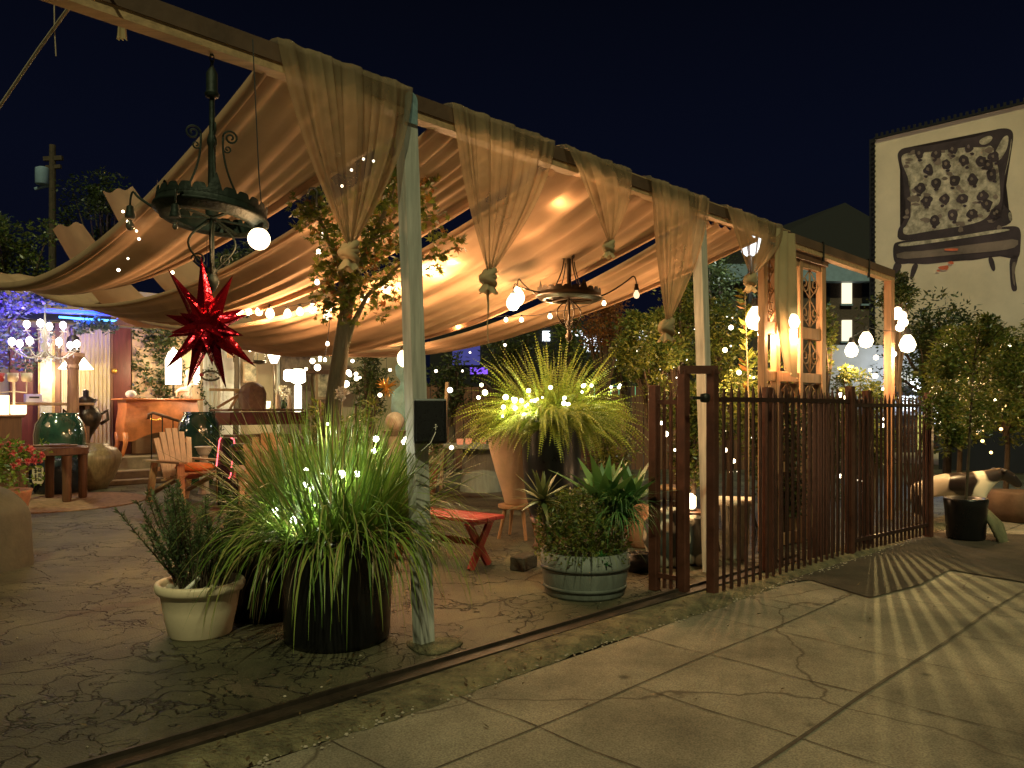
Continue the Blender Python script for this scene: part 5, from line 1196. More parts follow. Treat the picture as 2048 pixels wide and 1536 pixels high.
# ================================================================== FAR RIGHT BUILDINGS, street lamp
t = thing('brick_building', Vector((19, 46, 0)), 'dark brick apartment building with a pale cornice and lit windows left of the mural', 'building')
YB = 40
def wallrect(name, m, px0, px1, py0, py1, Y, th, parent, dy=0):
    a, b = P(px0, py1, Y), P(px1, py0, Y); return MB().box(((a.x + b.x) / 2, Y + th / 2 + dy, (a.z + b.z) / 2), (b.x - a.x, th, b.z - a.z), 0).build(name, m, parent)
a_ = P(1440, 560, YB); b_ = P(1900, 560, YB); mb = MB(); mb.box(((a_.x + b_.x) / 2, YB + 5, a_.z / 2), (b_.x - a_.x, 10, a_.z)); mb.build('wall', m_brick, t)
wallrect('cornice', m_bluew, 1436, 1905, 528, 562, YB - .7, .8, t)
a_, b_ = P(1436, 528, YB - .7), P(1905, 528, YB - .7); z0 = a_.z; zr = P(1700, 385, YB).z
MB().add([(a_.x, YB - .7, z0), (b_.x, YB - .7, z0), (b_.x, YB + 11, z0), (a_.x, YB + 11, z0), (a_.x + 4, YB + 5, zr - 1.0), (b_.x - 3, YB + 5, zr + .8)], [(0, 1, 5, 4), (1, 2, 5), (2, 3, 4, 5), (3, 0, 4), (0, 3, 2, 1)]).build('roof', m_roof, t)
for px0, px1, py0, py1, m_ in ((1684, 1704, 565, 607, e_win), (1684, 1704, 640, 682, e_win), (1640, 1660, 565, 607, m_black), (1640, 1660, 640, 682, m_black), (1725, 1742, 565, 607, m_black)):
    w_ = wallrect('window', m_, px0, px1, py0, py1, YB - .06, .05, t); 
    wallrect('sill', m_bluew, px0 - 2, px1 + 2, py1 + .5, py1 + 4, YB - .16, .15, w_ if False else t)
c_ = P(1655, 505, YB); t = thing('cupola', Vector((c_.x, YB + 1.5, c_.z)), 'little pale blue dormer cupola on the dark roof', 'dormer')
MB().box(c_ + Vector((0, 1.5, 0)), (.62, .8, .75)).build('wall', m_bluew, t); MB().lathe(c_ + Vector((0, 1.5, .38)), [(.55, 0), (.55, .06), (.0, .34)], 4, rz=math.pi / 4).build('roof', m_bluew, t)
MB().box(c_ + Vector((0, 1.08, 0)), (.3, .03, .42)).build('window', emis('dim_blue_window', (.3, .5, .7), .35), t)
SL = P(1500, 488, 16); t = thing('street_lamp', Vector((SL.x, SL.y, 0)), 'street lamp with a brilliant white lantern shining through a swag', 'street lamp')
MB().tube([Vector((SL.x, SL.y, 0)), Vector((SL.x, SL.y, SL.z - .22))], [.07, .045], 10).build('pole', m_iron, t)
MB().lathe(SL, [(.08, -.24), (.17, -.16), (.23, .12), (.2, .14)], 14).build('lantern', e_white, t, True); MB().lathe(SL, [(.25, .14), (.1, .28), (.02, .36)], 14).build('cap', m_iron, t)
lamp(SL + Vector((0, -.5, -.1)), 120, (.85, .93, 1), .15, t)
t = thing('shop_building', Vector((8.2, 15.5, 0)), 'brightly lit pale shop front with a white balustrade behind the far fence', 'building')
wallrect('wall', mat('pale_blue_wall', (.5, .53, .62), .7, .15, 3, .1), 1660, 1893, 690, 830, 15.5, .3, t)
wallrect('base_wall', m_roof, 1660, 1893, 831, 905, 15.5, .3, t)
for i in range(16): px = 1790 + 6.2 * i; wallrect('baluster', m_white, px, px + 2.4, 744, 772, 15.3, .04, t)
wallrect('balcony_slab', m_roof, 1780, 1893, 774, 790, 15.1, .38, t)
wallrect('shop_window', e_store, 1795, 1832, 792, 822, 15.44, .04, t); wallrect('shop_window', e_store, 1858, 1884, 796, 850, 15.44, .04, t); wallrect('shop_window', emis('yellow_glow', (.9, .85, .2), .8), 1836, 1846, 830, 900, 15.44, .04, t)
wallrect('notice_board', m_black, 1830, 1846, 738, 750, 15.0, .05, t)
fp = P(1838, 768, 14.8); MB().lathe(fp, [(.0, -.16), (.10, -.12), (.15, .04), (.15, .09), (.0, .11)], 14).build('wall_lamp', e_white, t, True); lamp(fp + Vector((0, -.3, .1)), 45, (.85, .93, 1), .2)
# mid background: brown board wall, dark trees, glimpses of lit shops
t = thing('board_fence', Vector((0, 17.5, 0)), 'dark reddish brown board wall closing the patio behind the fern', 'wall')
mb = MB(); xa, xb = P(820, 800, 17.5).x, P(1600, 800, 17.5).x; x = xa
while x < xb: mb.box((x, 17.5 + R.uniform(-.01, .01), .95 + R.uniform(-.02, .02)), (.17, .03, 1.9 + R.uniform(-.05, .05))); x += .185
mb.box(((xa + xb) / 2, 17.56, 1.5), (xb - xa, .04, .1)); mb.box(((xa + xb) / 2, 17.56, .4), (xb - xa, .04, .1)); mb.build('boards', m_dkwood, t)
TG = 'trees behind the patio'
def bgt(px, Y, pytop, pybot, hw, n, label, ml, L=.10, w=.045, nc=18): return pxb(px, Y, pytop, pybot, hw, n, label, ml, L, w, nc, 'patio_tree', .2, TG, 'tree', .07)
bgt(1020, 16.5, 655, 790, 95, 2600, 'dark tree behind the left side of the fern', m_dkleaf)
bgt(1140, 16.0, 640, 780, 80, 2000, 'sparse tree with shop lights glinting through it, behind the fern', m_shrub)
bgt(1255, 15.0, 610, 780, 85, 2800, 'dark tree between the fern and the long slim swag', m_shrub)
bgt(900, 15.5, 690, 850, 45, 1400, 'narrow dark tree just right of the nearest post', m_dkleaf)
bgt(1440, 16.5, 500, 720, 90, 3200, 'tall ivy covered tree right of the worn whitish post', m_dkleaf)
t = thing('far_shops', Vector((2, 30, 0)), 'row of far shops glimpsed as white glow through the trees', 'building')
wallrect('wall', m_roof, 860, 1480, 640, 880, 30, .5, t)
for i, (a, b, c, d, e) in enumerate(((1168, 1205, 672, 705, e_store), (1222, 1262, 712, 742, e_store), (1188, 1300, 772, 790, e_green), (940, 975, 735, 748, emis('purple_glow', (.25, .1, 1), 1.5)), (1085, 1100, 662, 682, e_store), (1135, 1165, 660, 672, e_store), (905, 960, 690, 730, emis('dim_purple', (.10, .10, .4), .6)), (1330, 1350, 735, 760, e_store), (1275, 1292, 660, 700, e_store))): wallrect('shop_window', e, a, b, c, d, 29.9, .05, t)
# =PART4= HOUSE at the back left, its terrace and everything on it
VF = 12.9
def fu(px, v=VF): return UV(PV(px, 800, v))[0]
def fz(px, py, v=VF): return PV(px, py, v).z
def fbox(name, m, parent, px0, px1, z0, z1, v, th, front=True, bev=.003):
    u0, u1 = fu(px0, v), fu(px1, v)
    return MB().box(W((u0 + u1) / 2, v + th / 2, (z0 + z1) / 2), (u1 - u0, th, z1 - z0), ANG, bev).build(name, m, parent)
HD = .46                                             # terrace height
t = thing('terrace', W(1, 12.2, 0), 'low stone terrace with two steps in front of the house', 'terrace')
MB().box(W(2, 15.5, HD / 2), (16, 7.2, HD), ANG, .01).build('platform', m_step, t)
MB().box(W(2.95, 11.70, .115), (3.0, .39, .23), ANG, .012).build('step', m_step, t); MB().box(W(2.95, 11.36, .045), (3.0, .29, .09), ANG, .012).build('step', m_step, t)
t = thing('house', W(1, VF, 0), 'house front of cream plaster panels, doors and drapes at the back of the patio', 'house')
MB().box(W(2, VF + .45, 1.9), (16, .2, 3.8), ANG).build('wall', m_plaster, t)
fbox('door', m_door, t, 226, 262, HD, 3.0, VF + .05, .12); fbox('door_frame', m_dkwood, t, 221, 226, HD, 3.05, VF + .02, .14)
mb = MB(); mb.ball(PV(229, 742, VF + .0), .05, 12, 8); mb.build('door_knob', m_gold, t, True)
fbox('eave_beam', m_dkwood, t, -120, 700, 3.02, 3.16, VF - .25, .12)
fbox('dark_panel', m_door, t, 20, 76, HD, 2.9, VF + .1, .1); fbox('column', m_dkwood, t, 110, 121, HD, 3.0, VF - .0, .14)
for i, (a, b) in enumerate(((440, 446), (476, 481), (555, 560))): fbox('trim_board', m_white, t, a, b, HD, 2.95, VF + .2, .06)
fbox('side_panel', m_white, t, 446, 476, HD, 2.95, VF + .3, .04)
fbox('dark_lintel', m_dkwood, t, 600, 716, 2.20, 2.30, VF - .2, .2)
fbox('roof_edge', m_roof, t, 20, 222, 3.0, 3.2, VF - .5, .35)
# landscape mirror / painting in gilt frame
t = thing('mirror', PV(92, 750, VF + .0), 'tall hazy mirror in a gilt frame left of the cream drape', 'mirror')
fbox('frame', mat('gilt_frame', (.45, .30, .12), .4, .3, 12, .3, metal=.5), t, 76, 110, 1.1, 2.85, VF + .0, .04); fbox('glass', mat('mirror_glass', (.45, .42, .30), .25, .4, 2.2, .0, metal=.4, col2=(.6, .62, .5)), t, 80, 104, 1.2, 2.78, VF - .012, .01)
def drape(px0, px1, z0, z1, v, label, folds=9, m=m_drape, amp=.05, name='window_drape'):
    rows = []; u0, u1 = fu(px0, v), fu(px1, v)
    for j in range(7):
        tt = j / 6; row = []
        for i in range(folds * 8 + 1):
            s = i / (folds * 8); row.append(W(u0 + (u1 - u0) * s, v - amp * (.5 + .5 * math.sin(s * folds * 2 * math.pi + .6 * math.sin(s * 7))) * (.6 + .4 * tt), z1 + (z0 - z1) * tt))
        rows.append(row)
    return tag(MB().grid(rows).build(name, m, smooth=True), label, 'curtain')
drape(122, 224, HD + .06, 2.95, VF + .05, 'long pleated cream drape left of the dark red door', 12)
drape(562, 622, HD + .2, 2.7, VF + .1, 'brown beaded string curtain behind the bright floor lamp', 22, mat('brown_beads', (.22, .15, .10), .6, .4, 8, .4), .03, 'bead_curtain')
# blue lit valance with LED tube
t = thing('blue_awning', PV(150, 620, 11.6), 'awning front glowing electric blue over the crystal chandelier', 'awning')
va = 11.5; a_, b_ = PV(62, 620, va), PV(234, 629, va)
MB().bar(a_, b_, .05, .26, D2).build('toned_front', mat('awning_led_blue', (.12, .20, .75), .55, .15, 5, .2), t)  # blue of the LED light is put into the base colour
a_, b_ = PV(118, 634, va - .12), PV(168, 638, va - .12); MB().tube([a_, b_], .018, 8).build('led_tube', e_blue, t); c_, d_ = PV(171, 638, va - .12), PV(233, 642, va - .12); MB().tube([c_, d_], .018, 8).build('led_tube', e_blue, t)
for p in (a_, b_, c_, d_): lamp(p - D2 * .30 + Vector((0, 0, -.05)), 60, (.02, .08, 1.0), .04, t, spot=math.radians(120), aim=p + Vector((0, 0, .18)), blend=.5)
for px, py, pw in ((15, 615, 75), (-10, 690, 70), (70, 612, 45)): lamp(PV(px, py + 14, va - .7), pw * 1.3, (.09, .03, 1.0), .08, t, spot=math.radians(150), aim=PV(px, py - 25, va + .3), blend=.5)
MB().tube([PV(233, 636, va), PV(330, 643, va)], .012, 6).build('steel_rod', m_white, t)
t = thing('climbing_ivy', PV(30, 640, 11.3), 'ivy mass over the blue awning, lit violet and blue', 'ivy')
lf = MB(); ri = random.Random(3); st = MB()
for k in range(64):
    px = ri.uniform(-60, 225); py = ri.uniform(585, 606) if px > 60 else ri.uniform(585, 745)
    if px > 60 and ri.random() < .45: py = ri.uniform(644, 660)
    clump(lf, PV(px, py, 11.2 + ri.uniform(-.15, .3)), (.26 if px < 70 else .12), 75 if px < 70 else 40, .085, .05, ri, (1, 1, .8))
st.tube([PV(-20, 760, 11.3), PV(10, 660, 11.3), PV(60, 600, 11.3), PV(150, 595, 11.3), PV(225, 605, 11.3)], .02, 6)
st.build('vines', m_dkbark, t); lf.build('leaves', leafmat('ivy_leaf', (.05, .08, .05), (.16, .2, .14), .3, .35), t)
# crystal chandelier
cc = PV(90, 700, 10.7)
t = thing('crystal_chandelier', cc + Vector((0, 0, .55)), 'white crystal chandelier blazing under the violet ivy', 'chandelier')
mb = MB(); mb.lathe(cc, [(0, -.12), (.05, -.1), (.03, 0), (.06, .06), (.02, .14), (.05, .3), (.015, .4), (.01, .75)], 12); mb.build('stem', m_white, t, True)
for ring, (n_, rd_, dz) in enumerate(((7, .46, 0), (4, .26, .30))):
    for k in range(n_):
        a = 2 * math.pi * k / n_ + .3; ax = Vector((math.cos(a), math.sin(a), 0))
        pts = [cc + ax * (rd_ * s) + Vector((0, 0, dz - .12 * math.sin(math.pi * s) * 1.1)) for s in [i / 10 for i in range(11)]]
        ar = MB().tube(pts, .009, 6).build('arm', m_white, t, True)
        MB().lathe(pts[-1], [(.05, 0), (.055, .012), (.012, .015), (.012, .07)], 10).build('candle_cup', m_white, ar)
        MB().ball(pts[-1] + Vector((0, 0, .11)), .05, 10, 8, (1, 1, 1.3)).build('bulb', emis('crystal_bulb', (1.0, .88, .85), 12), ar, True)
        if k % 2 == 0: lamp(pts[-1] + ax * .09 + Vector((0, 0, .11)), 7, (1, .85, .75), .04, t)
        for j in range(3): MB().lathe(pts[3 + j * 3] + Vector((0, 0, -.06)), [(0, -.03), (.012, 0), (0, .045)], 6).build('crystal', mat('crystal', (.75, .7, .85), .1, .1, 4, 0, spec=1), ar)
# pedestal column with bust
pc_ = PV(146, 860, 11.3); pc_ = Vector((pc_.x, pc_.y, 0)); zt_ = PV(146, 706, 11.3).z
t = thing('wood_pedestal', pc_, 'tall turned wooden column carrying a dark bust', 'pedestal')
MB().lathe(pc_, [(.22, 0), (.22, .12), (.16, .16), (.16, .3), (.10, .36), (.09, .6), (.11, .9), (.085, 1.0), (.10, 1.1), (.09, 1.6), (.085, zt_ - .30), (.11, zt_ - .26), (.09, zt_ - .2), (.14, zt_ - .10), (.18, zt_ - .06), (.18, zt_)], 28).build('column', wood('turned_wood', (.36, .2, .11)), t, 'auto')
bb = pc_ + Vector((0, 0, zt_ + .002))
tag(MB().lathe(bb, [(.10, 0), (.105, .08), (.11, .2), (.095, .27), (.05, .30), (.045, .33), (.068, .37), (.07, .42), (.04, .47), (0, .48)], 20, .1, 1, .75).build('bust', m_bronze, smooth=True), 'dark bronze bust on top of the tall wooden column', 'statue')
# table lamp behind the column
lp = PV(152, 725, 12.3); t = thing('table_lamp', Vector((lp.x, lp.y, HD)), 'table lamp with a glowing triangular shade behind the tall column', 'lamp')
MB().lathe(lp, [(.29, -.12), (.05, .2), (.045, .2), (.28, -.12)], 24).build('lamp_shade', e_shade2, t, True); MB().lathe(Vector((lp.x, lp.y, HD)), [(.14, 0), (.14, .03), (.03, .06), (.03, .8), (.1, 1.0), (.02, 1.2), (.02, lp.z - HD + .1)], 16).build('stand', m_bronze, t, True)
lamp(lp + Vector((0, -.1, -.22)), 60, (1, .72, .38), .05, t); lamp(lp + Vector((0, 0, .35)), 8, (1, .72, .38), .05, t)
bz = PV(172, 800, 11.6); bz = Vector((bz.x, bz.y, 0)); t = thing('bronze_urn', bz, 'ornate dark bronze urn with side handles right of the tall column', 'urn')
MB().lathe(bz + Vector((0, 0, .40)), [(.2, 0), (.18, .08), (.07, .2), (.06, .4), (.1, .5), (.22, .7), (.26, .85), (.2, .98), (.12, 1.05), (.2, 1.14), (.05, 1.2), (.05, 1.3), (0, 1.33)], 24).build('body', m_bronze, t, True)
for s_ in (-1, 1): MB().tube([bz + D1 * s_ * .2 + Vector((0, 0, 1.25)), bz + D1 * s_ * .36 + Vector((0, 0, 1.35)), bz + D1 * s_ * .36 + Vector((0, 0, 1.18)), bz + D1 * s_ * .24 + Vector((0, 0, 1.1))], .03, 8).build('handle', m_bronze, t, True)
MB().box(bz + Vector((0, 0, .2)), (.5, .5, .4), ANG, .01).build('plinth', m_dkwood, t)
# stone bowl + navy pot with plaque + big green urns
def urn(px, pyb, wpx, htop, label, m, prof, v=None, Y=None):
    c_ = G(px, pyb); r = wpx / 2 / FOC * c_.y; h = (pyb - htop) / FOC * c_.y; c_ = c_ + Vector((0, r * .8, 0))
    return tag(MB().lathe(c_, [(a * r, b * h) for a, b in prof], 40).build('glazed_urn', m, smooth=True), label, 'urn'), c_, r, h
uprof = [(.62, 0), (.66, .02), (.82, .25), (.98, .55), (1.0, .72), (.93, .86), (.74, .95), (.70, .97), (.74, 1.0), (.66, 1.0), (.6, .95), (0, .9)]
urn(98, 988, 96, 826, 'big glossy green urn behind the low round table at the left', m_glaze, uprof)
urn(384, 972, 82, 824, 'big glossy green urn behind the pale backed garden armchair', m_glaze, uprof)
c_ = G(172, 980); c_ += Vector((0, .2, 0)); tag(MB().lathe(c_, [(.22, 0), (.35, .2), (.45, .45), (.46, .58), (.38, .70), (.26, .74), (.25, .78), (.2, .78), (0, .74)], 36).build('clay_jar', mat('brown_green_jar', (.22, .16, .08), .35, .4, 3, .2, stretch=(8, 8, 1)), smooth=True), 'squat brown jar with drip glaze between the low table and the steps', 'jar')
c_ = G(118, 984); c_ += Vector((.12, -.25, 0)); t = thing('plaque_pot', c_, 'dark navy pot with a white lettered plaque under the low round table', 'pot')
MB().lathe(c_, [(.3, 0), (.36, .1), (.42, .35), (.40, .55), (.36, .6), (.33, .58), (0, .5)], 36).build('body', m_navy, t, True)
pq = c_ + Vector((-.06, -.425, .34)); mb = MB(); pts = []
for i in range(24):
    a = 2 * math.pi * i / 24; x = .088 * max(-1, min(1, 1.3 * math.cos(a))); z = .14 * max(-1, min(1, 1.15 * math.sin(a))); pts.append(pq + Vector((x, 0, z)))
mb.prism(pts, Vector((0, .02, 0))); pl_ = mb.build('plaque', m_cream, t)
mb = MB()
def stroke(x0, z0, x1, z1, w=.011): mb.bar(pq + Vector((x0, -.003, z0)), pq + Vector((x1, -.003, z1)), w, .004, (0, 1, 0))
for (x0, z0, x1, z1) in ((-.05, .10, -.012, .10), (-.055, .072, -.008, .072), (-.03, .105, -.03, .025), (-.052, .045, -.012, .045), (.012, .10, .055, .10), (.012, .075, .055, .075), (.012, .10, .012, .055), (.055, .10, .055, .055), (.012, .055, .055, .055), (-.05, .0, -.01, .0), (-.05, -.028, -.01, -.028), (-.05, -.055, -.01, -.055), (-.03, .012, -.03, -.075), (-.05, -.085, -.012, -.085), (.012, .02, .055, .02), (.012, .02, .012, -.085), (.055, .02, .055, -.085), (.012, -.03, .055, -.03), (.012, -.085, .055, -.085), (.034, .02, .034, -.085)): stroke(x0, z0, x1, z1)
mb.build('plaque_writing', m_black, pl_)
# commode
cu0, cu1, cv = fu(248, 12.25), fu(398, 12.25), 12.25
t = thing('commode', W((cu0 + cu1) / 2, cv, HD), 'orange veneered bombe commode with curved legs on the terrace', 'chest'); zc0 = HD; zc1 = PV(320, 800, 12.25).z; wu = cu1 - cu0; rows = []
hgt = zc1 - zc0
for j in range(13):
    tt = j / 12; row = []; fl_ = 1 + .05 * math.sin(tt * math.pi * 1.6) - .05 * (1 - tt)
    for i in range(25):
        s = i / 24; arch = .30 * max(0, 1 - ((s - .5) / .36) ** 2) ** .7 if j == 0 else 0
        zb = zc0 + hgt * (.26 + (.16 * max(0, 1 - ((s - .5) / .40) ** 2)))
        row.append(W((cu0 + cu1) / 2 + (s - .5) * wu * fl_, cv - .10 * math.sin(math.pi * s) - .06 * math.sin(tt * math.pi), zb + (zc1 - zb) * tt))
    rows.append(row)
mb = MB().grid(rows); b_l = [Vector(r[0]) for r in rows]; b_r = [Vector(r[-1]) for r in rows]
mb.grid([b_l, [p + D2 * .5 for p in b_l]]); mb.grid([b_r, [p + D2 * .5 for p in b_r]]); mb.build('body', m_commode, t, True)
MB().box(W((cu0 + cu1) / 2, cv + .20, zc1 + .012), (wu * 1.1, .68, .028), ANG, .01).build('top', m_commode, t)
for s_ in (0, 1):
    for dv in (0, .45):
        pb_ = W(cu0 + wu * (.02 + .96 * s_), cv + dv, 0); o_s = D1 * (-1 if s_ == 0 else 1); MB().tube([pb_ + Vector((0, 0, zc0 + hgt * .42)), pb_ + o_s * .0 + Vector((0, 0, zc0 + hgt * .22)), pb_ + o_s * .06 + Vector((0, 0, zc0))], [.06, .045, .03], 8).build('leg', m_commode, t, True)
mb = MB(); mb.tube([W((cu0 + cu1) / 2 - .3, cv - .17, zc0 + hgt * .66), W((cu0 + cu1) / 2 - .2, cv - .19, zc0 + hgt * .63), W((cu0 + cu1) / 2 - .1, cv - .18, zc0 + hgt * .66)], .01, 6); mb.build('drawer_pull', m_gold, t)
# floral ivy wall panel
t = thing('ivy_panel', PV(330, 720, VF), 'cream panel overgrown with dark climbing leaves above the commode', 'wall panel')
fbox('panel', mat('worn_panel', (.50, .36, .22), .8, .3, 2, .2), t, 264, 400, HD, 3.0, VF + .12, .08)
lf = MB(); ri = random.Random(9)
for k in range(60): px = ri.uniform(266, 385); py = 640 + 165 * ri.random() ** 1.3; clump(lf, PV(px, py, VF + .03), .20, 26, .09, .06, ri, (1, .25, 1))
lf.build('leaves', m_dkleaf, t)
# cage lamp
lp = PV(347, 735, 12.35); t = thing('cage_lamp', Vector((lp.x, lp.y, zc1 + .03)), 'bright barrel shaped lantern lamp in a wire cage on the commode', 'lamp')
MB().lathe(lp, [(.0, -.34), (.15, -.34), (.155, .15), (.10, .3), (.0, .42)], 20).build('lamp_shade', e_shade2, t, True)
for k in range(10): a = k * .628; MB().tube([lp + Vector((.16 * math.cos(a), .16 * math.sin(a), -.36)), lp + Vector((.175 * math.cos(a), .175 * math.sin(a), .15)), lp + Vector((.11 * math.cos(a), .11 * math.sin(a), .31)), lp + Vector((0, 0, .44))], .006, 4).build('cage_wire', m_bronze, t)
MB().lathe(Vector((lp.x, lp.y, zc1 + .03)), [(.12, 0), (.1, .03), (.02, .06), (.02, lp.z - zc1 - .36)], 12).build('foot', m_bronze, t)
lamp(lp + Vector((.1, -.3, .0)), 48, (1, .70, .36), .08, t); lamp(lp + Vector((0, 0, .6)), 14, (1, .70, .36), .06, t)
# small figures on the commode
bsz = zc1 + .028
p = PV(262, 795, 12.2); tag(MB().ball(Vector((p.x, p.y, bsz + .08)), .1, 14, 8, (1, 1, .8)).build('white_bowl', m_white, smooth=True), 'rounded white bowl at the left end of the commode', 'bowl')
hp = PV(369, 790, 12.2); hp = Vector((hp.x, hp.y, bsz)); t = thing('pony_figure', hp, 'small white pony figurine on the right of the commode', 'figurine')
def hq(x, y, z): return hp + Vector((x, y, z))
skinned('body', [hq(-.13, 0, .19), hq(0, 0, .18), hq(.1, 0, .2), hq(.15, 0, .29), hq(.22, 0, .27), hq(-.14, -.03, .1), hq(-.15, -.03, .0), hq(-.12, .03, .1), hq(-.13, .03, 0), hq(.1, -.03, .1), hq(.12, -.03, 0), hq(.09, .03, .1), hq(.1, .03, 0), hq(-.2, 0, .12)], [(0, 1), (1, 2), (2, 3), (3, 4), (0, 5), (5, 6), (0, 7), (7, 8), (2, 9), (9, 10), (2, 11), (11, 12), (0, 13)], [.06, .055, .055, .04, .025, .025, .013, .025, .013, .025, .013, .025, .013, .012], m_statue, t)
p = PV(376, 750, 12.5); p = Vector((p.x, p.y, bsz)); tag(MB().lathe(p, [(.07, 0), (.09, .08), (.05, .18), (.09, .32), (.07, .42), (.03, .46), (.06, .52), (.055, .58), (0, .62)], 16, .15).build('white_statuette', m_statue, smooth=True), 'slim white statuette standing behind the pony figurine', 'statuette')
# stair handrail
hr = PV(303, 870, 11.45); t = thing('stair_handrail', Vector((hr.x, hr.y, 0)), 'dark iron stair handrail with balusters in front of the commode', 'handrail')
A0 = Vector((hr.x, hr.y, 0)); B0 = A0 + D1 * .95 - D2 * .1
MB().tube([A0 + Vector((-.06, 0, 1.18)), A0 + Vector((-.05, 0, 1.27)), A0 + Vector((.03, 0, 1.30)), A0 + Vector((.10, 0, 1.28)), B0 + Vector((0, 0, .98))], .028, 8).build('rail', m_dkwood, t, True)
for k in range(6): f = k / 5; p = A0.lerp(B0, f); MB().tube([p, p + Vector((0, 0, 1.28 - .30 * f))], .012, 6).build('baluster', m_iron, t)
# fluted white column with ivy
fc_ = PV(424, 850, 11.2); fc_ = Vector((fc_.x, fc_.y, 0)); t = thing('fluted_column', fc_, 'white fluted column wound with a thin climbing vine', 'column')
pr = MB(); N = 40; rows = []
for z in (0.05, 2.6): rows.append([fc_ + Vector(((.15 + .012 * math.cos(12 * a)) * math.cos(a), (.15 + .012 * math.cos(12 * a)) * math.sin(a), z)) for a in [2 * math.pi * i / 96 for i in range(97)]])
pr.grid(rows); pr.build('shaft', m_white, t, True); MB().lathe(fc_, [(.2, 0), (.2, .06), (.16, .1)], 28).build('base', m_white, t); MB().lathe(fc_, [(.16, 2.6), (.22, 2.7), (.22, 2.8)], 28).build('capital', m_white, t)
lf = MB(); st = MB(); pts = [fc_ + Vector((.18 * math.cos(2.5 - i * .25), .18 * math.sin(2.5 - i * .25) - .02, .5 + i * .06)) for i in range(24)]; st.tube(pts, .008, 5)
for p in pts[4:]:
    for _ in range(5): lf.leaf(p + Vector((R.uniform(-.06, .04), R.uniform(-.06, 0), R.uniform(-.04, .04))), rdir(-1, 1), rdir(-1, 1), .07, .045)
st.build('vine', m_dkbark, t); lf.build('vine_leaves', m_dkleaf, t)
p = PV(425, 752, 11.1); t = thing('wreath', p, 'small twig wreath with a red bow hanging on the white column', 'wreath'); mb = MB(); mb.tube([p + Vector((.18 * math.cos(a), -.1, .09 * math.sin(a))) for a in [i * .35 for i in range(18)]], [.02] * 18, 6); mb.build('twigs', m_dkbark, t); lf = MB(); clump(lf, p + Vector((0, -.1, .05)), .14, 60, .05, .03); lf.build('leaves', m_dkleaf, t); MB().ball(p + Vector((-.16, -.14, .02)), .045, 8, 6, (1.2, .6, .8)).build('bow', m_red, t)
# glowing wall tube / sconce behind the column
p = PV(393, 750, VF - .1); t = thing('wall_sconce', p, 'slender bright wall sconce left of the white column', 'sconce'); MB().lathe(p, [(.04, -.2), (.07, -.1), (.06, .25), (.0, .3)], 12).build('lamp_shade', e_shade2, t, True); MB().box(p + D2 * .1, (.08, .1, .2), ANG).build('wall_bracket', m_bronze, t); lamp(p + Vector((.05, -.2, .1)), 14, (1, .72, .38), .05, t)
# left side tables with candles, box, flowers
sb = PV(-18, 900, 10.5); sb = Vector((sb.x, sb.y, 0)); zt_ = PV(22, 832, 10.5).z
t = thing('side_cabinet', sb, 'dark reddish cabinet holding lit candle jars at the left edge', 'cabinet'); MB().box(sb + Vector((0, 0, zt_ / 2)), (.72, .5, zt_ - .02), ANG, .01).build('carcass', m_dkwood, t); MB().box(sb + Vector((0, 0, zt_)), (.78, .56, .04), ANG, .01).build('top', m_dkwood, t)
for px, hh_, r_, lab in ((8, .30, .07, 'tall lit candle jar on the dark cabinet at the left edge'), (37, .15, .11, 'wide lit candle jar on the dark cabinet beside the tall one')):
    p = PV(px, 820, 10.45); p = Vector((p.x, p.y, zt_ + .022)); tag(MB().lathe(p, [(r_ * .9, 0), (r_, .02), (r_, hh_), (r_ * .8, hh_), (r_ * .8, .06), (0, .05)], 18).build('candle_jar', e_candle, smooth=True), lab, 'candle'); lamp(p + Vector((0, -.25, .2)), 5, (1, .6, .28), .04)
st_ = PV(85, 870, 11.6); st_ = Vector((st_.x, st_.y, 0)); zt2 = PV(85, 808, 11.6).z
t = thing('console_table', st_, 'narrow pale topped console behind the left green urn', 'table'); MB().box(st_ + Vector((0, 0, zt2)), (1.5, .5, .05), ANG, .01).build('top', m_adw, t)
for x in (-.65, .65): MB().box(st_ + D1 * x + Vector((0, 0, zt2 / 2)), (.07, .4, zt2 - .04), ANG).build('leg', m_dkwood, t)
p = PV(66, 800, 11.5); p = Vector((p.x, p.y, zt2 + .026)); t = thing('tissue_box', p, 'small white box on the console behind the green urn', 'box'); MB().box(p + Vector((0, 0, .07)), (.24, .16, .14), ANG, .006).build('carton', m_white, t); MB().box(p - D2 * .083 + Vector((0, 0, .085)), (.15, .004, .03), ANG).build('label', m_black, t)
p = PV(28, 770, 10.6); t = thing('candelabrum', Vector((p.x, p.y, zt_ + .02)), 'white iron candelabrum with red and pink candle cups at the left edge', 'candle holder')
MB().tube([Vector((p.x, p.y, zt_ + .02)), Vector((p.x, p.y, p.z + .1))], .018, 8).build('stem', m_white, t)
for k, (dx, cm) in enumerate(((-.24, m_red), (-.02, m_statue), (.2, m_statue))): MB().tube([Vector((p.x, p.y, p.z - .1)), Vector((p.x + dx, p.y, p.z - .12)), Vector((p.x + dx, p.y, p.z + .05))], .01, 6).build('arm', m_white, t, True); MB().lathe(Vector((p.x + dx, p.y, p.z + .05)), [(.05, 0), (.07, .02), (.08, .14), (.06, .14)], 14).build('candle_cup', cm, t, True)
fp_ = G(5, 985); fp_ = Vector(((8 - CX) / FOC * 9.6, 9.6, 0)); t = thing('flower_pot', fp_, 'potted pink and red chrysanthemums at the left edge', 'potted flowers')
MB().lathe(fp_, [(.22, 0), (.3, .35), (.31, .38), (.28, .36), (0, .34)], 28).build('pot', m_terra, t, True); fl_, lf = MB(), MB()
zf = P(5, 905, 9.6).z
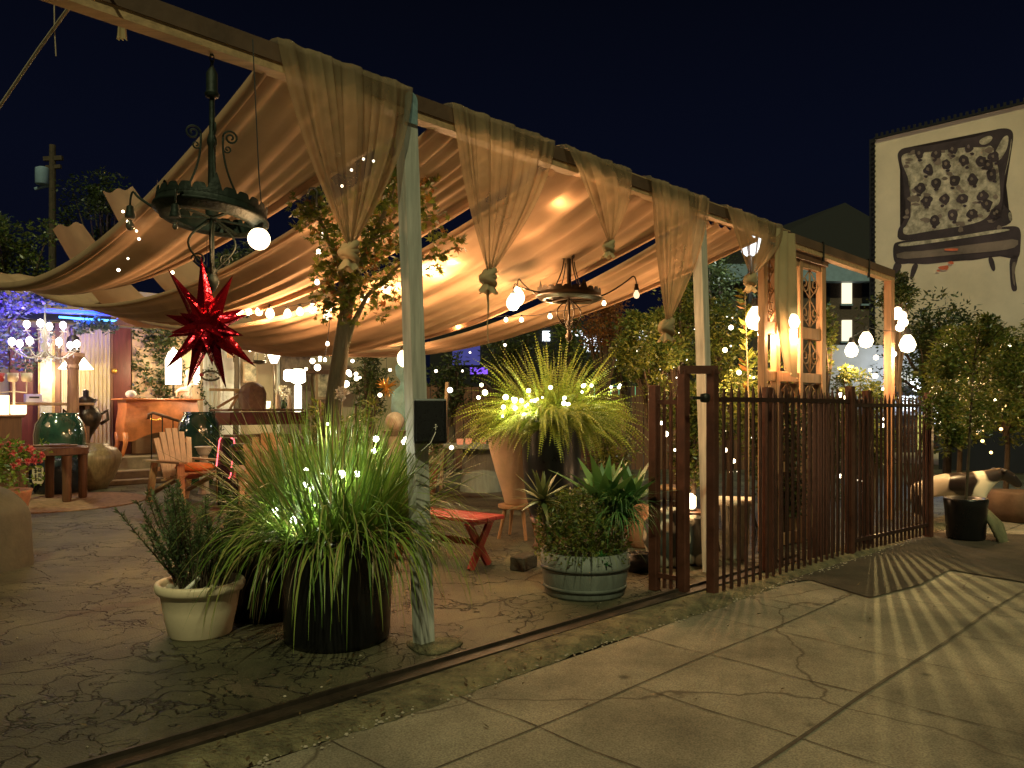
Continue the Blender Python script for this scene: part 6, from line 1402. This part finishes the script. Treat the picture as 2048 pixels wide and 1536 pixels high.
for k in range(30): clump(lf, fp_ + Vector((R.uniform(-.35, .35), R.uniform(-.3, .3), R.uniform(.4, zf + .05))), .14, 30, .07, .04)
for k in range(46):
    d = rdir(-.2, 1.4); c_ = fp_ + Vector((d.x * .42, d.y * .38, zf - .12 + d.z * .22))
    for j in range(26): fl_.leaf(c_, (rdir(-1.5, 1.5) + d * .6).normalized(), rdir(-1, 1), .055, .022)
lf.build('leaves', m_grass, t); fl_.build('flowers', leafmat('pink_petals', (.55, .05, .08), (.75, .20, .22), .3, .6, (.8, .4, .25)), t)
# bar counter in the middle with clutter
bu0, bu1, bv = fu(445, 10.6), fu(600, 10.6), 10.6; zb = PV(520, 818, bv).z
t = thing('bar_counter', W((bu0 + bu1) / 2, bv, 0), 'dark carved counter covered with bric a brac right of the white column', 'counter')
MB().box(W((bu0 + bu1) / 2, bv, zb - .02), (bu1 - bu0 + .15, .8, .05), ANG, .01).build('top', m_dkwood, t); MB().box(W((bu0 + bu1) / 2, bv, zb - .18), (bu1 - bu0, .66, .24), ANG, .01).build('apron', m_door, t); MB().box(W((bu0 + bu1) / 2, bv + .05, .46), (bu1 - bu0 - .3, .5, .84), ANG, .01).build('cabinet', m_dkwood, t)
for k, (px, kind, lab, cat) in enumerate(((470, 'frame', 'open wooden crate leaning on the left of the dark counter', 'crate'), (505, 'box', 'rounded brown chest on the dark counter', 'chest'), (535, 'candle', 'little lit candle glass on the dark counter', 'candle'), (556, 'bottle', 'slim clear bottle on the dark counter', 'bottle'), (567, 'flowers', 'small vase of white flowers at the right of the dark counter', 'vase'), (580, 'bottle', 'pale bottle at the right end of the dark counter', 'bottle'), (480, 'horse', 'carved wooden trestle figure on the dark counter', 'carving'))):
    p = PV(px, 800, bv + (-.1 if k % 2 else .12)); p = Vector((p.x, p.y, zb + .006))
    if kind == 'frame': mb = MB(); mb.bar(p + D1 * -.35 + Vector((0, 0, .02)), p + D1 * .2 + Vector((0, 0, .34)), .05, .04); mb.bar(p + D1 * -.5 + Vector((0, 0, .36)), p + D1 * .6 + Vector((0, 0, .36)), .04, .05); mb.bar(p + D1 * .1 + Vector((0, 0, .34)), p + D1 * .55 + Vector((0, 0, .0)), .05, .04); o = mb.build('wood_crate', m_adw)
    elif kind == 'box': o = MB().lathe(p, [(.26, 0), (.27, .3), (.22, .42), (.1, .5), (0, .52)], 12, 0, 1, .7).build('wood_chest', mat('brown_chest', (.17, .09, .05), .6, .4, 5, .3))
    elif kind == 'candle': o = MB().lathe(p, [(.03, 0), (.06, .04), (.065, .15), (.05, .15)], 12).build('candle_glass', e_shade, smooth=True); lamp(p + Vector((-.1, -.2, .2)), 3.5, (1, .6, .28), .03)
    elif kind == 'bottle': o = MB().lathe(p, [(.04, 0), (.045, .02), (.045, .22), (.018, .3), (.018, .4), (0, .4)], 14).build('bottle', m_statue, smooth=True)
    elif kind == 'flowers':
        o = thing('flower_vase', p, lab, cat); MB().lathe(p, [(.05, 0), (.08, .08), (.04, .2), (.06, .22)], 14).build('vase', m_glaze, o, True); mb = MB(); clump(mb, p + Vector((0, 0, .3)), .16, 110, .06, .05); mb.build('flowers', leafmat('white_petals', (.6, .55, .4), (.8, .75, .6), .3), o)
    else: mb = MB(); mb.bar(p + D1 * -.2, p + D1 * .0 + Vector((0, 0, .33)), .04, .04); mb.bar(p + D1 * .2, p + D1 * .0 + Vector((0, 0, .33)), .04, .04); mb.bar(p + D1 * -.1 + Vector((0, 0, .33)), p + D1 * .2 + Vector((0, 0, .33)), .06, .06); o = mb.build('wood_carving', m_adw)
    tag(o, lab, cat)
# globe floor lamp, hot floor lamp, hanging scale, neon frame
gl = PV(548, 712, 11.2); t = thing('globe_lamp', Vector((gl.x, gl.y, 0)), 'floor lamp with a glowing white egg shaped globe above the dark counter', 'lamp')
MB().lathe(gl, [(.06, -.15), (.12, .0), (.125, .1), (.09, .2), (0, .22)], 18).build('globe', e_shade2, t, True); MB().tube([Vector((gl.x, gl.y, .03)), gl - Vector((0, 0, .14))], .018, 8).build('pole', m_bronze, t); MB().lathe(Vector((gl.x, gl.y, 0)), [(.16, 0), (.16, .025), (.03, .05)], 16).build('foot', m_bronze, t); lamp(gl + Vector((-.05, -.25, .05)), 45, (1, .78, .48), .08, t)
fl2 = PV(596, 755, 11.4); t = thing('floor_lamp', Vector((fl2.x, fl2.y, 0)), 'brightest floor lamp with twin glowing shades left of the leaning tree', 'lamp')
MB().lathe(fl2, [(.10, -.12), (.16, -.08), (.15, .13), (.09, .18)], 18).build('lamp_shade', e_shade2, t, True); MB().lathe(fl2 + Vector((-.2, 0, .02)), [(.06, -.1), (.11, -.05), (.10, .12), (.05, .15)], 16).build('lamp_shade', e_shade2, t, True); MB().lathe(fl2 + Vector((0, 0, -.7)), [(.05, -.1), (.075, 0), (.075, .5), (.05, .56)], 14).build('glowing_stem', e_shade2, t, True); MB().tube([Vector((fl2.x, fl2.y, 0)), fl2 - Vector((0, 0, .8))], .03, 8).build('pole', m_bronze, t); lamp(fl2 + Vector((.05, -.3, .0)), 75, (1, .76, .44), .1, t)
hs_ = PV(518, 722, 11.0); t = thing('hanging_dish', hs_, 'shallow bowl hanging on three chains in front of the cream wall', 'hanging bowl'); MB().lathe(hs_, [(0, -.07), (.12, -.05), (.16, 0), (.15, .01), (0, -.02)], 20).build('bowl', m_bronze, t, True)
for k in range(3): a = k * 2.09; MB().tube([hs_ + Vector((.15 * math.cos(a), .15 * math.sin(a), 0)), hs_ + Vector((.02 * math.cos(a), 0, .42))], .005, 4).build('chain', m_iron, t)
MB().tube([hs_ + Vector((0, 0, .42)), hs_ + Vector((0, 0, .75))], .005, 4).build('cord', m_iron, t)
bx = P(448, 915, 11.0); t = thing('neon_box', Vector((bx.x, bx.y, 0)), 'black box sign edged with a bent red neon tube between the garden armchairs', 'sign')
a, b = P(430, 960, 11), P(466, 876, 11); MB().box((bx.x, 11.12, (a.z + b.z) / 2), (b.x - a.x - .02, .2, b.z - a.z), 0, .01).build('casing', m_black, t); MB().box((bx.x, 11.12, a.z / 2), (.2, .18, a.z - .01)).build('foot', m_black, t)
def neon(pts): MB().tube([P(x, y, 10.98) for x, y in pts], .009, 6).build('neon_tube', e_neon, t, True)
neon([(433, 932), (436, 905), (439, 880), (442, 876)]); neon([(462, 876), (468, 878), (469, 888)]); neon([(464, 922), (463, 935)]); neon([(462, 945), (461, 952), (458, 956)])
lamp(P(452, 950, 10.8), 2.5, (1, .05, .06), .05, t)
mb = MB(); c_ = P(482, 893, 10.9); mb.lathe(c_, [(0, -.06), (.12, -.05), (.16, 0), (.12, .04), (0, .05)], 18); mb.lathe(Vector((c_.x, c_.y, 0)), [(.16, 0), (.14, .05), (.10, .3), (.12, c_.z - .06), (0, c_.z - .05)], 18); tag(mb.build('black_stool', m_black, smooth='auto'), 'glossy black drum stool beside the red neon box', 'stool')
p = P(408, 900, 12.6); t = thing('stone_planter', Vector((p.x, p.y, 0)), 'small pale stone bowl planter right of the pale backed armchair', 'planter'); MB().lathe(Vector((p.x, p.y, p.z)), [(.07, -.08), (.09, -.05), (.13, .04), (.15, .05), (.13, .06), (0, .04)], 20).build('bowl', m_white, t, True); MB().lathe(Vector((p.x, p.y, 0)), [(.10, 0), (.08, .05), (.06, p.z - .08)], 16).build('foot', m_stone, t)
# christmas tree, teal figure, lantern, round head stone, gold star
bgt(742, 13.5, 690, 850, 48, 2600, 'dark bushy christmas tree dotted with white lights left of the nearest post', m_dkleaf, .08, .03)
string([P(700, 750, 12.4), P(712, 748, 12.4), P(713, 757, 12.4), P(692, 768, 12.4), P(684, 772, 12.4), P(697, 745, 12.4), P(720, 755, 12.4)], 'cluster of white bulbs on the dark christmas tree', r=.045, m=e_small, wire=False, mode='ball', lights=(1, 4), pw=5, group='fairy lights in plants')
string([P(655, 688, 9.5), P(625, 722, 11), P(640, 715, 11), P(612, 738, 11), P(705, 722, 11), P(690, 700, 11), P(635, 735, 11)], 'loose string of bulbs on the house front left of the leaning tree', r=.04, m=e_small, lights=(1, 4), pw=4, wire=False, mode='ball')
p = P(808, 717, 9.5); t = thing('hanging_lantern', p, 'large glowing lantern just left of the nearest post', 'lantern'); MB().ball(p, .085, 16, 12, (1, 1, 1.25)).build('globe', e_bulb, t, True); MB().lathe(p + Vector((0, 0, .1)), [(.05, 0), (.05, .03), (.015, .06)], 12).build('cap', m_bronze, t); MB().tube([p + Vector((0, 0, .15)), p + Vector((0, 0, .8))], .006, 5).build('cord', m_cable, t); lamp(p + Vector((.0, -.2, -.05)), 12, WARM, .08, t)
p = P(810, 800, 12.5); tag(MB().lathe(Vector((p.x, p.y, 0)), [(.3, 0), (.26, .5), (.2, 1.0), (.22, 1.4), (.2, 1.65), (.08, 1.75), (.07, 1.82), (.14, 1.92), (.15, 2.05), (.08, 2.16), (0, 2.18)], 22, .12).build('teal_statue', m_teal, smooth=True), 'tall greenish robed statue left of the nearest post', 'statue')
p = P(790, 843, 10.5); t = thing('stone_ball', Vector((p.x, p.y, 0)), 'pale round stone ball on a plinth above the strap grass', 'ornament'); MB().ball(p, .13, 18, 12).build('ball', m_stone, t, True); MB().lathe(Vector((p.x, p.y, 0)), [(.2, 0), (.12, .1), (.1, p.z - .2), (.2, p.z - .12)], 18).build('plinth', m_stone, t)
p = P(773, 775, 11.0); t = thing('tinsel_star', p, 'spiky gold tinsel star hanging left of the nearest post', 'star ornament'); mb = MB()
for k in range(26): d = rdir(-1.5, 1.5); mb.tube([p, p + d * .17], [.018, .002], 5)
mb.build('spikes', m_gold, t); MB().tube([p, p + Vector((0, 0, .5))], .003, 4).build('thread', m_cable, t)
string([P(812, 878, 7.0), P(808, 884, 7.0), P(817, 872, 7.0), P(903, 895, 7.4)], 'warm little bulbs low behind the nearest post', r=.022, m=e_small, wire=False, mode='ball', lights=(0, 3), pw=2.5, group='fairy lights in plants')
p = P(888, 820, 13.0); t = thing('wood_plank', Vector((p.x, p.y, 0)), 'pale upright plank leaning behind the speaker', 'plank'); MB().bar(Vector((p.x - .05, 13, 0)), Vector((p.x + .05, 13.1, P(888, 765, 13).z)), .25, .05, (1, 0, 0)).build('board', m_adw, t)
# small white rose above the grass
p = P(683, 788, 5.3); t = thing('white_flower', p - Vector((0, 0, .5)), 'single white flower on a stem above the strap grass', 'flower'); mb = MB(); clump(mb, p, .035, 60, .035, .03); mb.build('petals', leafmat('white_flower_petals', (.7, .6, .5), (.8, .72, .6), .3), t); MB().tube([p - Vector((.02, 0, .5)), p], .004, 5).build('stem', m_bark, t)
# back left trees, pole, guy rope, hanging strip
bgt(25, 16, 385, 610, 105, 4200, 'big dark tree above the canopy at the far left', m_shrub, .10, .045, 22)
bgt(215, 18, 360, 500, 90, 3200, 'dark tree behind the end of the first canvas strip', m_dkleaf, .11, .05, 18)
bgt(470, 17, 490, 600, 70, 1600, 'dark tree top seen under the canvas behind the big chandelier', m_dkleaf)
for px, hw in ((-20, 60), (330, 60), (690, 90), (820, 60)): pass
Yp = 26; t = thing('utility_pole', Vector((P(105, 400, Yp).x, Yp, 0)), 'dark utility pole with a bluish transformer at the upper left', 'utility pole')
b_ = P(105, 290, Yp); MB().tube([Vector((b_.x, Yp, 0)), b_], [.14, .10], 10).build('pole', m_dkbark, t); MB().bar(P(88, 318, Yp), P(125, 316, Yp), .12, .14).build('crossarm', m_dkbark, t); MB().bar(P(92, 335, Yp), P(122, 333, Yp), .1, .12).build('crossarm', m_dkbark, t)
c_ = P(85, 352, Yp - .1); MB().lathe(c_, [(.2, -.28), (.22, -.25), (.22, .25), (.12, .3)], 14).build('transformer', m_bluew, t, 'auto'); MB().tube([P(70, 378, Yp), P(92, 372, Yp), P(104, 372, Yp)], .05, 6).build('bracket', m_bluew, t)  # transformer tinted pale blue in place of bluish light on it
tag(MB().tube([P(-60, 300, 4.2), P(0, 212, 4.0), P(80, 95, 3.7), P(155, -8, 3.4), P(240, -130, 3.1)], .008, 7).build('guy_rope', m_rope, smooth=True), 'pale guy rope crossing the dark sky at the upper left', 'rope')
rows = []
for j in range(8): rows.append([P(243 + (i - 4) * (2.2 + .5 * math.sin(j)), -20 + 98 * j / 7, 3.55) + Vector((0, .02 * math.sin(i * 2), 0)) for i in range(9)])
tag(MB().grid(rows).build('hanging_strip', m_burlap2, None, True), 'short frayed burlap end hanging from above at the upper left', 'fabric strip')
tag(MB().tube([P(108, -20, 3.6), P(109, 60, 3.6), P(112, 112, 3.6)], .0025, 5).build('loose_cord', m_rope), 'thin loose cord hanging from above in the dark sky', 'cord')

# more of the clutter and light at the back
t = thing('leaf_garland', PV(560, 672, 10.9), 'leafy garland with pale blossoms hanging under the canvas edge left of the tree', 'garland')
lf = MB(); fl_ = MB(); pts = [PV(452 + 16 * i, 650 + 18 * math.sin(i * .5) + i * 1.6, 10.9) for i in range(17)]
MB().tube(pts, .015, 5).build('vine', m_dkbark, t)
for p in pts: clump(lf, p, .20, 60, .09, .04, R, (1, 1, .9), .3); clump(fl_, p + Vector((0, -.05, -.05)), .14, 7, .07, .05)
lf.build('leaves', m_shrub, t); fl_.build('blossoms', leafmat('pale_blossom', (.6, .5, .3), (.8, .7, .5), .3), t)
for px, py, Y, sc_, lab, mm_ in ((640, 800, 11.5, 1.0, 'pale flowering pot plant beside the brightest floor lamp', m_shrub), (712, 812, 11.0, 1.0, 'leafy pot plant in front of the dark christmas tree', m_shrub), (850, 850, 12.5, .8, 'small potted bush under the teal statue', m_dkleaf), (1000, 850, 14.5, 1.0, 'potted bush by the board wall left of the fern', m_dkleaf), (1225, 905, 9.8, .9, 'low bushy pot plant right of the tall dark pot', m_shrub)):
    c_ = P(px, py, Y); b_ = Vector((c_.x, Y, 0)); t = thing('potted_plant', b_, lab, 'potted plant', 'pot plants on the patio')
    MB().lathe(b_, [(.16, 0), (.22, .36), (.24, .40), (.20, .38), (0, .36)], 22).build('pot', m_terra, t, True); lf = MB()
    for k in range(9): clump(lf, Vector((c_.x + R.uniform(-.22, .22), Y + R.uniform(-.2, .2), R.uniform(.5, max(.7, c_.z + .15)))), .2 * sc_, 90, .09, .035)
    MB().tube([b_ + Vector((0, 0, .35)), Vector((c_.x, Y, max(.7, c_.z)))], .02, 6).build('stem', m_dkbark, t); lf.build('leaves', mm_, t)
for px, py, v, w_, h_, lab, c1_ in ((500, 745, 12.75, .34, .46, 'small framed landscape on the cream wall', (.25, .30, .18)), (466, 700, 12.75, .26, .34, 'little gilt framed portrait by the white trim board', (.30, .16, .08)), (650, 770, 12.75, .5, .7, 'tall framed dark print behind the leaning tree', (.16, .12, .10))):
    p = PV(px, py, v); t = thing('picture_frame', p, lab, 'picture'); MB().box(p, (w_, .04, h_), ANG, .006).build('frame', m_adw, t); MB().box(p - D2 * .024, (w_ * .8, .01, h_ * .82), ANG).build('canvas', mat('picture', c1_, .6, .8, 6, .1, col2=(.5, .4, .25)), t)
def stool_chair(loc, rz, lab):
    t = thing('wood_chair', loc, lab, 'chair', 'plain wooden chairs at the back'); M = Matrix.Rotation(rz, 3, 'Z'); L = Vector(loc)
    def q(x, y, z): return L + M @ Vector((x, y, z))
    MB().box(q(0, 0, .45), (.42, .42, .035), rz, .008).build('seat', m_adw, t)
    for x in (-.18, .18):
        for y in (-.18, .18): MB().bar(q(x, y, 0), q(x, y, .435), .035, .035).build('leg', m_adw, t)
    for y in (-.18, .18): MB().bar(q(-.18, y, .47), q(-.26, y, .95), .035, .03).build('back_post', m_adw, t)
    for z in (.6, .72, .84): MB().bar(q(-.20 - (z - .47) * .16, -.16, z), q(-.20 - (z - .47) * .16, .16, z), .02, .06).build('back_slat', m_adw, t)
stool_chair(Vector((-1.45, 13.4, 0)), .4, 'wooden chair left of the grey drum table'); stool_chair(Vector((.45, 13.6, 0)), 2.8, 'wooden chair half hidden behind the beige urn'); stool_chair(Vector((1.9, 9.2, 0)), 2.5, 'wooden chair behind the agave by the iron gate')
string([P(940, 705, 12), P(925, 742, 12), P(1010, 690, 12), P(1290, 700, 10.5), P(1240, 770, 10.5), P(860, 700, 12), P(872, 742, 12)], 'scattered warm bulbs among the dark trees around the fern', r=.022, m=e_small, wire=False, mode='ball', lights=(0, 3, 5), pw=6, group='fairy lights in plants')

# leaf litter and grit on the ground
mb = MB(); rl = random.Random(21)
for i in range(520):
    if rl.random() < .6: c_ = W(rl.uniform(-3.5, 6.5), rl.gauss(-.62, .12), .032)
    else: c_ = W(rl.uniform(-4, 6), rl.uniform(-.3, 5), .006)
    if rl.random() < .10: c_ = W(rl.uniform(-3, 7), rl.uniform(-3.2, -.8), .004)
    d = Vector((rl.uniform(-1, 1), rl.uniform(-1, 1), rl.uniform(0, .3))).normalized(); mb.leaf(c_ + Vector((0, 0, .006)), d, Vector((0, 0, 1)), rl.uniform(.015, .05), rl.uniform(.008, .02), rl.uniform(-.006, .006))
o = mb.build('leaf_litter', leafmat('dead_leaves', (.05, .035, .018), (.20, .13, .06), .1)); o['kind'] = 'stuff'; o['label'] = 'scattered dead leaves along the curb and across the patio'
mb = MB()
for i in range(700):
    c_ = W(rl.uniform(-4, 7), rl.gauss(-.74, .03) if rl.random() < .7 else rl.uniform(-.36, 3), .004); q_ = rl.uniform(.003, .009); mb.ball(c_, q_, 5, 4, (1.2, 1, .7))
o = mb.build('grit', m_stone); o['kind'] = 'stuff'; o['label'] = 'loose grit and crumbs of concrete along the pavement edge'

string([P(1958, 862, 8.9), P(1905, 700, 9.3), P(1890, 690, 9.4), P(1880, 845, 9.2), P(2020, 690, 9.6), P(1990, 800, 9.0)], 'added fairy bulbs lighting the street tree crown at the right', r=.022, m=e_small, wire=False, mode='ball', lights=(0, 1, 5), pw=13, col=(1.0, .64, .27), group='fairy lights in plants')  # fill lamps for the crown; the bulbs around them are made up
string([P(500, 700, 11.6), P(640, 720, 11.2), P(780, 740, 11.5), P(730, 700, 11.3), P(475, 690, 11.6), P(900, 780, 12.0), P(760, 790, 11.8), P(670, 760, 11.4)], 'added bulbs lighting the house front behind the leaning tree', r=.034, m=e_small, wire=False, mode='ball', lights=(0, 1, 2, 3, 7), pw=17)  # added fill light for the house front, dressed as small bulbs
string([P(1450, 700, 8.3), P(1462, 655, 8.5), P(1430, 760, 8.3), P(1478, 745, 8.2)], 'added warm bulbs brightening the yellow lit shrub right of the worn whitish post', r=.024, m=e_small, wire=False, mode='ball', lights=(0, 2), pw=16, group='fairy lights in plants')  # extra light on this shrub; bulbs invented to carry the lamps
